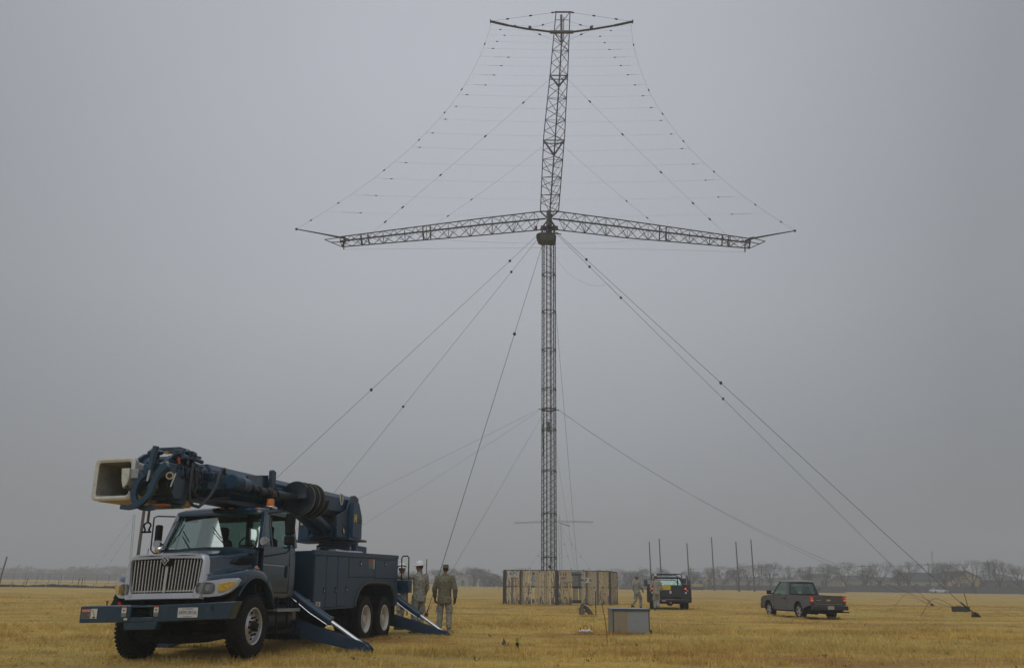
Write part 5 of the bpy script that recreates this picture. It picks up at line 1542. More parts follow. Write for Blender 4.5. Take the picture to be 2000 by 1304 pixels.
        MB().cyl(Wp(x1_ - side * 1, y1_, 59.9), Wp(x1_ + side * 3 * 0 + side * 0.5, y1_, 59.9), 0.16, n=8).build('tip_cap', MASTM, T)
        MB().cyl(Wp(mx_ + side * -10, my_ - 1, 60.5), Wp(mx_ + side * -10, my_ - 4, 60.5), 0.13, n=8).build('bar_clamp', MASTL, T)
    MB().tube([Wp(1074, 63, 60.7), Wp(1120, 63, 60.7)], 0.15, 10).build('crossbar_clamp', MASTL, T)
    # ---- wires
    ins_me = MB().ell((0, 0, 0), (0.07, 0.07, 0.16), 8, 6).mesh('insulator', 60); ins_me.materials.append(MASTM)
    def insulator(parent, p, d, s=1.0):
        ob = bpy.data.objects.new('insulator', ins_me); COL.objects.link(ob); ob.parent = parent
        ob.location = p; ob.rotation_mode = 'QUATERNION'; ob.rotation_quaternion = Vector(d).to_track_quat('Z', 'Y'); ob.scale = (s, s, s)
    def wire(name, pts, r, ins=(), s=1.0, m=FWIRE):
        w = MB().tube(pts, r, 4).build(name, m, T)
        for p in ins:
            best = min(range(len(pts) - 1), key=lambda i: ((pts[i] + pts[i + 1]) / 2 - p).length)
            insulator(w, p, pts[best + 1] - pts[best], s)
        return w
    # catenaries; the wires lie in a plane between the top crossbar (59.9 m away) and the arm tips (64.4 m)
    def Dc(y): return 59.9 + 4.5 * max(0, min(1, (y - 43) / 405.0)) ** 1.0
    Lx = [(957.5, 43), (959, 48.8), (956.4, 57.3), (952.7, 68.2), (948.8, 80.5), (943.9, 94.3), (937.5, 110.5), (929.3, 127), (919.5, 145.5), (908.3, 165), (895.8, 184.5), (879, 207.4), (858, 232.5), (832.4, 259.4), (804.6, 287.2), (770, 316.8), (731, 347.9), (686, 380), (635.6, 413), (579, 447.5)]
    Rx = [(1236, 43.5), (1232.8, 49.7), (1233, 59.6), (1234.9, 70.3), (1236.5, 82.7), (1239, 96), (1242.8, 111), (1247.8, 127.3), (1254, 145.5), (1262.3, 165.5), (1271.6, 187), (1285.6, 210), (1302.7, 235), (1322.7, 261.6), (1347, 290), (1377, 320), (1412, 351), (1452, 383.5), (1498.6, 416), (1552.4, 450.6)]
    insL = [None, (1006, 47), (977, 57.5), (985.5, 70.3), (971, 81.5), (963, 95.5), (993, 95.5), (979, 111), (964.5, 127), (948, 146), (912, 185), (891, 208.5), (870, 233.6), (845, 260), (820, 288), (793, 319), (764.5, 350.6), (734.5, 384), (704.5, 419)]
    insR = [None, (1157, 46), (1193, 58.5), (1172, 70.6), (1181, 83), (1190, 97), (1201, 111.5), (1212.5, 129), (1226.5, 147), (1240, 167), (1255.6, 187.4), (1272, 211), (1290.6, 235.7), (1310.6, 262.3), (1331.9, 291), (1354, 321), (1378, 353.5), (1403, 386), (1429, 420.5)]
    for tab in (Lx, Rx):
        pts = [Wp(x, y, Dc(y)) for x, y in tab]
        mk = []
        for i in range(9, len(tab) - 1, 2):
            mk.append(pts[i].lerp(pts[i + 1], 0.5))
        mk.append(pts[4].lerp(pts[5], 0.4)); mk.append(pts[-2].lerp(pts[-1], 0.5))
        wire('edge_catenary', pts, 0.0065, mk, 0.75, WIRE)
    for i in range(1, len(Lx) - 1):
        (xa, ya), (xb, yb) = Lx[i], Rx[i]
        A = Wp(xa, ya, Dc(ya)); B = Wp(xb, yb, Dc(yb))
        sag = 0.1 + 0.35 * (i / len(Lx)) ** 2
        pts = [A.lerp(B, t) - Vector((0, 0, sag * (1 - (2 * t - 1) ** 2))) for t in np.linspace(0, 1, 9)]
        def at_px(px):
            t = (px - xa) / (xb - xa)
            return A.lerp(B, t) - Vector((0, 0, sag * (1 - (2 * t - 1) ** 2)))
        w = MB().tube(pts, 0.0043, 4).build('element_wire', FWIRE, T)
        d = B - A
        if insL[i]: insulator(w, at_px(insL[i][0]), d, 0.62)
        if insR[i]: insulator(w, at_px(insR[i][0]), d, 0.62)
        for e0, px0, px1 in ((A, xa, insL[i][0] + 4), (B, xb, insR[i][0] - 4)):
            if i > 4: MB().tube([at_px(px1 - 18 * (1 if px1 < px0 else -1) * -1) if False else at_px(px1), at_px(px1 + (px0 - px1) * 0.55)], 0.010, 4).build('spreader_rod', WIRE, w)
    # stays from the upper boom to the arms
    def stay(a, b, marks, r, ins_s):
        A, B = Wp(*a, 61.4), Wp(*b, 63.0)
        pts = [A.lerp(B, t) - Vector((0, 0, 0.15 * (1 - (2 * t - 1) ** 2))) for t in np.linspace(0, 1, 7)]
        w = MB().tube(pts, r, 4).build('boom_stay', WIRE, T)
        for m_ in marks:
            t = (m_ - a[0]) / (b[0] - a[0])
            insulator(w, A.lerp(B, t) - Vector((0, 0, 0.15 * (1 - (2 * t - 1) ** 2))), B - A, ins_s)
    stay((1072, 156), (730, 452), (1021, 945.5, 858, 785, 752), 0.0072, 0.95)
    stay((1059, 287), (848, 440), (921, 875), 0.0065, 0.7)
    stay((1110, 156), (1418, 458), (1153, 1218, 1293, 1355, 1387), 0.0072, 0.95)
    stay((1103, 287), (1290, 446), (1224, 1264), 0.0065, 0.7)
    for a, b in (((1083, 24.5), (958, 42)), ((1115, 24.5), (1235.5, 42.5))):
        A, B = Wp(*a, 61.5), Wp(*b, 59.9)
        wire('crossbar_guy', [A, B], 0.011, [A.lerp(B, 0.03), A.lerp(B, 0.38), A.lerp(B, 0.74)], 1.0, WIRE)
    for a, b in (((1087, 42), (1033, 56)), ((1110, 42), (1158, 56)), ((1078, 78), (1030, 57)), ((1113, 78), (1158, 57))):
        A, B = Wp(*a, 61.4), Wp(*b, 60.5)
        wire('crossbar_guy', [A, B], 0.009, [A.lerp(B, 0.5)], 0.9, WIRE)
    for pts_ in ([(671.5, 487), (870, 485.5), (1072, 484), (1270, 487), (1455, 492)], [(846, 467), (905, 471), (1007, 474.8), (1072, 475.5), (1143, 474.8), (1215, 471.5), (1278, 468)]):
        pw = [Wp(x, y, 63.6 - 2.4 * (1 - abs(x - 1072) / 420)) for x, y in pts_]
        wire('lower_wire', pw, 0.007, [pw[2]] if False else [], 0.7)
antenna()

# ================================================================== GUY WIRES AND ANCHORS
BALL = MB().ell((0, 0, 0), (0.10, 0.10, 0.11), 10, 8).mesh('insulator', 60); BALL.materials.append(WIRE)
def guy(label, top, bot, r, balls, sag=0.0, r_end=None):
    top, bot = Vector(top), Vector(bot)
    N = 13
    fn = lambda t: top.lerp(bot, t) - Vector((0, 0, sag * 4 * t * (1 - t)))
    me = MB().tube([fn(t) - top for t in np.linspace(0, 1, N)], r, 5).mesh('guy_wire', 60)
    me.materials.append(WIRE)
    ob = bpy.data.objects.new('guy_wire', me); COL.objects.link(ob)
    ob.location = top
    tag(ob, label, 'guy wire', 'guy wires bracing the mast')
    for t in balls:
        i = inst(BALL, 'insulator', ob, fn(t) - top)
    return ob
def tpx(a, b, m):
    """fraction along a pixel-straight line, corrected for depth"""
    return m
ANC = {'near': G(832, 1203), 'right': G(1906, 1204), 'farright': G(1821, 1182), 'back': G(1137, 1162), 'left': G(276, 1178), 'farleft': G(490, 1164)}
ANC['back'] = Vector((7.1, 88.5, 0))
ztop, zmid = 27.55, 13.55
dirn = lambda a: (Vector((a.x - MX, a.y - MY, 0))).normalized()
def T_(key, z, off=0.62): return Vector((MX, MY, z)) + dirn(ANC[key]) * off
def frac(top, bot, px):
    """find t at which the straight line projects onto picture column px"""
    best, bt = 1e9, 0
    for t in np.linspace(0, 1, 400):
        p = top.lerp(bot, t); x, y, z = p.x, p.y, p.z - CAM_H
        zc = y * cos(PITCH) + z * sin(PITCH); yc = -y * sin(PITCH) + z * cos(PITCH)
        u = x / zc; v = yc / zc
        X = 1000 + (u * cos(ROLL) + v * sin(ROLL)) * F_PX
        if abs(X - px) < best: best, bt = abs(X - px), t
    return bt
for key, lab, marks in (
        ('near', 'guy wire from mast top down to the airmen behind the truck', (1005,)),
        ('right', 'upper guy wire ending at the nearest right anchor past the control box', (1146, 1408)),
        ('farright', 'upper guy wire ending at the farther right anchor, before the row of bare trees', (1151, 1213, 1412)),
        ('back', 'upper guy wire running down behind the plank enclosure', ()),
        ('left', 'leftmost guy wire from the mast top, passing over the truck boom', (996, 724.5)),
        ('farleft', 'guy wire from the mast top that crosses behind the turret, second from left', (998.5, 788))):
    a, b = T_(key, ztop), ANC[key]
    guy(lab, a, b, 0.0140 if key in ('near', 'right', 'farright') else 0.0115, [frac(a, b, m) for m in marks])
for key, lab, sg in (
        ('near', 'thin middle guy wire from mid mast down to the airmen behind the truck', 0.0),
        ('right', 'thin sagging middle guy wire ending near the control box at right', 1.3),
        ('farright', 'thin sagging middle guy wire ending at the far right anchor', 1.3),
        ('back', 'thin middle guy wire behind the enclosure, dropping from mid mast', 0.0),
        ('left', 'thin middle guy wire running left to behind the truck turret', 0.1),
        ('farleft', 'thin middle guy wire running left, lower of the two at the turret', 0.1)):
    a, b = T_(key, zmid, 0.75), ANC[key] + Vector((0, 0.35, 0.1))
    guy(lab, a, b, 0.0065, [], sg)
# light yellowish slack line looping beside the mast
w = MB().tube([PY(1083, 497, 60.5) - PY(1083, 497, 60.5)] + [PY(x, y, 60.4) - PY(1083, 497, 60.5) for x, y in ((1092, 513), (1108, 532), (1125, 545), (1150, 556), (1170, 559), (1186, 555), (1193, 558), (1204, 576))], 0.006, 4).build('slack_line', mat('pale_rope', (0.20, 0.19, 0.13), 0.8), None)
w.location = PY(1083, 497, 60.5)
tag(w, 'pale slack rope looping off the mast top beside the right guy wires', 'rope')

def anchor(key, label, sz=1.0):
    p = ANC[key]
    d = (Vector((MX, MY, 0)) - Vector((p.x, p.y, 0))).normalized()
    T = thing('guy_anchor', label, 'anchor', p, atan2(d.y, d.x), 'guy wire anchors in the grass')
    T.scale = (sz, sz, sz); sz = 1.0
    b = MB(); b.prism([(-0.30, -0.02), (0.25, -0.02), (0.18, 0.16), (0.02, 0.30), (-0.12, 0.22)], lambda a, c, dd: (a * sz, dd, c * sz), -0.10, 0.10)
    b.build('anchor_block', DARK, T, bevel=0.02)
    b = MB(); b.cyl((0.0, 0, 0.15), (0.75 * sz, 0, 0.85 * sz), 0.035, n=8); b.build('turnbuckle', DARK, T)
    b = MB(); b.box(0.02, 0.22, -0.14, 0.14, 0.10, 0.16); b.cyl((0.1, -0.14, 0.2), (0.1, 0.14, 0.2), 0.05, n=10); b.build('shackle_plate', RUST, T)
anchor('right', 'nearest right guy anchor with thick turnbuckle beside the dark control box', 0.8)
anchor('farright', 'smaller right guy anchor farther off, left of the dark control box', 0.55)
anchor('near', 'guy anchor between the two airmen behind the truck', 0.5)

# control box and bent rods near the right anchors
def right_bits():
    p = G(1877, 1194)
    T = thing('field_junction_box', 'low dark junction box on the grass beside the right guy anchor', 'junction box', p, 0.05)
    T.scale = (0.66, 0.66, 0.7)
    MB().box(-0.72, 0.72, -0.25, 0.25, 0.0, 0.40).build('box_body', mat('dark_grey_green', (0.028, 0.032, 0.030), 0.7), T, bevel=0.02)
    MB().box(-0.72, 0.72, -0.27, 0.27, 0.40, 0.425).build('box_lid', DARK, T)
    for x in (-0.28, -0.02): MB().lathe([(0.05, 0), (0.06, 0.05), (0.03, 0.09)], (x, 0, 0.425), (0, 0, 1), 10, True).build('box_knob', DARK, T)
    q_ = G(1892, 1194)
    b = MB().tube([(0, 0, 0), (-0.05, 0, 0.55), (-0.13, 0, 1.05)], 0.02, 5).build('marker_stake', DARK, None); b.location = q_
    tag(b, 'thin leaning dark stake right behind the low junction box', 'stake')
    for (pts, lab) in ((((1799, 1203), (1806, 1190), (1812, 1178), (1820, 1170), (1828, 1167.5), (1845, 1174), (1861, 1184)), 'bent thin rod arching over the grass left of the junction box'),
                       (((1744, 1183), (1752, 1178), (1762, 1165), (1771, 1158), (1782, 1162), (1800, 1172), (1819, 1182)), 'bent thin rod arching over the grass left of the farther anchor')):
        a, e = G(*pts[0]), G(*pts[-1])
        P_ = []
        for i, (x, y) in enumerate(pts):
            D = a.y + (e.y - a.y) * i / (len(pts) - 1)
            q3 = PY(x, y, D); q3.z = max(q3.z, 0.02); P_.append(q3 - a)
        w = MB().tube(P_, 0.012, 5).build('bent_rod', DARK, None); w.location = a
        tag(w, lab, 'rod')
right_bits()

# ================================================================== PLANK ENCLOSURE ROUND THE MAST BASE
def enclosure():
    c0 = Vector((3.6, 60.5, 0))
    T = thing('plank_enclosure', 'weathered cream plank enclosure with RLP 2 signs round the mast base', 'enclosure', c0)
    def board_mat(name, paint, bare, lo):
        m = bpy.data.materials.new(name); m.use_nodes = True
        n = m.node_tree; b = n.nodes['Principled BSDF']; b.inputs['Roughness'].default_value = 0.9
        g = n.nodes.new('ShaderNodeNewGeometry'); oi = n.nodes.new('ShaderNodeObjectInfo')
        def nz(scale, st, detail=5):
            mp = n.nodes.new('ShaderNodeMapping'); mp.inputs['Scale'].default_value = st
            n.links.new(g.outputs['Position'], mp.inputs[0])
            z = n.nodes.new('ShaderNodeTexNoise'); z.inputs['Scale'].default_value = scale; z.inputs['Detail'].default_value = detail; z.inputs['Roughness'].default_value = 0.65
            n.links.new(mp.outputs[0], z.inputs['Vector']); return z.outputs['Fac']
        def mathn(op, a, c):
            k = n.nodes.new('ShaderNodeMath'); k.operation = op; k.use_clamp = False
            for i_, v_ in enumerate((a, c)):
                if isinstance(v_, (int, float)): k.inputs[i_].default_value = v_
                else: n.links.new(v_, k.inputs[i_])
            return k.outputs[0]
        def mrn(v, a, c, d=0.0, e=1.0):
            k = n.nodes.new('ShaderNodeMapRange'); k.inputs['From Min'].default_value = a; k.inputs['From Max'].default_value = c
            k.inputs['To Min'].default_value = d; k.inputs['To Max'].default_value = e; n.links.new(v, k.inputs['Value']); return k.outputs[0]
        # peeling: long streaks + knots, worse on some boards and at the foot where rain splashes
        sp = n.nodes.new('ShaderNodeSeparateXYZ'); n.links.new(g.outputs['Position'], sp.inputs[0])
        foot = mathn('ADD', mrn(sp.outputs['Z'], 0.0, 0.55, 0.13, 0.0), mrn(mathn('ABSOLUTE', mathn('SUBTRACT', sp.outputs['Z'], 1.12), 0), 0.02, 0.06, 0.09, 0.0))
        st = mathn('ADD', nz(4.0, (4.0, 4.0, 0.5)), mathn('ADD', foot, mathn('MULTIPLY', mathn('SUBTRACT', oi.outputs['Random'], 0.5), 0.13)))
        peel = mrn(st, lo, lo + 0.05)
        knots = mrn(nz(7.5, (1.0, 1.0, 0.8), 2), 0.625, 0.66)
        rnd = mrn(oi.outputs['Random'], 0, 1, 0.72, 1.18)
        sc_ = n.nodes.new('ShaderNodeVectorMath'); sc_.operation = 'SCALE'; sc_.inputs[0].default_value = paint; n.links.new(rnd, sc_.inputs['Scale'])
        m1 = n.nodes.new('ShaderNodeMixRGB'); n.links.new(peel, m1.inputs[0]); n.links.new(sc_.outputs[0], m1.inputs[1]); m1.inputs[2].default_value = (*bare, 1)
        m2 = n.nodes.new('ShaderNodeMixRGB'); n.links.new(knots, m2.inputs[0]); n.links.new(m1.outputs[0], m2.inputs[1]); m2.inputs[2].default_value = (0.06, 0.04, 0.025, 1)
        n.links.new(m2.outputs[0], b.inputs['Base Color'])
        return m
    WOODS = [board_mat('peeling_cream_board', (0.50, 0.42, 0.265), (0.085, 0.080, 0.068), 0.562), board_mat('peeling_yellow_board', (0.49, 0.385, 0.215), (0.10, 0.09, 0.07), 0.57), board_mat('peeling_pale_board', (0.54, 0.475, 0.34), (0.09, 0.085, 0.075), 0.55)]
    GREYW = mat('bare_grey_board', (0.14, 0.14, 0.13), 0.9, var=0.25, dirt=(0.06, 0.055, 0.05), dirt_amt=0.7)
    DPOST = mat('dark_post', (0.055, 0.052, 0.048), 0.85, var=0.2)
    corners = [Vector((-0.32, 57.9, 0)), Vector((0.74, 57.6, 0)), Vector((3.06, 57.1, 0)), Vector((6.66, 58.2, 0)), Vector((7.62, 62.3, 0)), Vector((3.6, 65.0, 0)), Vector((-0.3, 63.2, 0))]
    H = 2.12
    top = MB()
    metal_b = {}
    rnd = random.Random(3)
    meshes = {}
    for i in range(7):
        a, b = corners[i] - c0, corners[(i + 1) % 7] - c0
        L = (b - a).length; d = (b - a).normalized(); ang = atan2(d.y, d.x)
        nb = max(3, int(L / 0.155))
        w = L / nb
        for k in range(nb):
            t0 = k * w
            u = (t0 + w / 2) / L
            # openings: narrow gap in the second face, gate hole in the third
            if i in (4, 5): continue
            if i == 1 and 0.30 < u < 0.40: continue
            grey = rnd.random() < 0.035
            z0, hgt = 0.02 + rnd.uniform(0, 0.03), H - rnd.uniform(0.0, 0.03)
            if i == 2 and 0.30 < u < 0.47: continue
            m = GREYW if grey else rnd.choice(WOODS)
            key = (m.name, round(w, 3))
            if key not in meshes:
                me = MB().box(-w / 2 + 0.009, w / 2 - 0.009, -0.014, 0.014, 0, 1).mesh('board', 0); me.materials.append(m); meshes[key] = me
            p = a + d * (t0 + w / 2)
            nrm = Vector((d.y, -d.x, 0))
            p = p + nrm * rnd.uniform(0.0, 0.014)
            # some boards end short where the lower half is replaced by grey
            ob = inst(meshes[key], 'board', T, (p.x, p.y, z0), (rnd.uniform(-0.006, 0.006), rnd.uniform(-0.004, 0.004), ang), (1, 1, hgt - z0))
        for z in (0.18, 1.12, 1.96):
            MB().beam(a - Vector((d.y, -d.x, 0)) * 0.05 + Vector((0, 0, z)), b - Vector((d.y, -d.x, 0)) * 0.05 + Vector((0, 0, z)), 0.05, 0.10).build('rail', DPOST, T, smooth=0)
        MB().beam(a + Vector((0, 0, H + 0.03)), b + Vector((0, 0, H + 0.03)), 0.07, 0.045).build('cap_rail', DPOST, T, smooth=0)
        pw = 0.16 if i in (0, 2, 3) else 0.10
        MB().box(a.x - pw / 2, a.x + pw / 2, a.y - 0.05, a.y + 0.05, 0, H + 0.01).build('corner_post', DPOST, T, smooth=0)
        MB().beam(a + d * 0.09 + Vector((d.y, -d.x, 0)) * 0.02 + Vector((0, 0, 0)), a + d * 0.09 + Vector((d.y, -d.x, 0)) * 0.02 + Vector((0, 0, H)), 0.14, 0.03, up=(d.y, -d.x, 0)).build('corner_trim', DPOST if i != 1 else GREYW, T, smooth=0)
    # narrow window: blue-grey plate in the upper part
    a, b = corners[1] - c0, corners[2] - c0; d = (b - a).normalized(); L = (b - a).length
    p0, p1 = a + d * L * 0.30, a + d * L * 0.40
    MB().beam(p0 + Vector((0, 0.05, 1.55)), p1 + Vector((0, 0.05, 1.55)), 0.02, 0.85).build('metal_panel', mat('pale_panel', (0.27, 0.31, 0.36), 0.5), T, smooth=0)
    # gate hole in the third face: galvanised flashing on top, grey pickets behind
    a, b = corners[2] - c0, corners[3] - c0; d = (b - a).normalized(); L = (b - a).length
    nrm = Vector((d.y, -d.x, 0))
    P_ = lambda t, z, off=0: a + d * L * t + nrm * off + Vector((0, 0, z))
    for t in np.linspace(0.315, 0.46, 7):
        if 0.40 < t < 0.43: 
            MB().beam(P_(t, 1.2, -0.02), P_(t, 2.0, -0.02), 0.07, 0.02, up=nrm).build('gate_picket', GREYW, T, smooth=0); continue
        MB().beam(P_(t, 0.3, -0.02), P_(t, 2.0, -0.02), 0.06, 0.02, up=nrm).build('gate_picket', GREYW, T, smooth=0)
    MB().beam(P_(0.42, 1.6, -0.08), P_(0.455, 1.6, -0.08), 0.02, 0.8).build('metal_panel', MATS['pale_panel'], T, smooth=0)
    for z in (0.25, 1.08, 1.16, 1.92):
        MB().beam(P_(0.30, z, 0.0), P_(0.475, z, 0.0), 0.05, 0.06).build('gate_rail', DPOST, T, smooth=0)
    MB().beam(P_(0.12, H + 0.062, 0.0), P_(0.62, H + 0.062, 0.0), 0.05, 0.02).build('metal_flashing', mat('bright_galv', (0.42, 0.44, 0.46), 0.4, metal=0.4), T, smooth=0)
    # signs
    def sign(face, t, z, w, h, nm, lines, off=0.05, m=PLATE):
        a, b = corners[face] - c0, corners[(face + 1) % 7] - c0; d = (b - a).normalized(); nrm = Vector((d.y, -d.x, 0))
        c = a + d * (b - a).length * t + nrm * off + Vector((0, 0, z))
        s = MB().beam(c - d * w / 2, c + d * w / 2, 0.015, h).build(nm, m, T, smooth=0)
        for txt, size, dz, mm_, sq in lines:
            text('sign_lettering', txt, size, mm_, s, c + nrm * 0.012 + Vector((0, 0, dz)), d, (0, 0, 1), 0.004, 'CENTER', sq)
        return s, c, d, nrm
    SIGNW = mat('sign_white', (0.50, 0.49, 0.45), 0.6)
    INK = mat('sign_ink', (0.035, 0.035, 0.05), 0.6)
    sign(0, 0.58, 1.86, 0.74, 0.34, 'sign', (('RLP 2', 0.24, 0.05, INK, 0.95), ('12/LP/2', 0.10, -0.11, mat('faded_ink', (0.2, 0.19, 0.18), 0.7), 0.9)), m=SIGNW)
    sign(2, 0.545, 1.56, 0.66, 0.34, 'sign', (('RLP  2', 0.27, 0.0, INK, 0.95),), m=SIGNW)
    s, c, d, nrm = sign(2, 0.125, 1.58, 0.36, 0.30, 'danger_sign', (), m=mat('faded_pale_blue', (0.30, 0.31, 0.33), 0.7))
    MB().beam(c + Vector((0, 0, 0.10)) - d * 0.18 + nrm * 0.012, c + Vector((0, 0, 0.10)) + d * 0.18 + nrm * 0.012, 0.006, 0.10).build('faded_red_band', mat('faded_red', (0.30, 0.11, 0.09), 0.7), s, smooth=0)
    sign(2, 0.24, 1.60, 0.38, 0.28, 'small_sign', (), m=mat('yellowed_card', (0.42, 0.36, 0.25), 0.7))
    # white scribble tag above them
enclosure()

# ================================================================== PEOPLE
SKIN = mat('skin', (0.22, 0.105, 0.065), 0.55, var=0.06)
HAIR = mat('dark_hair', (0.03, 0.018, 0.012), 0.9)
BOOT = mat('suede_boot', (0.10, 0.095, 0.07), 0.9)
BOOTD = mat('dark_boot', (0.025, 0.022, 0.02), 0.8)
GLOVE = mat('dark_glove', (0.02, 0.022, 0.028), 0.8)
HARD = mat('hard_hat_white', (0.68, 0.68, 0.68), 0.35, var=0.03)
CAMO1 = camo_mat('camouflage_cloth', ((0.165, 0.165, 0.14), (0.22, 0.215, 0.18), (0.275, 0.27, 0.23), (0.35, 0.345, 0.30)), 19)
CAMO2 = camo_mat('camouflage_coat', ((0.115, 0.105, 0.07), (0.145, 0.135, 0.09), (0.17, 0.158, 0.108), (0.205, 0.19, 0.14)), 19)

def remesh(mb, name, m, parent, voxel, wr=0.0, seed=0, smooth_it=2):
    me = bpy.data.meshes.new(name)
    me.from_pydata(mb.v, [], mb.f)
    tmp = bpy.data.objects.new(name + '_tmp', me); COL.objects.link(tmp)
    md = tmp.modifiers.new('r', 'REMESH'); md.mode = 'VOXEL'; md.voxel_size = voxel; md.use_smooth_shade = True
    sm = tmp.modifiers.new('s', 'SMOOTH'); sm.factor = 0.5; sm.iterations = smooth_it
    dg = bpy.context.evaluated_depsgraph_get()
    out = bpy.data.meshes.new_from_object(tmp.evaluated_get(dg))
    bpy.data.objects.remove(tmp)
    if wr:
        n = len(out.vertices)
        co = np.zeros(n * 3, np.float32); no = np.zeros(n * 3, np.float32)
        out.vertices.foreach_get('co', co); out.vertex_normals.foreach_get('vector', no)
        co = co.reshape(-1, 3); no = no.reshape(-1, 3)
        x, y, z = co[:, 0] + seed, co[:, 1] + seed * 0.7, co[:, 2]
        d = np.sin(z * 38 + 9 * np.sin(x * 11) + 5 * np.sin(y * 13)) * 0.5 + np.sin(z * 71 + x * 34 + 6 * np.sin(y * 21)) * 0.3 + np.sin(x * 53 - z * 27) * 0.25
        co += no * (d * wr)[:, None]
        out.vertices.foreach_set('co', co.ravel())
    out.name = name
    out.materials.clear(); out.materials.append(m)
    out.shade_smooth()
    ob = bpy.data.objects.new(name, out); COL.objects.link(ob); ob.parent = parent
    return ob

def ring_z(c, rx, ry, z, n=16, tw=0.0):
    return [(c[0] + rx * cos(2 * pi * k / n) * cos(tw) - ry * sin(2 * pi * k / n) * sin(tw), c[1] + rx * cos(2 * pi * k / n) * sin(tw) + ry * sin(2 * pi * k / n) * cos(tw), z) for k in range(n)]

def limb(b, pts, rs, n=12):
    b.tube(pts, rs, n)
    for p, r in zip(pts, rs): b.ell(p, (r * 0.99, r * 0.99, r * 0.99), n, 8)

def hand(b, wrist, d, palm_n, side):
    """palm, four curled fingers and a thumb; d is the forearm direction"""
    d = Vector(d).normalized(); n_ = Vector(palm_n); n_ = (n_ - d * n_.dot(d)).normalized(); s_ = d.cross(n_).normalized() * side
    w = Vector(wrist)
    b.beam(w - d * 0.01, w + d * 0.095, 0.05, 0.028, up=n_, w2=0.082, h2=0.03)
    for k, (ln, off) in enumerate(((0.072, -0.033), (0.083, -0.011), (0.078, 0.011), (0.062, 0.032))):
        p0 = w + d * 0.085 + s_ * off
        p1 = p0 + d * ln * 0.5 + n_ * 0.006
        p2 = p1 + d * ln * 0.3 + n_ * 0.022
        p3 = p2 + d * ln * 0.1 + n_ * 0.026
        b.tube([p0, p1, p2, p3], [0.011, 0.010, 0.009, 0.008], 8)
    t0 = w + d * 0.025 - s_ * 0.036
    b.tube([t0, t0 + d * 0.035 - s_ * 0.022 + n_ * 0.012, t0 + d * 0.065 - s_ * 0.024 + n_ * 0.024], [0.014, 0.012, 0.010], 8)

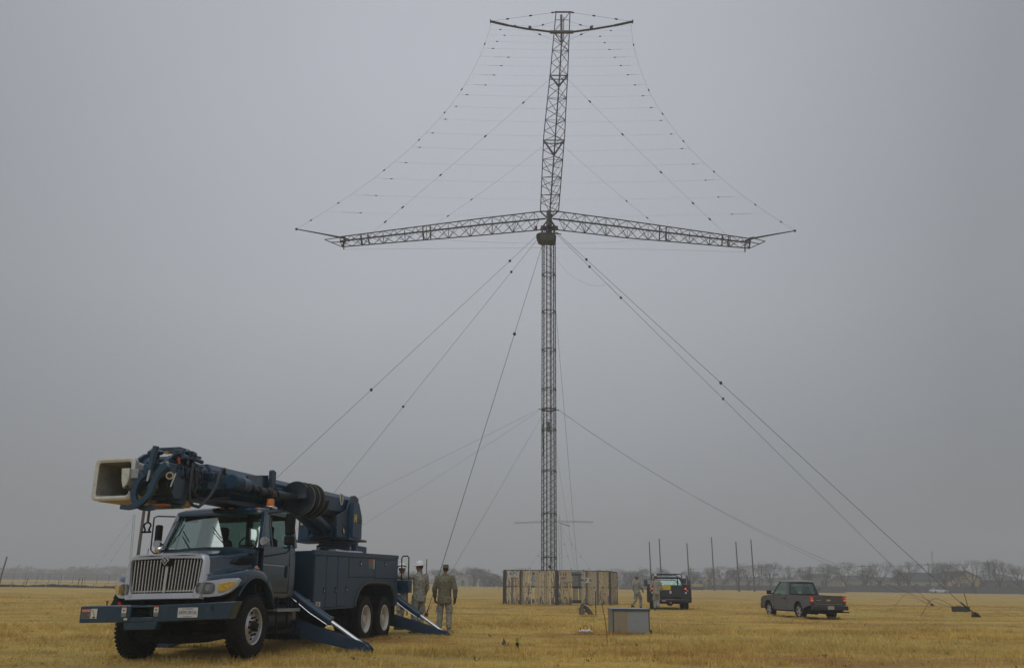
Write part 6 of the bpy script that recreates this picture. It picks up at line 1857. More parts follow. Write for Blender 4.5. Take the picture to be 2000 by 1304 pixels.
def person(label, loc, rz, H=1.78, pose=None, headgear='cap', coat=False, gloves=True, camo=None, boots=None, head_yaw=0.0, lean=0.0, head_pitch=0.0):
    """faces local +Y; X to the person's right"""
    camo = camo or CAMO1
    P = thing('person', label, 'person', loc, rz)
    s = H / 1.80
    p = dict(
        shR=(0.20, 0.0, 1.46), elR=(0.27, -0.03, 1.17), wrR=(0.26, 0.06, 0.92),
        shL=(-0.20, 0.0, 1.46), elL=(-0.27, -0.03, 1.17), wrL=(-0.26, 0.06, 0.92),
        hipR=(0.10, 0.0, 0.93), knR=(0.11, 0.03, 0.50), anR=(0.12, -0.03, 0.09),
        hipL=(-0.10, 0.0, 0.93), knL=(-0.11, 0.03, 0.50), anL=(-0.12, -0.03, 0.09))
    if pose: p.update(pose)
    V = {k: Vector(v) * s for k, v in p.items()}
    ln = lambda z: Vector((0, lean * max(0, z - 0.95), 0)) * s
    for k in ('shR', 'elR', 'wrR', 'shL', 'elL', 'wrL'): V[k] += ln(p[k][2])
    nk = Vector((0, -0.005, 1.53)) * s + ln(1.53)
    hd = Vector((0, 0.02, 1.685)) * s + ln(1.69)
    Rh = Matrix.Rotation(head_yaw, 3, 'Z') @ Matrix.Rotation(head_pitch, 3, 'X')
    hl = lambda v: hd + Rh @ (Vector(v) * s)
    # ---- body: one continuous surface (head, neck, trunk, limbs, hands)
    b = MB()
    b.ell(hl((0, 0, 0.01)), (0.074 * s, 0.095 * s, 0.112 * s), 18, 14, Rh)
    b.ell(hl((0, 0.02, -0.055)), (0.056 * s, 0.066 * s, 0.062 * s), 14, 10, Rh)      # jaw
    b.beam(hl((0, 0.085, 0.012)), hl((0, 0.108, -0.022)), 0.016 * s, 0.014 * s, w2=0.030 * s, h2=0.024 * s)   # nose
    for k in (-1, 1):
        b.ell(hl((k * 0.076, -0.005, -0.005)), (0.009 * s, 0.017 * s, 0.031 * s), 8, 6, Rh)   # ears
        b.ell(hl((k * 0.030, 0.086, 0.020)), (0.014 * s, 0.008 * s, 0.009 * s), 8, 6, Rh)
    b.ell(hl((0, 0.084, -0.052)), (0.024 * s, 0.012 * s, 0.009 * s), 8, 6, Rh)       # lips
    limb(b, [hl((0, -0.025, -0.05)), nk, nk - Vector((0, 0.0, 0.08 * s))], [0.052 * s, 0.056 * s, 0.07 * s])
    tr = []
    for z, rx, ry in ((0.88, 0.150, 0.105), (0.98, 0.152, 0.108), (1.10, 0.135, 0.100), (1.25, 0.150, 0.110), (1.38, 0.170, 0.115), (1.46, 0.160, 0.095), (1.51, 0.085, 0.065)):
        o_ = ln(z)
        tr.append(ring_z((o_.x, o_.y), rx * s, ry * s, z * s))
    b.loft(tr)
    for k in 'RL':
        limb(b, [V['sh' + k], V['el' + k], V['wr' + k]], [0.055 * s, 0.043 * s, 0.029 * s])
        limb(b, [V['hip' + k], V['kn' + k], V['an' + k]], [0.085 * s, 0.060 * s, 0.042 * s])
        sd_ = 1 if k == 'R' else -1
        d = V['wr' + k] - V['el' + k]
        hand(b, V['wr' + k], d, (-sd_, 0.15, 0), sd_)
        a = V['an' + k]
        b.beam(a + Vector((0, -0.06, -0.05)) * s, a + Vector((sd_ * 0.02, 0.17, -0.06)) * s, 0.075 * s, 0.055 * s, w2=0.08 * s, h2=0.035 * s)
    remesh(b, 'body', SKIN, P, 0.0085, 0, 0, 3)
    # ---- jacket
    b = MB()
    k_ = 0.02 if coat else 0.0
    prof = [(0.80 if not coat else 0.76, 0.19 + k_, 0.145 + k_), (0.86, 0.185 + k_, 0.142 + k_), (0.98, 0.172 + k_, 0.132 + k_), (1.10, 0.172 + k_, 0.130 + k_), (1.25, 0.185 + k_, 0.138 + k_), (1.38, 0.198 + k_, 0.140 + k_), (1.455, 0.185 + k_, 0.118 + k_), (1.50, 0.12 + k_, 0.088), (1.545, 0.082, 0.080), (1.575, 0.078, 0.078)]
    b.loft([ring_z((ln(z).x, ln(z).y), rx * s, ry * s, z * s) for z, rx, ry in prof])
    for k in 'RL':
        sh, el, wr = V['sh' + k], V['el' + k], V['wr' + k]
        q_ = wr + (el - wr).normalized() * 0.02
        limb(b, [sh - Vector((0, 0, 0.01)), sh.lerp(el, 0.5), el, el.lerp(q_, 0.5)], [(0.078 + k_ * 0.5) * s, (0.072 + k_ * 0.5) * s, (0.064 + k_ * 0.6) * s, (0.056 + k_ * 0.5) * s])
        b.tube([el.lerp(q_, 0.5), q_], [(0.056 + k_ * 0.5) * s, (0.048 + k_ * 0.4) * s], 12)
    remesh(b, 'coat' if coat else 'jacket', CAMO2 if coat else camo, P, 0.014, 0.0065, rng.random() * 3, 2)
    # ---- trousers
    b = MB()
    b.loft([ring_z((0, 0), rx * s, ry * s, z * s) for z, rx, ry in ((0.78, 0.10, 0.11), (0.84, 0.165, 0.122), (0.95, 0.168, 0.124), (1.02, 0.150, 0.115))])
    for k in 'RL':
        hp, kn, an = V['hip' + k], V['kn' + k], V['an' + k]
        limb(b, [hp, hp.lerp(kn, 0.5), kn, kn.lerp(an, 0.5)], [0.104 * s, 0.100 * s, 0.084 * s, 0.086 * s])
        b.tube([kn.lerp(an, 0.5), an + Vector((0, 0, 0.055)) * s, an + Vector((0, 0, 0.03)) * s], [0.086 * s, 0.080 * s, 0.072 * s], 12)
        sd_ = 1 if k == 'R' else -1
        c = hp.lerp(kn, 0.75)
        b.beam(c + Vector((sd_ * 0.085, 0, 0.08)) * s, c + Vector((sd_ * 0.09, 0, -0.09)) * s, 0.05 * s, 0.14 * s, up=(0, 1, 0))
    remesh(b, 'trousers', camo, P, 0.014, 0.006, rng.random() * 3, 2)
    # ---- boots, gloves
    for k in 'RL':
        a = V['an' + k]; sd_ = 1 if k == 'R' else -1
        b = MB()
        b.loft([ring_z((a.x, a.y), 0.062 * s, 0.068 * s, a.z + 0.10 * s, 12), ring_z((a.x, a.y), 0.056 * s, 0.064 * s, a.z + 0.0, 12), ring_z((a.x, a.y + 0.01), 0.058 * s, 0.09 * s, a.z - 0.03 * s, 12)])
        b.beam(a + Vector((0, -0.085, -0.055)) * s, a + Vector((sd_ * 0.02, 0.185, -0.062)) * s, 0.088 * s, 0.072 * s, w2=0.096 * s, h2=0.05 * s)
        remesh(b, 'boot', boots or BOOT, P, 0.011, 0, 0, 3)
        if gloves:
            b = MB(); hand(b, V['wr' + k], V['wr' + k] - V['el' + k], (-sd_, 0.15, 0), sd_)
            g_ = V['wr' + k]; b.tube([g_ - (g_ - V['el' + k]).normalized() * 0.05, g_ + (g_ - V['el' + k]).normalized() * 0.02], [0.040 * s, 0.034 * s], 10)
            gl = remesh(b, 'glove', GLOVE, P, 0.0075, 0, 0, 1)
            me = gl.data; n = len(me.vertices); co = np.zeros(n * 3, np.float32); no = np.zeros(n * 3, np.float32)
            me.vertices.foreach_get('co', co); me.vertex_normals.foreach_get('vector', no); me.vertices.foreach_set('co', co + no * 0.006)
    # hair
    b = MB(); b.ell(hl((0, -0.012, 0.028)), (0.079 * s, 0.096 * s, 0.104 * s), 18, 12, Rh)
    hb = b
    keep = [(i, v) for i, v in enumerate(hb.v)]
    b2 = MB()
    for f in hb.f:
        c = sum((Vector(hb.v[i]) for i in f), Vector()) / len(f)
        lc = Rh.inverted() @ (c - hd)
        if lc.y < 0.035 * s and lc.z > -0.05 * s: b2.add([hb.v[i] for i in f], [tuple(range(len(f)))])
    b2.build('hair', HAIR, P, smooth=80)
    if headgear == 'cap':
        b = MB()
        b.loft([[hl((0.086 * cos(a), 0.104 * sin(a) - 0.008, z)) for a in np.linspace(0, 2 * pi, 18, endpoint=False)] for z in (0.048, 0.052)] + [[hl((0.084 * cos(a), 0.102 * sin(a) - 0.010, 0.125)) for a in np.linspace(0, 2 * pi, 18, endpoint=False)], [hl((0.070 * cos(a), 0.088 * sin(a) - 0.012, 0.137)) for a in np.linspace(0, 2 * pi, 18, endpoint=False)]])
        c = b.build('patrol_cap', CAMO2 if coat else camo, P, smooth=40)
        br = [(0.082, 0.055), (0.072, 0.12), (0.04, 0.158), (-0.04, 0.158), (-0.072, 0.12), (-0.082, 0.055)]
        MB().prism(br, lambda a, q2, d: hl((a, q2, 0.050 + d - (q2 - 0.05) * 0.25)), 0, 0.006).build('cap_brim', camo, c)
    else:
        b = MB()
        prof = [(0.145, 0.040), (0.142, 0.047), (0.112, 0.060), (0.108, 0.085), (0.098, 0.125), (0.072, 0.158), (0.035, 0.174), (0.003, 0.178)]
        b.loft([[hl((r * cos(a) * 0.95, r * sin(a) * 1.08 - 0.005, z)) for a in np.linspace(0, 2 * pi, 24, endpoint=False)] for r, z in prof], True, False)
        hh = b.build('hard_hat', HARD, P, smooth=55)
        so = hh.modifiers.new('s', 'SOLIDIFY'); so.thickness = 0.006
        MB().tube([hl((0, 0.11 * cos(a) * 0.98 - 0.005, 0.062 + 0.118 * sin(a))) for a in np.linspace(0.15, pi - 0.15, 14)], 0.008, 5).build('hat_ridge', HARD, hh)
        if headgear == 'striped':
            for zz in (0.075,):
                MB().tube([hl((0.112 * cos(a), 0.122 * sin(a) - 0.005, zz + 0.035 * abs(cos(a)))) for a in np.linspace(0, 2 * pi, 24, endpoint=False)], 0.012, 5, closed=True).build('hat_band', SEAM, hh)
            MB().tube([hl((0.10 * cos(a), -0.115, 0.045 + 0.03 * sin(a))) for a in np.linspace(0, pi, 8)], 0.010, 5).build('hat_strap', SEAM, hh)
    return P

p1 = G(815, 1236)
person('airman in a white hard hat behind the truck, left arm raised and pointing left', (p1.x, p1.y, 0), radians(38), 1.84,
       dict(elL=(-0.46, 0.05, 1.40), wrL=(-0.72, 0.12, 1.46), elR=(0.27, 0.02, 1.17), wrR=(0.27, 0.16, 0.93), knR=(0.11, 0.06, 0.5), anR=(0.12, 0.02, 0.09)), 'hat', False, True, head_yaw=0.55, head_pitch=-0.12)
p2 = G(866, 1234)
person('airman in camouflage coat and patrol cap standing with his back to the camera', (p2.x, p2.y, 0), radians(-12), 1.80,
       dict(elR=(0.31, -0.02, 1.15), wrR=(0.30, 0.03, 0.90), elL=(-0.30, 0.0, 1.16), wrL=(-0.31, 0.10, 0.92), knR=(0.13, 0.03, 0.5), anR=(0.15, 0, 0.09), knL=(-0.12, 0.03, 0.5), anL=(-0.13, 0, 0.09)), 'cap', True, True, head_yaw=0.35)
p0 = G(782, 1229)
person('airman in a white hard hat mostly hidden behind the rear corner of the truck', (p0.x - 0.05, p0.y, 0), radians(-100), 1.80, None, 'striped', False, False, head_yaw=0.2, boots=BOOTD)
p3 = G(1245, 1188)
person('airman in camouflage with patrol cap walking, head turned right toward the service truck', (p3.x, p3.y, 0), radians(-52), 1.82,
       dict(knL=(-0.10, 0.0, 0.51), anL=(-0.10, -0.30, 0.17), knR=(0.10, 0.16, 0.50), anR=(0.11, 0.16, 0.09), elR=(0.26, 0.06, 1.18), wrR=(0.24, 0.22, 1.0)), 'cap', False, False, boots=BOOTD, head_yaw=-0.6)
p4 = G(1283, 1191)
person('airman in a white hard hat walking away behind the dark service truck', (p4.x, p4.y, 0), radians(-2), 1.84,
       dict(knR=(0.09, 0.12, 0.52), anR=(0.07, -0.12, 0.13), knL=(-0.08, 0.08, 0.5), anL=(-0.08, 0.05, 0.09), elR=(0.30, -0.02, 1.18), wrR=(0.27, 0.10, 0.98), elL=(-0.30, -0.06, 1.18), wrL=(-0.30, 0.02, 0.95)), 'striped', False, True, boots=BOOTD, lean=0.12, head_pitch=-0.2)

# ================================================================== PICKUP
def car_wheel(P, x, y, R, w, rim_m, s, rim_r=0.62, deep=0.03):
    ty = MB().lathe([(R * 0.62, -w / 2), (R * 0.80, -w / 2 - 0.008), (R * 0.95, -w / 2 + 0.012), (R, -w / 2 + 0.04), (R, w / 2 - 0.04), (R * 0.95, w / 2 - 0.012), (R * 0.80, w / 2 + 0.008), (R * 0.62, w / 2)], (0, 0, 0), (0, 1, 0), 32)
    t = ty.build('wheel', RUBBER, P, loc=(x, y, R)); t.rotation_euler = (0, 0, -pi / 2)
    rb = MB(); rb.lathe([(R * 0.63, -w / 2), (R * 0.65, w / 2 * 0.95), (R * 0.60, w / 2 * 0.9), (R * 0.57, w / 2 * 0.2), (0.02, w / 2 * 0.2)], (0, 0, 0), (0, s, 0), 28)
    rb.build('rim', mat('rim_shadow', (0.05, 0.05, 0.05), 0.5, metal=0.4), t)
    sp = MB()
    for k in range(5):
        a = 2 * pi * k / 5 + 0.3 + x
        sp.beam((cos(a) * R * 0.10, s * w * 0.42, sin(a) * R * 0.10), (cos(a) * R * 0.58, s * w * 0.44, sin(a) * R * 0.58), 0.055, 0.02, up=(0, 1, 0), w2=0.075)
    sp.lathe([(0.02, 0.0), (R * 0.19, -0.004), (R * 0.19, -0.03)], (0, s * w * 0.48, 0), (0, s, 0), 16)
    sp.lathe([(R * 0.55, 0), (R * 0.64, 0.006), (R * 0.66, -0.01)], (0, s * w * 0.46, 0), (0, s, 0), 28)
    sp.build('rim_spokes', rim_m, t)
    return t

SPOKE = mat('bright_alloy', (0.42, 0.42, 0.41), 0.4, metal=0.2)
def pickup():
    """local +Y is forward, +X the passenger side, origin on the ground below the rear axle centre"""
    HX = 0.86
    rl = G(1561, 1208)
    rz = radians(10.5)
    c = Vector((rl.x + 0.82 * cos(rz), rl.y + 0.82 * sin(rz), 0))
    T = thing('pickup_truck', 'dark grey two-door pickup parked with brake lights on, near the right anchors', 'pickup', c, rz)
    T.scale = (0.955, 0.955, 0.945)
    PT = mat('pickup_grey_paint', (0.088, 0.085, 0.080), 0.22, metal=0.5, var=0.06, coat=0.8)
    PTL = mat('pickup_moulding', (0.16, 0.16, 0.155), 0.4)
    GP = glass_mat('pickup_glass', (0.70, 0.80, 0.75), 0.04, 0.08, (0.7, 0.8, 0.77))
    BUMP = mat('pickup_bumper', (0.022, 0.023, 0.025), 0.45)
    R = 0.345; WB = 2.83
    def ar(cy, r, y0, y1, zb):
        pts = []
        for k in range(13):
            a = pi * k / 12
            pts.append((cy + r * cos(a), max(zb, R + r * sin(a) + 0.01)))
        return pts
    zl = 0.36
    # side outline from rear bottom clockwise: y, z
    side = [(-1.06, 0.62), (-1.08, 1.02), (0.95, 1.04), (1.02, 1.05), (2.45, 1.03), (2.75, 1.02), (3.30, 0.975), (3.62, 0.90), (3.72, 0.78), (3.74, 0.55), (3.60, 0.45), (WB + 0.43, 0.42)]
    fa = [(WB + 0.41 * cos(a), R + 0.03 + 0.41 * sin(a)) for a in np.linspace(0.12, pi - 0.12, 13)]
    ra = [(0.41 * cos(a), R + 0.03 + 0.41 * sin(a)) for a in np.linspace(0.12, pi - 0.12, 13)]
    poly = side + fa + [(WB - 0.43, zl), (0.43, zl)] + ra + [(-0.45, 0.50)]
    for s in (-1, 1):
        b = MB()
        n = len(poly)
        def px_(y, z, out):
            t = (z - 0.3) / 0.75
            bulge = HX - 0.05 * (2 * t - 1.0) ** 2 - (0.05 if y > 3.3 else 0) * (y - 3.3) / 0.4
            return s * (bulge - out)
        vs = [(px_(y, z, 0.0), y, z) for y, z in poly] + [(px_(y, z, 0.10), y, z) for y, z in poly]
        b.add(vs, [tuple(range(n)), tuple(range(n, 2 * n))[::-1]] + [(i, (i + 1) % n, (i + 1) % n + n, i + n) for i in range(n)])
        bs = b.build('body_side', PT, T, smooth=25)
        for cy in (0, WB):
            b = MB(); pts = [(s * (HX + 0.0), cy + 0.42 * cos(a), R + 0.03 + 0.42 * sin(a)) for a in np.linspace(0.05, pi - 0.05, 15)]
            b.tube(pts, 0.013, 6); b.build('arch_flare', PT, bs)
            rr = [[(s * 0.45, cy + 0.41 * cos(a), R + 0.03 + 0.41 * sin(a)), (s * (HX - 0.05), cy + 0.41 * cos(a), R + 0.03 + 0.41 * sin(a))] for a in np.linspace(-0.1, pi + 0.1, 15)]
            MB().loft(rr, closed=False, cap=False).build('wheel_well', DARK, T)
        MB().box(s * HX - 0.008, s * HX + 0.006, 0.50, 2.36, 0.665, 0.68).build('side_moulding', PTL, bs)
        MB().box(s * HX - 0.02, s * HX + 0.004, -1.06, -0.46, 0.665, 0.68).build('side_moulding', PTL, bs)
        for y in (1.00, 1.10, 2.28):
            MB().tube([(px_(y, z, 0.0), y, z) for z in (0.42, 0.6, 0.75, 0.9, 1.03)], 0.006, 4).build('door_gap', SEAM, bs)
        MB().box(s * (HX - 0.01), s * (HX + 0.02), 1.22, 1.36, 0.86, 0.90).build('door_handle', SEAM, bs, bevel=0.006)
        car_wheel(T, s * 0.73, 0, R, 0.225, SPOKE, s); car_wheel(T, s * 0.73, WB, R, 0.225, SPOKE, s)
        # tail lamps wrap the corner
        tl = MB().box(s * 0.865 - s * 0.17, s * 0.865, -1.12, -1.00, 0.72, 1.01).build('tail_light', RED, T, bevel=0.02)
        MB().box(s * 0.855 - s * 0.13, s * 0.855, -1.132, -1.10, 0.80, 0.86).build('reversing_lens', mat('white_lens', (0.5, 0.48, 0.46), 0.3), tl)
        MB().ell((s * 0.80, -1.125, 0.92), (0.045, 0.012, 0.03), 10, 6).build('brake_lamp', mat('lit_brake_lamp', (0.7, 0.05, 0.03), 0.3, emit=(1.0, 0.06, 0.03), estr=0.5), tl)
        # door mirror
        m_ = MB().box(s * 1.04 - 0.12, s * 1.04 + 0.12, 2.28, 2.38, 1.04, 1.22).build('wing_mirror', SEAM, T, bevel=0.03)
        MB().box(s * 1.04 - 0.09, s * 1.04 + 0.09, 2.272, 2.282, 1.07, 1.19).build('mirror_glass', GLASSD, m_)
        MB().beam((s * 0.82, 2.30, 1.06), (s * 0.98, 2.33, 1.09), 0.05, 0.05).build('mirror_arm', SEAM, m_)
    # bonnet
    rings = []
    for y, w, z in ((2.40, 0.80, 1.08), (2.8, 0.80, 1.06), (3.25, 0.79, 1.0), (3.55, 0.76, 0.93), (3.70, 0.72, 0.82)):
        rings.append([(-w, y, z - 0.06), (-w * 0.9, y, z - 0.01), (-w * 0.4, y, z + 0.02), (0, y, z + 0.025), (w * 0.4, y, z + 0.02), (w * 0.9, y, z - 0.01), (w, y, z - 0.06)])
    MB().loft(rings, closed=False, cap=False).build('bonnet', PT, T, smooth=50)
    MB().box(-0.80, 0.80, 3.66, 3.82, 0.38, 0.62).build('front_bumper', BUMP, T, bevel=0.04)
    # bed: floor, headboard, tailgate
    MB().box(-0.76, 0.76, -1.02, 0.95, 0.55, 0.58).build('bed_floor', DARK, T)
    MB().box(-0.76, 0.76, 0.92, 0.97, 0.50, 1.03).build('bed_headboard', PT, T)
    tg = MB().box(-0.70, 0.70, -1.105, -1.05, 0.60, 1.035).build('tailgate', PT, T, bevel=0.015)
    MB().box(-0.12, 0.12, -1.115, -1.10, 0.955, 1.0).build('tailgate_handle', SEAM, tg, bevel=0.008)
    MB().prism([(0.105 * cos(a), 0.045 * sin(a)) for a in np.linspace(0, 2 * pi, 20, endpoint=False)], lambda a, c_, d: (a, -1.106 - d, 0.835 + c_), 0, 0.012).build('oval_badge', CHROME, tg)
    MB().box(-0.58, -0.36, -1.110, -1.104, 0.825, 0.845).build('name_strip', mat('strip_silver', (0.3, 0.3, 0.3), 0.4, metal=0.5), tg)
    MB().box(-0.70, 0.70, -1.110, -1.10, 0.665, 0.68).build('tailgate_moulding', PTL, tg)
    b = MB(); b.box(-0.86, 0.86, -1.26, -1.08, 0.42, 0.60)
    rb = b.build('rear_bumper', BUMP, T, bevel=0.03)
    np_ = MB().box(-0.15, 0.16, -1.270, -1.262, 0.45, 0.60).build('number_plate', mat('plate_dim', (0.30, 0.30, 0.30), 0.5), rb)
    b = MB(); b.box(-0.75, 0.75, -1.0, 3.4, 0.30, 0.46); b.build('underbody', DARK, T)
    b = MB(); b.cyl((-0.7, 0, R), (0.7, 0, R), 0.05); b.ell((0, 0, R), (0.15, 0.16, 0.16), 12, 8); b.box(-0.42, -0.36, -0.5, 0.5, 0.22, 0.5); b.box(0.36, 0.42, -0.5, 0.5, 0.22, 0.5); b.build('rear_axle', DARK, T)
    MB().cyl((0.62, -1.0, 0.34), (0.90, -1.22, 0.33), 0.03, n=10).build('exhaust', RUST, T)
    # cab: roof, pillars, glass
    zb, zr = 1.04, 1.64
    bw, rw = 0.79, 0.60
    pr = {'A': ((0.78, 2.52), (0.60, 1.95)), 'B': ((0.80, 1.06), (0.62, 1.30)), 'R': ((0.78, 0.98), (0.60, 1.14))}
    rings = []
    for y, w, z in ((1.06, 0.58, 1.62), (1.14, 0.63, 1.66), (1.4, 0.645, 1.685), (1.8, 0.63, 1.68), (1.98, 0.59, 1.64)):
        rings.append([(-w, y, z - 0.05), (-w * 0.93, y, z - 0.01), (-w * 0.5, y, z + 0.01), (0, y, z + 0.016), (w * 0.5, y, z + 0.01), (w * 0.93, y, z - 0.01), (w, y, z - 0.05), (0, y, z - 0.045)])
    MB().loft(rings).build('roof', PT, T, smooth=45)
    MB().box(-0.12, 0.12, 1.055, 1.075, 1.60, 1.625).build('high_brake_lamp', mat('dull_red', (0.12, 0.012, 0.015), 0.3), T)
    for s in (-1, 1):
        MB().beam((s * 0.77, 2.50, zb), (s * 0.60, 1.96, 1.63), 0.06, 0.06).build('a_pillar', PT, T)
        MB().hexa([(s * 0.80, 0.97, zb - 0.04), (s * 0.80, 1.28, zb - 0.04), (s * 0.62, 1.28, 1.62), (s * 0.60, 1.10, 1.62), (s * 0.70, 0.97, zb - 0.04), (s * 0.74, 1.28, zb - 0.04), (s * 0.56, 1.28, 1.62), (s * 0.54, 1.10, 1.62)]).build('b_pillar', PT, T)
        MB().hexa([(s * 0.785, 1.28, zb), (s * 0.785, 2.40, zb), (s * 0.62, 1.97, 1.60), (s * 0.62, 1.28, 1.60), (s * 0.775, 1.28, zb), (s * 0.775, 2.40, zb), (s * 0.61, 1.97, 1.60), (s * 0.61, 1.28, 1.60)]).build('side_window', GP, T, smooth=0)
        st = MB(); st.box(s * 0.36 - 0.24, s * 0.36 + 0.24, 1.25, 1.36, 0.6, 1.22); st.box(s * 0.36 - 0.13, s * 0.36 + 0.13, 1.25, 1.34, 1.22, 1.40); st.box(s * 0.36 - 0.24, s * 0.36 + 0.24, 1.3, 1.8, 0.5, 0.72); st.build('seat', SEATM, T, bevel=0.04)
    # rear window with frame
    MB().hexa([(-0.66, 0.985, 1.09), (0.66, 0.985, 1.09), (0.56, 1.085, 1.55), (-0.56, 1.085, 1.55), (-0.66, 0.995, 1.09), (0.66, 0.995, 1.09), (0.56, 1.095, 1.55), (-0.56, 1.095, 1.55)]).build('rear_window', GP, T, smooth=0)
    MB().tube([(-0.68, 0.98, 1.07), (0.68, 0.98, 1.07), (0.575, 1.085, 1.57), (-0.575, 1.085, 1.57)], 0.028, 6, closed=True).build('window_gasket', SEAM, T)
    MB().box(-0.72, 0.72, 0.97, 1.03, 0.6, 1.08).build('cab_back', PT, T)
    MB().hexa([(-0.76, 2.50, 1.06), (0.76, 2.50, 1.06), (0.58, 1.97, 1.61), (-0.58, 1.97, 1.61), (-0.76, 2.51, 1.06), (0.76, 2.51, 1.06), (0.58, 1.98, 1.61), (-0.58, 1.98, 1.61)]).build('windscreen', GP, T, smooth=0)
    MB().box(-0.7, 0.7, 2.1, 2.5, 0.8, 1.04).build('dashboard', SEATM, T)
pickup()

# ================================================================== DARK SERVICE TRUCK (rear view)
def service_truck():
    c = Vector((gx(1306, 50.0), 50.0, 0))
    T = thing('service_truck', 'dark utility service truck seen from behind with headache rack over its cab', 'service truck', c, radians(-9))
    T.scale = (1.0, 1.0, 0.89)
    PD = mat('near_black_blue_paint', (0.014, 0.017, 0.024), 0.35, var=0.1, coat=0.3)
    R = 0.40
    for s in (-1, 1):
        for x in (0.98, 0.74): car_wheel(T, s * x, 1.1, R, 0.22, DARK, s)
        car_wheel(T, s * 0.84, 4.6, R, 0.24, ALU, s)
        b = MB().box(s * 0.74, s * 1.21, 0.02, 2.5, 0.44, 1.56).build('side_locker', PD, T, bevel=0.02)
        MB().box(s * 1.21, s * 1.245, -0.05, 2.5, 0.46, 1.30).build('locker_skirt', mat('rubbed_edge', (0.06, 0.065, 0.06), 0.7), b)
        MB().cyl((s * 1.10, 0.01, 1.50), (s * 1.10, -0.015, 1.50), 0.035, n=10).build('marker_lamp', RED, b)
        tl = MB().cyl((s * 0.93, 0.01, 1.27), (s * 0.93, -0.03, 1.27), 0.07, n=16).build('tail_light', RED, T)
        MB().cyl((s * 0.93, -0.031, 1.27), (s * 0.93, -0.035, 1.27), 0.045, n=14).build('lamp_glow', mat('lit_tail', (0.8, 0.06, 0.05), 0.3, emit=(1.0, 0.10, 0.07), estr=0.9), tl)
        MB().cyl((s * 1.03, 0.01, 1.16), (s * 1.03, -0.02, 1.16), 0.05, n=14).build('amber_lamp', ORANGE, T)
        MB().cyl((s * 0.94, 0.01, 1.03), (s * 0.94, -0.02, 1.03), 0.055, n=14).build('reversing_lamp', MATS['white_lens'], T)
        MB().box(s * 0.74, s * 1.18, -0.02, 0.0, 0.42, 0.95).build('locker_lower', PD, T, bevel=0.01)
        # mirrors
        m_ = MB().box(s * 1.30 - 0.11, s * 1.30 + 0.11, 4.05, 4.12, 1.40, 1.82).build('wing_mirror', mat('mirror_green', (0.05, 0.075, 0.065), 0.3), T, bevel=0.02)
        MB().tube([(s * 0.95, 4.1, 1.86), (s * 1.30, 4.1, 1.86), (s * 1.32, 4.1, 1.80)], 0.015, 6).build('mirror_arm', SEAM, m_)
    tg = MB().prism([(-0.74, 0.74), (0.74, 0.74), (0.74, 1.47), (0.16, 1.47), (0.14, 1.20), (-0.74, 1.20)], lambda a, c_, d: (a, d, c_), -0.02, 0.04).build('tailgate', PD, T, bevel=0.015)
    MB().box(-0.74, 0.74, 0.0, 2.5, 0.70, 0.76).build('bed_floor', DARK, T)
    MB().box(-1.05, 1.10, -0.12, 0.05, 0.48, 0.66).build('rear_bumper', PD, T, bevel=0.02)
    MB().box(-0.22, 0.24, -0.128, -0.121, 0.60, 0.63).build('reflector_strip', DECALR, T)
    MB().box(-0.42, -0.20, -0.128, -0.121, 0.50, 0.58).build('number_plate', MATS['plate_dim'], T)
    MB().box(0.03, 0.14, -0.03, -0.021, 0.98, 1.14).build('sticker', DECALW, tg)
    b = MB(); b.cyl((-0.9, 1.1, R), (0.9, 1.1, R), 0.07); b.ell((0.05, 1.1, R), (0.2, 0.2, 0.2), 12, 8); b.box(-0.15, 0.2, -0.15, 0.1, 0.3, 0.5); b.build('rear_axle', DARK, T)
    MB().cyl((0.02, -0.2, 0.42), (0.12, -0.22, 0.42), 0.03, n=8).build('tow_hitch', mat('hitch_light', (0.3, 0.3, 0.28), 0.5), T)
    # yellow case in the bed
    yc = MB().box(-0.66, 0.12, 0.07, 0.6, 0.80, 1.475).build('yellow_case', mat('case_yellow', (0.55, 0.40, 0.02), 0.5), None, bevel=0.03)
    yc.location = c; yc.rotation_euler = (0, 0, radians(-9)); yc.location.z = 0.0
    tag(yc, 'yellow equipment case standing in the bed of the service truck', 'case')
    yc.location = c; yc.scale = (1, 1, 0.89)
    # cab
    PB = PD
    b = MB().loft([[(x * w, y, z) for x, z in ((-0.98, 0.55), (-0.98, 1.42), (-0.90, 1.50), (0.90, 1.50), (0.98, 1.42), (0.98, 0.55))] for y, w in ((2.62, 1.0), (4.3, 1.0), (5.3, 0.96))])
    b.build('cab_body', PB, T, bevel=0.02)
    rr = []
    for y, w, z in ((2.72, 0.70, 1.98), (2.85, 0.76, 2.03), (3.4, 0.78, 2.06), (3.9, 0.74, 2.02)):
        rr.append([(-w, y, z - 0.08), (-w * 0.9, y, z), (0, y, z + 0.02), (w * 0.9, y, z), (w, y, z - 0.08), (0, y, z - 0.07)])
    MB().loft(rr).build('roof', PB, T, smooth=45)
    for s in (-1, 1):
        MB().beam((s * 0.90, 2.70, 1.48), (s * 0.73, 2.80, 1.98), 0.10, 0.12).build('rear_pillar', PB, T)
        MB().beam((s * 0.92, 4.35, 1.48), (s * 0.72, 3.85, 1.98), 0.08, 0.08).build('a_pillar', PB, T)
    GW = glass_mat('cab_glass', (0.62, 0.78, 0.72), 0.05, 0.12, (0.7, 0.82, 0.78))
    MB().hexa([(-0.86, 2.66, 1.50), (0.86, 2.66, 1.50), (0.70, 2.78, 1.96), (-0.70, 2.78, 1.96), (-0.86, 2.67, 1.50), (0.86, 2.67, 1.50), (0.70, 2.79, 1.96), (-0.70, 2.79, 1.96)]).build('rear_window', GW, T, smooth=0)
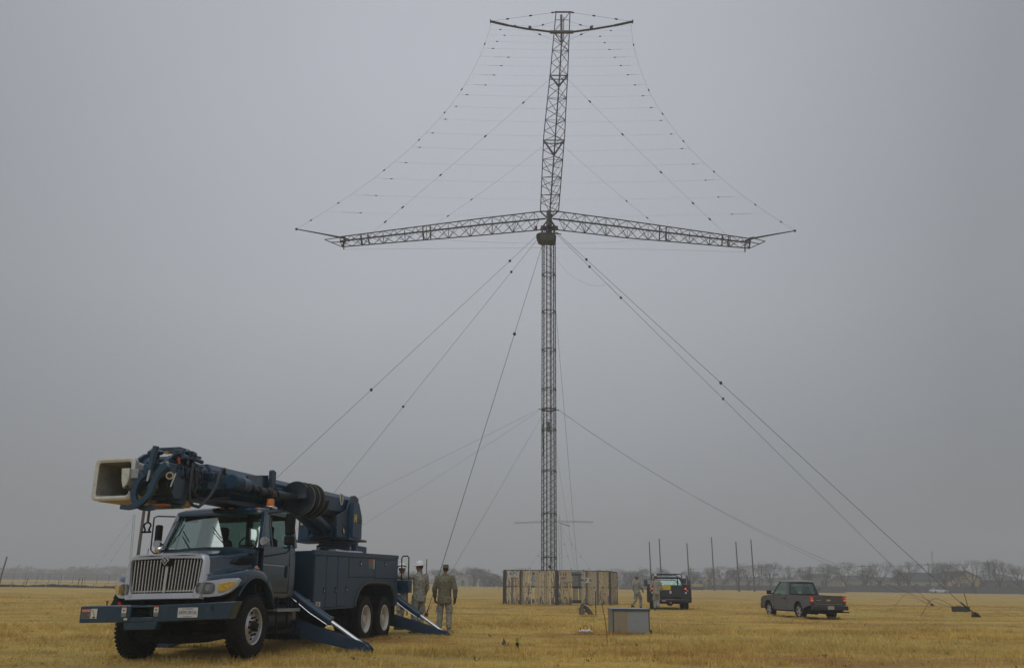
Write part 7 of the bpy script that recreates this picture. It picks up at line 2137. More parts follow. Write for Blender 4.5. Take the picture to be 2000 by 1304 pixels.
    MB().hexa([(-0.86, 4.36, 1.50), (0.86, 4.36, 1.50), (0.70, 3.88, 1.96), (-0.70, 3.88, 1.96), (-0.86, 4.37, 1.50), (0.86, 4.37, 1.50), (0.70, 3.89, 1.96), (-0.70, 3.89, 1.96)]).build('windscreen', GW, T, smooth=0)
    MB().box(0.30, 0.58, 3.0, 3.1, 1.4, 1.74).build('seat', SEATM, T, bevel=0.03)
    MB().box(-0.10, 0.14, 3.95, 4.0, 1.82, 1.88).build('rear_view_mirror', SEATM, T)
    # headache rack: two loops
    MB().tube([(-0.92, 2.55, 1.5), (-0.92, 2.55, 2.08), (-0.84, 2.55, 2.20), (0.76, 2.55, 2.20), (0.84, 2.55, 2.10), (0.84, 2.55, 1.5)], 0.028, 8).build('rack_hoop', DARK, T)
    MB().tube([(-0.60, 2.45, 2.13), (-0.74, 2.45, 2.10), (-0.80, 2.45, 2.0), (-0.80, 2.45, 1.5)], 0.02, 8).build('rack_hoop', DARK, T)
    MB().tube([(-0.62, 2.3, 2.14), (0.46, 2.3, 2.13), (0.58, 2.3, 2.03), (0.60, 2.3, 1.5)], 0.026, 8).build('rack_hoop', DARK, T)
    b = MB(); b.ell((-0.1, 2.5, 2.15), (0.06, 0.05, 0.05), 8, 6); b.ell((0.12, 2.5, 2.14), (0.05, 0.05, 0.04), 8, 6); b.ell((0.2, 2.5, 2.13), (0.05, 0.05, 0.04), 8, 6); b.build('work_lamps', SEAM, T)
    # vertical gas bottle / tools on the right locker
    b = MB(); b.cyl((0.95, 1.6, 1.58), (0.95, 1.6, 1.92), 0.10, n=12); b.cyl((0.80, 1.7, 1.58), (0.80, 1.7, 1.88), 0.07, n=12); b.tube([(1.1, 1.5, 1.58), (1.1, 1.5, 2.1), (1.0, 1.5, 2.14), (1.13, 1.5, 1.98), (1.13, 1.5, 1.8)], 0.015, 6)
    b.build('locker_top_tools', mat('dim_steel', (0.05, 0.055, 0.06), 0.6), T)
service_truck()

# ================================================================== SMALL THINGS IN THE FIELD
def metal_cabinet():
    a, b_ = G(1198, 1238), G(1268, 1237.6)
    d = (b_ - a); d.z = 0; L = 1.13; ang = atan2(d.y, d.x) * 0.25
    T = thing('metal_cabinet', 'grey galvanised sheet metal box with rust runs, standing in the grass', 'cabinet', a, ang)
    W, D, H = 1.03, 0.72, 0.66
    GA = mat('spangled_zinc', (0.25, 0.275, 0.285), 0.42, metal=0.35, var=0.22, scale=26, dirt=(0.20, 0.24, 0.26), dirt_amt=0.35)
    GS = mat('rust_stained_zinc', (0.26, 0.25, 0.20), 0.6, metal=0.2, var=0.15, scale=4)
    # rust runs: vertical stripes between x=0.18 and 0.42 m, as real staining of the sheet
    m = MATS['rust_stained_zinc'].copy(); m.name = 'zinc_front_with_rust_runs'
    n = m.node_tree; bs = n.nodes['Principled BSDF']
    old = bs.inputs['Base Color'].links[0].from_socket
    t = n.nodes.new('ShaderNodeTexCoord'); sp = n.nodes.new('ShaderNodeSeparateXYZ'); n.links.new(t.outputs['Object'], sp.inputs[0])
    rp = n.nodes.new('ShaderNodeValToRGB'); n.links.new(sp.outputs['X'], rp.inputs[0])
    el = rp.color_ramp.elements
    el[0].position = 0.10; el[0].color = (0, 0, 0, 1); el[1].position = 0.43; el[1].color = (0, 0, 0, 1)
    for p_, v_ in ((0.14, 0.7), (0.17, 0.15), (0.19, 0.75), (0.22, 0.2), (0.33, 0.1), (0.36, 0.8), (0.40, 0.25)):
        e = el.new(p_); e.color = (v_, v_, v_, 1)
    mx = n.nodes.new('ShaderNodeMixRGB'); mx.inputs[2].default_value = (0.34, 0.20, 0.045, 1)
    n.links.new(rp.outputs[0], mx.inputs[0])
    gs = n.nodes.new('ShaderNodeMapRange'); gs.inputs['From Min'].default_value = 0.40; gs.inputs['From Max'].default_value = 0.42
    n.links.new(sp.outputs['X'], gs.inputs['Value'])
    mx2 = n.nodes.new('ShaderNodeMixRGB'); n.links.new(gs.outputs[0], mx2.inputs[0]); mx2.inputs[2].default_value = (0.26, 0.285, 0.295, 1)
    n.links.new(old, mx2.inputs[1]); n.links.new(mx2.outputs[0], mx.inputs[1])
    n.links.new(mx.outputs[0], bs.inputs['Base Color'])
    MB().box(0, W, 0.0, 0.006, 0.0, H).build('front_sheet', m, T, smooth=0)
    MB().box(-0.006, 0, 0.0, D, 0.0, H).build('side_sheet', GS, T, smooth=0)
    MB().box(W, W + 0.006, 0.0, D, 0.0, H).build('side_sheet', GA, T, smooth=0)
    MB().box(0, W, D, D + 0.006, 0.0, H).build('back_sheet', GA, T, smooth=0)
    MB().hexa([(-0.03, -0.02, H), (W + 0.03, -0.02, H), (W + 0.03, D + 0.02, H), (-0.03, D + 0.02, H), (-0.03, -0.02, H + 0.025), (W + 0.03, -0.02, H + 0.025), (W + 0.03, D + 0.02, H + 0.03), (-0.03, D + 0.02, H + 0.03)]).build('lid', GALV, T, smooth=0)
    MB().box(-0.032, W + 0.032, -0.024, -0.020, H - 0.035, H + 0.02).build('lid_lip', mat('dark_zinc', (0.05, 0.055, 0.06), 0.6), T, smooth=0)
    MB().box(-0.008, 0.022, -0.012, -0.001, 0, H - 0.03).build('corner_fold', MATS['dark_zinc'], T, smooth=0)
    MB().box(W - 0.02, W + 0.008, -0.008, -0.001, 0, H - 0.03).build('corner_fold', MATS['dark_zinc'], T, smooth=0)
    for x in (0.62, 0.65): MB().cyl((x, -0.004, 0.36), (x, 0.0, 0.36), 0.008, n=8).build('rivet', DARK, T)
    MB().box(W + 0.006, W + 0.06, 0.0, 0.05, 0.02, 0.12).build('foot_bracket', DARK, T)
metal_cabinet()

def debris():
    a = G(1133, 1200)
    T = thing('toppled_housing', 'small dark sheet metal housing tipped over in front of the plank enclosure', 'scrap box', a + Vector((0, 0, 0)), 0.1)
    DM = mat('dark_scrap', (0.055, 0.06, 0.06), 0.7, var=0.3, dirt=(0.10, 0.06, 0.035), dirt_amt=0.5)
    LM = mat('tan_scrap', (0.12, 0.105, 0.08), 0.8, var=0.2)
    MB().hexa([(0.02, 0, 0), (0.22, -0.05, 0), (0.22, 0.28, 0), (0.02, 0.35, 0), (0.0, 0.02, 0.28), (0.16, -0.02, 0.40), (0.16, 0.3, 0.40), (0.0, 0.36, 0.28)]).build('housing_body', LM, T)
    MB().hexa([(0.12, -0.10, 0.44), (0.35, -0.14, 0.34), (0.62, -0.14, 0.0), (0.44, -0.10, -0.01), (0.12, 0.4, 0.46), (0.38, 0.4, 0.38), (0.64, 0.38, 0.04), (0.44, 0.4, 0.02)]).build('bent_lid', DM, T)
    MB().tube([(0.0, 0.0, 0.28), (0.06, 0.0, 0.44), (0.2, 0.0, 0.5), (0.36, 0, 0.48), (0.48, 0.0, 0.40)], 0.025, 5).build('torn_edge', DM, T)
    MB().box(0.20, 0.27, -0.06, -0.04, 0.12, 0.18).build('hinge', DARK, T)
debris()

def white_base():
    a = G(1130, 1237)
    T = thing('white_concrete_base', 'low white concrete lump with a rusty loop sticking out', 'concrete base', a, 0.0)
    b = MB()
    prof = [(0, 0.02), (0.03, 0.09), (0.10, 0.13), (0.20, 0.105), (0.24, 0.115), (0.33, 0.13), (0.41, 0.08), (0.44, 0.02)]
    b.loft([[(x, 0.02, 0)] + [(x, y, z + 0.0) for y, z in ((0, h * 0.6), (0.08, h), (0.22, h * 0.9), (0.32, 0.0))] for x, h in prof])
    b.build('concrete_lump', mat('white_concrete', (0.55, 0.56, 0.55), 0.8, var=0.08), T, smooth=30)
    MB().tube([(0.14 + 0.065 * (1 - cos(a_)), 0.1, 0.11 + 0.115 * sin(a_)) for a_ in np.linspace(0, pi, 12)], 0.009, 6).build('rusty_loop', mat('orange_rust', (0.20, 0.07, 0.03), 0.9), T)
    for x, z, l in ((0.06, 0.10, 0.06), (0.355, 0.08, 0.14)):
        MB().cyl((x, 0.05, z), (x, 0.05, z + l), 0.012, n=6).build('bolt', RUST, T)
white_base()

def rods():
    a = G(1186, 1256); RM = mat('bright_rust', (0.22, 0.085, 0.03), 0.9, var=0.4, scale=20)
    pts = [(0, 0, 0), (-0.01, 0, 0.30), (-0.055, 0, 0.62), (-0.10, 0, 0.85), (-0.14, 0, 1.03), (-0.155, 0, 1.08)]
    r = MB().tube(pts, 0.0105, 6).build('rusty_rod', RM, None); r.location = a
    tag(r, 'thin leaning rusty orange rod left of the galvanised metal box', 'rod')
    a = G(1164, 1203)
    r = MB().tube([(0, 0, 0), (0.0, 0, 0.55), (0.01, 0, 1.05)], 0.018, 5).build('steel_stake', DARK, None); r.location = a
    tag(r, 'upright dark steel stake beside the toppled dark housing', 'stake')
    a = G(1010, 1267)
    T = thing('marker_post', 'short wooden stake with yellow top in the open grass', 'stake', a, 0.3)
    MB().box(-0.028, 0.028, -0.02, 0.02, 0, 0.13).build('post_foot', DARK, T)
    MB().box(-0.03, 0.03, -0.022, 0.022, 0.13, 0.235).build('post_top', mat('faded_yellow', (0.30, 0.27, 0.05), 0.7), T)
    a = G(985, 1262)
    b = MB(); b.add([(0, 0, 0.0), (0.05, 0, 0.0), (0.03, 0.01, 0.10), (-0.02, 0.02, 0.19), (-0.035, 0, 0.10)], [(0, 1, 2, 3, 4)]); b.add([(0.02, -0.01, 0.02), (0.09, -0.02, 0.03), (0.11, 0, 0.09)], [(0, 1, 2)])
    b.add([(0, 0.0, 0.0), (-0.06, 0.03, 0.06), (-0.03, 0.02, 0.12)], [(0, 1, 2)])
    l = b.build('curled_dock_leaf', mat('brown_leaf', (0.10, 0.06, 0.045), 0.9), None, smooth=0); l.location = a
    tag(l, 'curled brown dead leaf beside the yellow topped stake', 'leaf')
    # stalky dead seedlings
    for k, (px, py) in enumerate(((1275, 1285), (1283, 1290), (1157, 1280), (1245, 1262), (1150, 1292), (1540, 1270), (1612, 1284), (690, 1288), (930, 1290))):
        a = G(px, py); rr = random.Random(k)
        b = MB()
        for j in range(4):
            t = rr.uniform(-0.05, 0.05); h = rr.uniform(0.02, 0.06)
            b.tube([(0, 0, 0), (t * 0.6, 0, h * 0.6), (t, 0.01, h)], 0.004, 3)
            b.add([(t, 0, h), (t + 0.022, 0.01, h - 0.006), (t + 0.012, 0, h + 0.018), (t - 0.012, 0.01, h + 0.012)], [(0, 1, 2, 3)])
        w = b.build('dead_weed_stalk', mat('dark_weed', (0.07, 0.05, 0.03), 0.9), None, smooth=0); w.location = a
        tag(w, 'small dark dead weed stalk ' + ('below the galvanised box, left one of two', 'below the galvanised box, right one of two', 'in the foreground grass under the white concrete base', 'just below the right corner of the galvanised box', 'at the bottom edge under the white concrete base', 'in the foreground below the pickup truck', 'in the foreground right of the pickup column', 'right of the front outrigger foot', 'at the bottom edge left of the yellow topped stake')[k], 'weed', 'dead weed stalks in the near grass')
rods()

# ================================================================== BACKGROUND: POLES, FENCES, TREES, HOUSES
POLEW = mat('weathered_pole', (0.065, 0.048, 0.036), 0.9, var=0.25)
def edge_y(px):   # picture row of the far edge of the field
    return float(np.interp(px, [0, 240, 900, 1500, 2000], [1131.5, 1133.5, 1144.5, 1153.5, 1159.5]))
def edge_D(px):
    return float(np.interp(px, [0, 300, 900, 1500, 2000], [430, 400, 290, 250, 232]))
def at(px, D):
    return Vector((gx(px, D), D, 0))
def height_to(px, py, D):
    return PY(px, py, D).z

for px, py, D, lab in ((1268, 1057, 215, 'leftmost tall bare wooden pole, behind the service truck cab'), (1287.5, 1051, 215, 'tall bare wooden pole behind the service truck, second from left'), (1341.5, 1060, 215, 'bare wooden pole just right of the service truck'),
                       (1389.5, 1048, 220, 'tallest bare wooden pole, middle of the field edge'), (1437, 1057, 205, 'bare wooden pole left of the rightmost one'), (1466.5, 1053, 205, 'rightmost bare wooden pole, left of the pickup truck')):
    basepx = px + (px - 1000) * 0.0125 + 1
    top = PY(px, py, D); base = at(basepx, D)
    o_ = MB().tube([(0, 0, 0), (top.x - base.x, 0, top.z)], [0.20, 0.13], 8).build('wooden_pole', POLEW, None); o_.location = base
    tag(o_, lab, 'pole', 'bare wooden poles at the field edge')
# near left pole with a thin rod beside it
D = 70.0
top = PY(286, 962, D); base = at(261, D); base.x = gx(263.5, D)
o_ = MB().tube([(0, 0, 0), (top.x - base.x, 0, top.z)], [0.135, 0.115], 10).build('wooden_pole', POLEW, None); o_.location = base
tag(o_, 'brown wooden pole rising behind the truck hood under the bucket', 'pole')
o_ = MB().cyl((0, 0, 0), (0.1, 0, height_to(276, 1070, D)), 0.03, n=6).build('conduit', POLEW, None); o_.location = base + Vector((0.55, 0.3, 0)); tag(o_, 'thin pipe standing beside the brown pole behind the truck hood', 'pipe')
o_ = MB().tube([(0, 0, 0), (0.6, 0, height_to(5, 1086, 150))], [0.14, 0.12], 8).build('wooden_pole', POLEW, None); o_.location = at(0, 150)
tag(o_, 'wooden pole at the far left edge of the picture', 'pole')
o_ = MB().cyl((0, 0, 0), (0, 0, height_to(830, 1091, 60)), 0.035, n=6).build('thin_pole', POLEW, None); o_.location = at(832, 60)
tag(o_, 'thin bare pole between the pointing airman and the coated airman', 'pole')

# distant thin lattice mast on the left with guys, and on the right
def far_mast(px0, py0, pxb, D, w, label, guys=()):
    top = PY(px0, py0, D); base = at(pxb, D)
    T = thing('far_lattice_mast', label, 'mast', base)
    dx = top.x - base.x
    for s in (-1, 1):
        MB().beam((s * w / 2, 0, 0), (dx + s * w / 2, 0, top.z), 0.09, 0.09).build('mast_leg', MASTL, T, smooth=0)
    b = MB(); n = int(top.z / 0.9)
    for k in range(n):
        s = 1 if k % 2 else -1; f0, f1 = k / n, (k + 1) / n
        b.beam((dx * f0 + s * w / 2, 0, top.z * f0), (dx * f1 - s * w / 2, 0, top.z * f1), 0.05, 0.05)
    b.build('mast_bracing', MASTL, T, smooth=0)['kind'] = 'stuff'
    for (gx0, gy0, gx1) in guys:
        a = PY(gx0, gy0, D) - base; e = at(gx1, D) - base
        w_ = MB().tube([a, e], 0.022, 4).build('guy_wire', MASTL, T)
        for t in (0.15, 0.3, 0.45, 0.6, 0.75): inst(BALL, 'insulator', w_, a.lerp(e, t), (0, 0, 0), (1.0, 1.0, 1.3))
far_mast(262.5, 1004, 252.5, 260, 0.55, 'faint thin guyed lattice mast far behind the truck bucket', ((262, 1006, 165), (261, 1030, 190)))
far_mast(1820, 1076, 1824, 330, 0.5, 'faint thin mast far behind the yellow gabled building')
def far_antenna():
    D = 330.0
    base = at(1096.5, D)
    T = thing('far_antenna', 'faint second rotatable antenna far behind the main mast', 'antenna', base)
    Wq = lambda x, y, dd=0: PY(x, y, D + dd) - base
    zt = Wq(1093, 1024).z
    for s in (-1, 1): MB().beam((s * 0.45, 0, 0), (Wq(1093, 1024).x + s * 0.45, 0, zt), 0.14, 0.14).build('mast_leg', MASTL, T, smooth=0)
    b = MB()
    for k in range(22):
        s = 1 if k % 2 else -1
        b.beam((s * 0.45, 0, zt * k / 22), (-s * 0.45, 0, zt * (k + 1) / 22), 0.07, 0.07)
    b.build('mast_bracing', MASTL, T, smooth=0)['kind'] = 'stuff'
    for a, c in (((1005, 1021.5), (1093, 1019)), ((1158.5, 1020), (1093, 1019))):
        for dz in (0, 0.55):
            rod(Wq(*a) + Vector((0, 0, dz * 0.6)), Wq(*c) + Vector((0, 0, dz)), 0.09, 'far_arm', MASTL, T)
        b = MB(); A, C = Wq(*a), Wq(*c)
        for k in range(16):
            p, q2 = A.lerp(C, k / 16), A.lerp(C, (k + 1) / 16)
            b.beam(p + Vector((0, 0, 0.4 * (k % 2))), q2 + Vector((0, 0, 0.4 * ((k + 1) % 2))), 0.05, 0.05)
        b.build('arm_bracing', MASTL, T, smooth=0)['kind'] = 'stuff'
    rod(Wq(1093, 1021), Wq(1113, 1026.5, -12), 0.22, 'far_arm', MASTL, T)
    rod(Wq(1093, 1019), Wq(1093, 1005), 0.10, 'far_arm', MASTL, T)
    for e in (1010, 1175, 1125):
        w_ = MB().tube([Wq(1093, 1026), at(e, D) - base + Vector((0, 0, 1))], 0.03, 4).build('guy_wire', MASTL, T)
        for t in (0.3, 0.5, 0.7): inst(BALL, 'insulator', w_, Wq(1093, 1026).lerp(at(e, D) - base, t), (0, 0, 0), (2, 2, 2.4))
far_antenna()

# silt fence (low black cloth) and posts at left
def silt():
    T = thing('silt_fence', 'low black silt fence running across the grass at left', 'fence', at(100, 122))
    o0 = at(100, 122)
    b = MB(); pts = []
    for i, px in enumerate(np.linspace(-30, 236, 40)):
        D = 118 + 10 * sin(px * 0.011 + 0.5)
        p = at(px, D) - o0
        h = 0.27 + 0.06 * sin(px * 0.09) + 0.04 * sin(px * 0.31) + (0.14 if 95 < px < 135 else 0)
        pts.append((p, h))
    rings = [[(p.x, p.y, -0.02), (p.x, p.y + 0.1, h), (p.x, p.y + 0.13, h), (p.x, p.y + 0.25, -0.02)] for p, h in pts]
    b.loft(rings); b.build('black_cloth', mat('black_cloth', (0.012, 0.014, 0.012), 0.8), T, smooth=30)
    for px in np.linspace(-20, 230, 12):
        D = 118 + 10 * sin(px * 0.011 + 0.5)
        p = at(px, D) - o0
        MB().box(p.x - 0.02, p.x + 0.02, p.y - 0.03, p.y + 0.01, 0, 0.62).build('silt_stake', DARK, T)
silt()
TP = mat('rusty_post', (0.13, 0.045, 0.025), 0.9, var=0.3)
for px, ptop, D, lean, lab in ((56, 1128, 118, 0.35, 'leaning rusty steel fence post at far left behind the silt fence'), (155.5, 1129.5, 118, 0.12, 'left one of a close pair of rusty fence posts'), (161.5, 1128.5, 118, 0.0, 'right one of a close pair of rusty fence posts'),
                               (83, 1119, 260, 0, 'thin distant post among the far left trees'), (116, 1131, 170, 0, 'stubby green post behind the silt fence'), (92, 1138.5, 112, 0, 'short white marker in front of the silt fence'), (24, 1139, 112, 0, 'short white marker at far left by the silt fence'), (187, 1138, 112, 0, 'short pale marker by the silt fence near the truck'),
                               (907, 1141, 215, 0, 'thin fence post right of the coated airman, leftmost of three'), (917, 1141, 215, 0, 'thin fence post right of the coated airman, middle of three'), (945, 1142, 215, 0, 'thin fence post nearest the dark bush, rightmost of three'), (976, 1143, 165, 0.25, 'dark leaning stump post left of the plank enclosure')):
    m = mat('white_marker', (0.4, 0.4, 0.38), 0.8) if 'white' in lab or 'pale' in lab else (mat('green_post', (0.03, 0.07, 0.05), 0.8) if 'green' in lab else (DARK if 'dark lean' in lab else TP))
    base = at(px, D); h = height_to(px, ptop, D)
    o_ = MB().beam((0, 0, 0), (lean, 0, h), 0.11 if 'stump' in lab else (0.09 if 'rusty' in lab else 0.06), 0.06).build('fence_post', m, None, smooth=0); o_.location = base - Vector((lean, 0, 0))
    tag(o_, lab, 'post', 'posts out in the field')

# far wire fence with horizontal rail at left and centre (chain link seen as faint lines)
CHAIN = mat('chain_link_grey', (0.10, 0.105, 0.105), 0.8)
def wire_fence(px0, px1, D0, D1, h, label, step=9):
    o0 = at(px0, D0)
    T = thing('wire_fence', label, 'fence', o0)
    n = max(3, int((px1 - px0) / step))
    P = [at(px0 + (px1 - px0) * i / n, D0 + (D1 - D0) * i / n) - o0 for i in range(n + 1)]
    for p in P: MB().cyl((p.x, p.y, 0), (p.x, p.y, h), 0.05, n=5).build('fence_post', CHAIN, T)
    for z in np.linspace(0.25, h, 4): MB().tube([p + Vector((0, 0, float(z))) for p in P], 0.022, 3).build('fence_wire', CHAIN, T)
    return T
wire_fence(-20, 236, 205, 195, 2.0, 'faint tall wire fence before the far left trees', 22)
wire_fence(885, 962, 262, 258, 1.5, 'low wire fence at the field edge left of the plank enclosure', 11)
wire_fence(1335, 1425, 238, 236, 1.3, 'low dark wire fence behind the bare poles', 12)

# ---- bare trees
BARKS = [mat('bark_grey', (0.052, 0.044, 0.038), 0.95, var=0.2), mat('twig_brown', (0.062, 0.050, 0.042), 0.95, var=0.2)]
def tree_mesh(seed, kind='vase'):
    r = random.Random(seed)
    V, Fc = [], []
    TV, TF = [], []
    def seg(p, q_, r0, r1, tv, tf, n):
        d = (q_ - p).normalized(); a, u, v = frame(d)
        k = len(tv)
        for c, rr in ((p, r0), (q_, r1)):
            for j in range(n):
                t = 2 * pi * j / n
                w = c + (u * cos(t) + v * sin(t)) * rr
                tv.append((w.x, w.y, w.z))
        for j in range(n):
            tf.append((k + j, k + (j + 1) % n, k + n + (j + 1) % n, k + n + j))
    def grow(p, d, L, rad, lvl):
        nseg = 2 if lvl < 3 else 1
        cur = p
        dd = d.copy()
        for i in range(nseg):
            dd = (dd + Vector((r.gauss(0, 0.12), r.gauss(0, 0.12), r.gauss(0.03, 0.07)))).normalized()
            nx = cur + dd * L / nseg
            r1 = rad * (1 - 0.28 * (i + 1) / nseg)
            seg(cur, nx, rad * (1 - 0.28 * i / nseg), r1, V if lvl < 2 else TV, Fc if lvl < 2 else TF, 5 if lvl < 2 else 3)
            cur = nx
            if lvl >= 2 and i == 0 and lvl < 5 and r.random() < 0.8:
                a, u, v = frame(dd); t = r.random() * 2 * pi
                nd = (dd + (u * cos(t) + v * sin(t)) * r.uniform(0.5, 0.9)).normalized()
                grow(cur, nd, L * 0.6, rad * 0.5, lvl + 1)
        if lvl >= 5: return
        k = {0: r.randint(4, 6), 1: r.randint(3, 4), 2: 3, 3: 4, 4: 4}[lvl]
        a, u, v = frame(dd)
        ph = r.random() * 2 * pi
        for j in range(k):
            t = ph + 2 * pi * j / k + r.gauss(0, 0.3)
            sp = {0: r.uniform(0.35, 0.85), 1: r.uniform(0.35, 0.75), 2: r.uniform(0.4, 0.8), 3: r.uniform(0.4, 0.9), 4: r.uniform(0.4, 0.9)}[lvl]
            nd = (dd + (u * cos(t) + v * sin(t)) * sp + Vector((0, 0, 0.10))).normalized()
            grow(cur, nd, L * r.uniform(0.62, 0.84) if lvl else L * r.uniform(0.85, 1.1), r1 * r.uniform(0.58, 0.72), lvl + 1)
    grow(Vector((0, 0, 0)), Vector((r.gauss(0, 0.05), r.gauss(0, 0.05), 1)).normalized(), r.uniform(0.16, 0.22), 0.036, 0)
    zt = max(v[2] for v in TV); 
    sc_ = 1.0 / zt
    def mk(v, f, nm, m):
        me = bpy.data.meshes.new(nm); me.from_pydata([(a * sc_, b * sc_, c * sc_) for a, b, c in v], [], f); me.materials.append(m); return me
    # base well below the grass
    return mk(V, Fc, 'trunk', BARKS[0]), mk(TV, TF, 'crown', BARKS[1])
TREES = [tree_mesh(s) for s in (11, 23, 37, 41, 59, 67, 73)]
tree_count = [0]
def tree(px, ptop, D, wfac, label, group=None, var=None, lean=0.0):
    base = at(px, D); h = height_to(px, ptop, D)
    k = tree_count[0] if var is None else var
    tree_count[0] += 1
    tr, crn = TREES[k % len(TREES)]
    T = thing('bare_tree', label, 'tree', base, random.Random(int(px * 3 + ptop)).uniform(0, 6.28), group)
    T.rotation_euler = (0, lean, T.rotation_euler.z) if not lean else (0, lean, 0)
    T.scale = (h * wfac, h * wfac, h)
    a = bpy.data.objects.new('trunk', tr); COL.objects.link(a); a.parent = T
    b = bpy.data.objects.new('crown', crn); COL.objects.link(b); b.parent = T
    return T
right_trees = [
    (1234, 1112, 'bare tree behind the two walking airmen, left of the service truck'), (1262, 1106, 'bare tree hidden low behind the service truck mirror'), (1290, 1106, 'bare tree right behind the service truck cab'), (1352, 1111, 'small bare tree just right of the service truck'),
    (1382, 1107, 'bare tree left of the tallest wooden pole'), (1411, 1104, 'bare tree just right of the tallest wooden pole'), (1440, 1106, 'bare tree behind the second pole from right'), (1463, 1097, 'tall bare tree behind the rightmost wooden pole'),
    (1507, 1093, 'round crowned bare tree left of the pickup cab, the clearest of the row'), (1545, 1103, 'bare tree behind the pickup mirror'), (1577, 1105, 'spreading bare tree right behind the pickup roof'), (1610, 1099, 'bare tree above the pickup bed'),
    (1657, 1096, 'tall bare tree just right of the pickup tail'), (1688, 1107, 'small bare tree beside the utility pole right of the pickup'), (1719, 1092, 'big bare tree in front of the low tan houses'), (1752, 1108, 'small bare tree left of the long dark roof'), (1779, 1093, 'bare tree at the left end of the long dark roof'),
    (1848, 1093, 'broad bare tree between the long dark roof and the yellow gable'), (1868, 1112, 'low bare tree left in front of the yellow gable'), (1906, 1092, 'bare tree right in front of the yellow gabled building'), (1953, 1089, 'largest bare tree, before the dark pyramid roof'), (1996, 1099, 'bare tree at the right edge of the picture')]
for i, (px, pt, lab) in enumerate(right_trees):
    D = edge_D(px) + (i * 7 % 11) - 1
    tree(px, pt - 2, D, 0.98 if i % 3 else 1.12, lab, 'bare trees along the field edge')
tree(1598, 1147, 200, 2.2, 'fallen bare limb lying low behind the pickup bed', None, 3, 0.0)
for i, (px, pt) in enumerate(((886, 1108), (925, 1103), (948, 1116), (966, 1118), (1002, 1106), (1045, 1106), (1085, 1111), (1120, 1112), (1152, 1110), (1178, 1112), (1203, 1107), (1222, 1111))):
    nm = ['left of the dark bush', 'directly right of the coated airman', 'above the low blue shed', 'low and dense, before the blue shed', 'behind the left end of the plank enclosure', 'behind the enclosure left of the mast', 'behind the enclosure at the mast foot', 'behind the enclosure right of the mast', 'behind the enclosure gate', 'behind the right sign of the enclosure', 'behind the right end of the enclosure', 'left behind the walking airman in cap'][i]
    tree(px, pt, edge_D(px) + 8 + (i * 5 % 9), 1.35, 'hazy bare tree ' + nm, 'hazy bare trees beyond the enclosure')
for i, (px, pt) in enumerate(((6, 1108), (30, 1104), (58, 1103), (84, 1107), (105, 1110), (128, 1108), (148, 1103), (170, 1107), (190, 1103), (212, 1106), (226, 1101), (244, 1108), (262, 1105), (-14, 1106), (790, 1112), (850, 1108), (868, 1104))):
    w_ = ['at far left', 'above the far left roofs', 'left of the leaning rusty post', 'right of the leaning rusty post', 'above the low pale roofs', 'above the stubby green post', 'above the close pair of posts', 'just right of the close pair of posts', 'left of the truck fender', 'above the truck fender', 'beside the faint lattice mast', 'behind the chrome grille corner', 'behind the brown pole', 'cut by the left picture edge', 'behind the pointing airman', 'between the two airmen at the guy wire', 'behind the coated airman'][i]
    tree(px, pt, edge_D(px) * (1.30 if px < 400 else 1.05) + (i * 13 % 30), 1.75, 'very faint hazy bare tree ' + w_, 'faint far trees at left')
# a dense low bush
for (px, pt, D, lab, wf) in ((967, 1119, 255, 'dense dark rounded bush left of the plank enclosure', 1.0),):
    base = at(px, D); h = height_to(px, pt, D)
    T = thing('bush', lab, 'bush', base)
    rr = random.Random(4); b = MB()
    for k in range(900):
        u1, v1 = rr.random() * 2 * pi, rr.random()
        R_ = 2.6 * rr.random() ** 0.4
        x, y, z = R_ * cos(u1) * sqrt(1 - v1 * v1 * 0.7), R_ * sin(u1), 0.2 + (h - 0.4) * v1 * (1 - (R_ / 3.2) ** 3)
        s_ = 0.14
        b.add([(x + rr.gauss(0, s_), y + rr.gauss(0, s_), z + rr.gauss(0, s_)) for _ in range(3)], [(0, 1, 2)])
    b.build('twigs', BARKS[1], T, smooth=0)

# far woodland mass on the horizon, reads as one faint band
def woodland():
    rr = random.Random(9); b = MB()
    for px in np.arange(-120, 2140, 2.2):
        D = 520 + rr.uniform(-25, 40) if px < 900 else 400 + rr.uniform(-20, 60)
        p = at(px, D); H = rr.uniform(3.5, 8.5) + 1.2 * sin(px * 0.05)
        for _ in range(3):
            x = p.x + rr.gauss(0, 1.5); w = rr.uniform(0.15, 0.5)
            b.add([(x - w, D, 0), (x + w, D + 0.4, 0), (x + rr.gauss(0, 1.0), D, H * rr.uniform(0.6, 1.0))], [(0, 1, 2)])
            z = H * rr.uniform(0.3, 0.85)
            b.add([(x + rr.gauss(0, 1.2), D, z - 0.7), (x + rr.gauss(0, 1.2), D, z), (x + rr.gauss(0, 1.2), D + 0.5, z + 0.8)], [(0, 1, 2)])
    me = bpy.data.meshes.new('far_woodland'); me.from_pydata(b.v, [], b.f); me.materials.append(BARKS[1])
    o_ = bpy.data.objects.new('far_woodland', me); COL.objects.link(o_)
    tag(o_, 'faint band of far leafless woodland along the horizon', 'woodland', kind='stuff')
woodland()

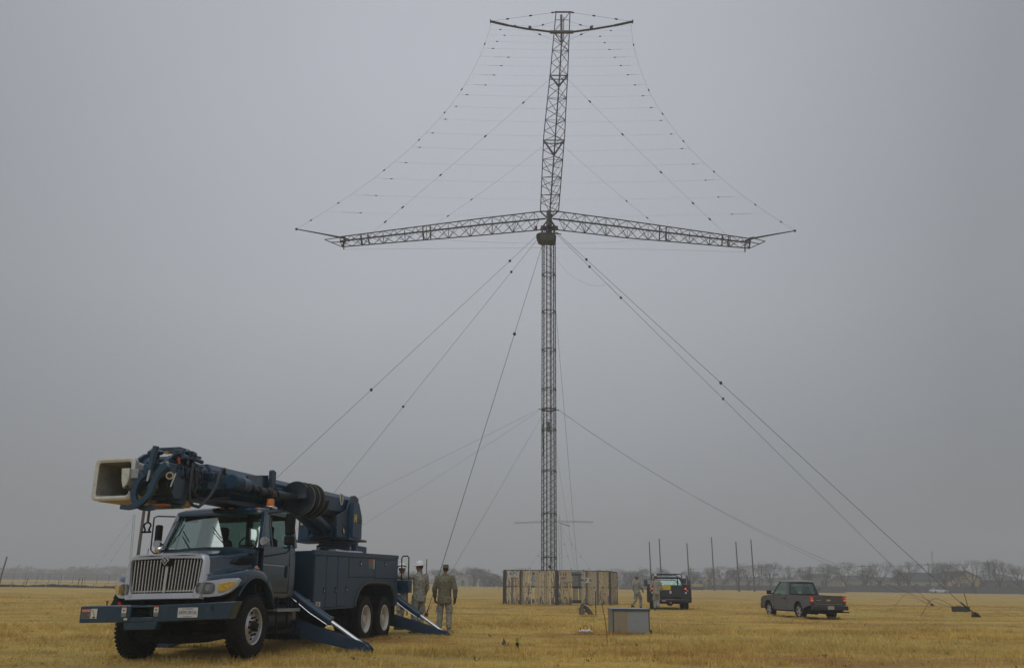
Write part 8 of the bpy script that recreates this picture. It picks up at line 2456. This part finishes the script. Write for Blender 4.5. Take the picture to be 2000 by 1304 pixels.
# ---- houses
def house(px0, px1, py_roof, py_eave, D, label, wall, roofm, gable=False, depth=10, wins=0, py_base=None, hip=False, name='house', cat='house'):
    a, b_ = at(px0, D), at(px1, D)
    W = b_.x - a.x
    zr, ze = height_to((px0 + px1) / 2, py_roof, D), height_to((px0 + px1) / 2, py_eave, D)
    T = thing(name, label, cat, a)
    MB().box(0, W, 0, depth, 0, ze).build('wall', wall, T, smooth=0)
    ov = 0.4
    if gable:
        MB().prism([(0, ze), (W, ze), (W / 2, zr - 0.2)], lambda x, z, d: (x, d, z), 0.0, 0.2).build('gable_wall', wall, T, smooth=0)
        for s in (0, 1):
            x0, x1 = (-ov, W / 2) if s == 0 else (W + ov, W / 2)
            sl = (zr - ze) / (W / 2)
            MB().hexa([(x0, -ov, ze - sl * ov), (x1, -ov, zr), (x1, depth + ov, zr), (x0, depth + ov, ze - sl * ov), (x0, -ov, ze - sl * ov + 0.25), (x1, -ov, zr + 0.25), (x1, depth + ov, zr + 0.25), (x0, depth + ov, ze - sl * ov + 0.25)]).build('roof', roofm, T, smooth=0)
    else:
        i_ = W * 0.42 if hip else W * 0.04
        MB().add([(-ov, -ov, ze), (W + ov, -ov, ze), (W + ov, depth + ov, ze), (-ov, depth + ov, ze), (i_, depth / 2, zr), (W - i_, depth / 2, zr)], [(0, 1, 5, 4), (1, 2, 5), (2, 3, 4, 5), (3, 0, 4), (0, 3, 2, 1)]).build('roof', roofm, T, smooth=0)
    for k in range(wins):
        x = W * (k + 0.7) / (wins + 0.4)
        f = MB().box(x - 0.7, x + 0.7, -0.06, -0.003, ze * 0.36, ze * 0.75).build('window', mat('window_frame_grey', (0.2, 0.2, 0.2), 0.6), T, smooth=0)
        MB().box(x - 0.6, x + 0.6, -0.08, -0.062, ze * 0.39, ze * 0.72).build('pane', mat('dark_pane', (0.02, 0.025, 0.03), 0.2), f, smooth=0)
    MB().box(W * 0.5 - 0.5, W * 0.5 + 0.5, -0.07, -0.003, 0, min(2.1, ze * 0.9)).build('door', mat('dark_door', (0.05, 0.045, 0.04), 0.6), T, smooth=0)
    return T, W, ze, zr
ROOFD = mat('dark_shingle', (0.045, 0.050, 0.052), 0.9, var=0.2)
ROOFG = mat('grey_green_roof', (0.10, 0.12, 0.12), 0.8, var=0.15)
WTAN = mat('tan_wall', (0.22, 0.195, 0.15), 0.9)
WPALE = mat('pale_wall', (0.30, 0.29, 0.26), 0.9)
WYEL = mat('yellow_wall', (0.36, 0.29, 0.11), 0.9)
WDARK = mat('brown_wall', (0.085, 0.075, 0.06), 0.9)
WBLUE = mat('blue_wall', (0.12, 0.16, 0.22), 0.8)
house(1775, 1851, 1117, 1134, 262, 'long low building with a big dark sloping roof, left of the yellow gable', WPALE, ROOFD, wins=3, depth=12)
T, W, ze, zr = house(1853, 1929, 1115.5, 1134, 260, 'yellow gabled building with a sign board on its front', WYEL, ROOFD, gable=True, wins=4, depth=14)
sg = MB().box(W * 0.26, W * 0.53, -0.2, -0.05, ze - 0.4, ze + 1.1).build('sign_board', mat('gold_sign', (0.40, 0.33, 0.16), 0.7), T, smooth=0)
for z in (0.05, 0.65):
    for k in range(5): MB().box(W * 0.275 + k * 0.48, W * 0.275 + k * 0.48 + 0.34, -0.23, -0.205, ze - 0.3 + z, ze - 0.3 + z + 0.4).build('sign_marks', WDARK, sg, smooth=0)
MB().box(W * 0.30, W * 0.48, -1.2, -0.1, 0, ze - 0.6).build('porch', WDARK, T, smooth=0)
house(1931, 2010, 1117, 1133, 256, 'dark brown building with pyramid roof at the right edge', WDARK, ROOFG, hip=True, wins=3, depth=16)
house(1645, 1700, 1123, 1133, 300, 'low tan house behind the trees right of the pickup', WTAN, ROOFD, wins=2)
house(1703, 1770, 1126, 1134, 300, 'long low tan house behind the big bare tree', WTAN, ROOFD, wins=3)
house(1590, 1625, 1119, 1124, 285, 'blocky bluish grey building behind the pickup cab', mat('blue_grey_wall', (0.13, 0.15, 0.16), 0.9), ROOFD, wins=1)
house(1425, 1495, 1125, 1134, 330, 'faint low building between the two rightmost poles', WTAN, ROOFD, wins=3)
house(1512, 1560, 1127, 1135, 330, 'faint low building behind the round crowned tree', WPALE, ROOFD, wins=2)
house(1345, 1405, 1125, 1133, 330, 'faint low building behind the tallest pole', WTAN, ROOFD, wins=2)
house(936, 958, 1125, 1127, 300, 'small blue shed left of the plank enclosure', WBLUE, ROOFD, wins=0, name='shed', cat='shed')
house(892, 915, 1120, 1130, 330, 'pale house with steep roof right of the coated airman', WPALE, ROOFG, gable=True, wins=1)
house(-10, 35, 1117, 1124, 590, 'faint pale roofed building at the far left', WPALE, ROOFG, wins=2)
house(60, 130, 1117, 1123, 600, 'faint long low building above the leaning rusty post', WPALE, ROOFG, wins=4)
house(150, 215, 1118, 1124, 600, 'faint low building beyond the close pair of posts', WTAN, ROOFG, wins=3)
# opaque mesh fence in front of the houses on the right
def panel_fence(px0, px1, D0, D1, h, label):
    o0 = at(px0, D0)
    T = thing('screen_fence', label, 'fence', o0)
    n = int((px1 - px0) / 11)
    P = [at(px0 + (px1 - px0) * i / n, D0 + (D1 - D0) * i / n) - o0 for i in range(n + 1)]
    FM = mat('dusty_mesh', (0.060, 0.063, 0.066), 0.9, var=0.25, scale=0.6)
    for i in range(n):
        MB().beam(P[i] + Vector((0, 0, h / 2)), P[i + 1] + Vector((0, 0, h / 2)), 0.04, h - 0.1).build('fence_panel', FM, T, smooth=0)
    for p in P: MB().cyl((p.x, p.y, 0), (p.x, p.y, h + 0.25), 0.06, n=5).build('fence_post', CHAIN, T)
panel_fence(1655, 2015, 244, 234, 1.9, 'long dark mesh fence in front of the houses at right')
panel_fence(1215, 1480, 300, 262, 1.5, 'faint long mesh fence behind the bare poles')
panel_fence(1480, 1655, 262, 246, 1.5, 'dark mesh fence behind the pickup truck')

def parked(px, D, wpx, label, m, name='parked_car'):
    a = at(px, D); L = 4.4
    T = thing(name, label, 'car', a, 0.0)
    rings = []
    for x, z0, z1, w in ((-2.2, 0.45, 0.75, 0.80), (-2.1, 0.3, 0.95, 0.86), (-1.0, 0.28, 1.0, 0.88), (1.0, 0.28, 0.98, 0.88), (2.1, 0.3, 0.85, 0.84), (2.2, 0.4, 0.7, 0.78)):
        rings.append([(x, -w, z0), (x, -w, z1 - 0.05), (x, -w * 0.9, z1), (x, w * 0.9, z1), (x, w, z1 - 0.05), (x, w, z0)])
    MB().loft(rings).build('car_body', m, T, smooth=40)
    rings = [[(x, -w, 0.96), (x2, -w * 0.85, z), (x2, w * 0.85, z), (x, w, 0.96)] for x, x2, w, z in ((-1.7, -1.15, 0.8, 1.42), (-1.2, -1.0, 0.8, 1.45), (0.4, 0.3, 0.8, 1.45), (1.1, 0.55, 0.8, 1.40))]
    MB().loft(rings).build('greenhouse', mat('dark_pane2', (0.03, 0.035, 0.04), 0.15), T, smooth=30)
    MB().box(-1.1, 0.45, -0.66, 0.66, 1.43, 1.47).build('car_roof', m, T)
    for x in (-1.35, 1.35):
        for s in (-1, 1): MB().lathe([(0.02, -0.1), (0.32, -0.1), (0.33, 0), (0.32, 0.1), (0.02, 0.1)], (x, s * 0.78, 0.33), (0, 1, 0), 14).build('wheel', RUBBER, T)
WCAR = mat('white_car_paint', (0.55, 0.56, 0.57), 0.3, coat=0.5)
parked(1833, 232, 13, 'white car parked in front of the dark mesh fence', WCAR)
parked(1757, 268, 13, 'silver car between the tan house and the long dark roof', mat('silver_car_paint', (0.3, 0.31, 0.32), 0.3, metal=0.5))
parked(1649, 300, 12, 'pale car parked by the tan house right of the pickup', WCAR)

# small yellow excavator far behind the poles
def excavator():
    a = at(1363, 262)
    T = thing('excavator', 'faint yellow excavator behind the third wooden pole', 'excavator', a)
    Y_ = mat('machine_yellow', (0.38, 0.27, 0.05), 0.6)
    for s in (-1, 1): MB().prism([(-1.7, 0.2), (-1.4, 0), (1.4, 0), (1.7, 0.25), (1.6, 0.7), (-1.6, 0.7)], lambda x, z, d: (x, s * 1.1 + d, z), -0.25, 0.25).build('track', DARK, T)
    MB().box(-1.6, 1.2, -1.1, 1.1, 0.85, 1.7).build('upper_body', Y_, T, bevel=0.1)
    MB().box(0.2, 1.3, -1.0, 0.0, 1.5, 2.7).build('cab', mat('dark_pane3', (0.04, 0.045, 0.05), 0.3), T, bevel=0.08)
    MB().tube([(1.2, 0.3, 1.5), (3.0, 0.3, 3.4), (4.6, 0.3, 2.9)], [0.28, 0.24, 0.2], 6).build('boom', Y_, T)
    MB().tube([(4.6, 0.3, 2.9), (4.9, 0.3, 1.2)], [0.2, 0.14], 6).build('stick', Y_, T)
    MB().prism([(4.5, 1.2), (5.2, 1.2), (5.1, 0.5), (4.4, 0.4)], lambda x, z, d: (x, d, z), 0.0, 0.7).build('bucket', DARK, T)
excavator()
# dirt mounds
for px, D, w, h, lab in ((1240, 240, 3.2, 1.1, 'dark dirt mound behind the airman in a cap'), (1222, 243, 2.6, 0.8, 'smaller dark dirt mound left of the walking airmen'), (1618, 205, 4.0, 0.8, 'low heap of brush behind the pickup bed')):
    rr = random.Random(int(px)); b = MB(); n = 18
    for ring, (f, z) in enumerate(((1, 0), (0.75, 0.45), (0.45, 0.85), (0.12, 1.0))): pass
    rings = [[(w * f * cos(2 * pi * k / n) * rr.uniform(0.9, 1.1), w * 0.7 * f * sin(2 * pi * k / n) * rr.uniform(0.9, 1.1), h * z * rr.uniform(0.85, 1.1)) for k in range(n)] for f, z in ((1, 0), (0.75, 0.45), (0.45, 0.85), (0.12, 1.0))]
    b.loft(rings); o_ = b.build('dirt_mound', mat('dark_soil', (0.055, 0.045, 0.035), 0.95, var=0.3), None, smooth=80); o_.location = at(px, D)
    tag(o_, lab, 'dirt mound')

# ---- utility poles and overhead wires on the right
up = [(1484, 1100), (1489, 1103), (1585, 1104), (1688, 1101), (1818, 1098), (1936, 1094), (1925, 1112), (1350, 1107), (954, 1110)]
tops = []
for i, (px, pt) in enumerate(up):
    D = edge_D(px) + 22
    base = at(px, D); h = height_to(px, pt, D)
    lab = ['left of a close pair of utility poles behind the rightmost wooden pole', 'right of a close pair of utility poles behind the rightmost wooden pole', 'utility pole above the pickup roof', 'utility pole right of the pickup between two trees', 'utility pole rising from the long dark roof', 'utility pole before the pyramid roofed building', 'shorter utility pole at the yellow gable corner', 'thin utility pole right of the service truck', 'thin utility pole above the blue shed'][i]
    T = thing('utility_pole', lab, 'utility pole', base, 0, 'utility poles beyond the field edge')
    MB().tube([(0, 0, 0), (0, 0, h)], [0.16, 0.11], 6).build('pole_shaft', POLEW, T)
    MB().box(-1.1, 1.1, -0.06, 0.06, h - 0.75, h - 0.6).build('crossarm', POLEW, T, smooth=0)
    for x in (-1, 0.4, 1.0): MB().cyl((x, 0, h - 0.6), (x, 0, h - 0.42), 0.05, n=6).build('insulator', CHAIN, T)
    tops.append((px, base + Vector((0, 0, h - 0.45))))
for k, (i, j) in enumerate(((7, 0), (1, 2), (2, 3), (3, 4), (4, 5))):
    a, b_ = tops[i][1], tops[j][1]
    o_ = thing('overhead_wires', ['overhead wires between the service truck and the rightmost wooden pole', 'overhead wires above the round crowned tree', 'overhead wires above the pickup truck', 'overhead wires above the big bare tree', 'overhead wires above the yellow gable'][k], 'wires', a, 0)
    for dx in (-1, 0.4, 1):
        MB().tube([(Vector((0, 0, 0))).lerp(b_ - a, t) + Vector((dx, 0, -0.5 * 4 * t * (1 - t))) for t in np.linspace(0, 1, 7)], 0.028, 3).build('wire', CHAIN, o_)

# ================================================================== HAZE
hz = MB().box(-840, 840, -120, 870, -1.0, 52.0).mesh('haze', 0)
hm = bpy.data.materials.new('haze')
hm.use_nodes = True
hn = hm.node_tree
hn.nodes.clear()
ho = hn.nodes.new('ShaderNodeOutputMaterial')
hv = hn.nodes.new('ShaderNodeVolumePrincipled')
hv.inputs['Color'].default_value = (0.76, 0.82, 0.91, 1)
hv.inputs['Density'].default_value = HAZE_DENSITY
hn.links.new(hv.outputs[0], ho.inputs['Volume'])
hz.materials.append(hm)
hob = bpy.data.objects.new('haze', hz)
COL.objects.link(hob)
hob['kind'] = 'stuff'
hob['label'] = 'even pale winter mist over the whole field'
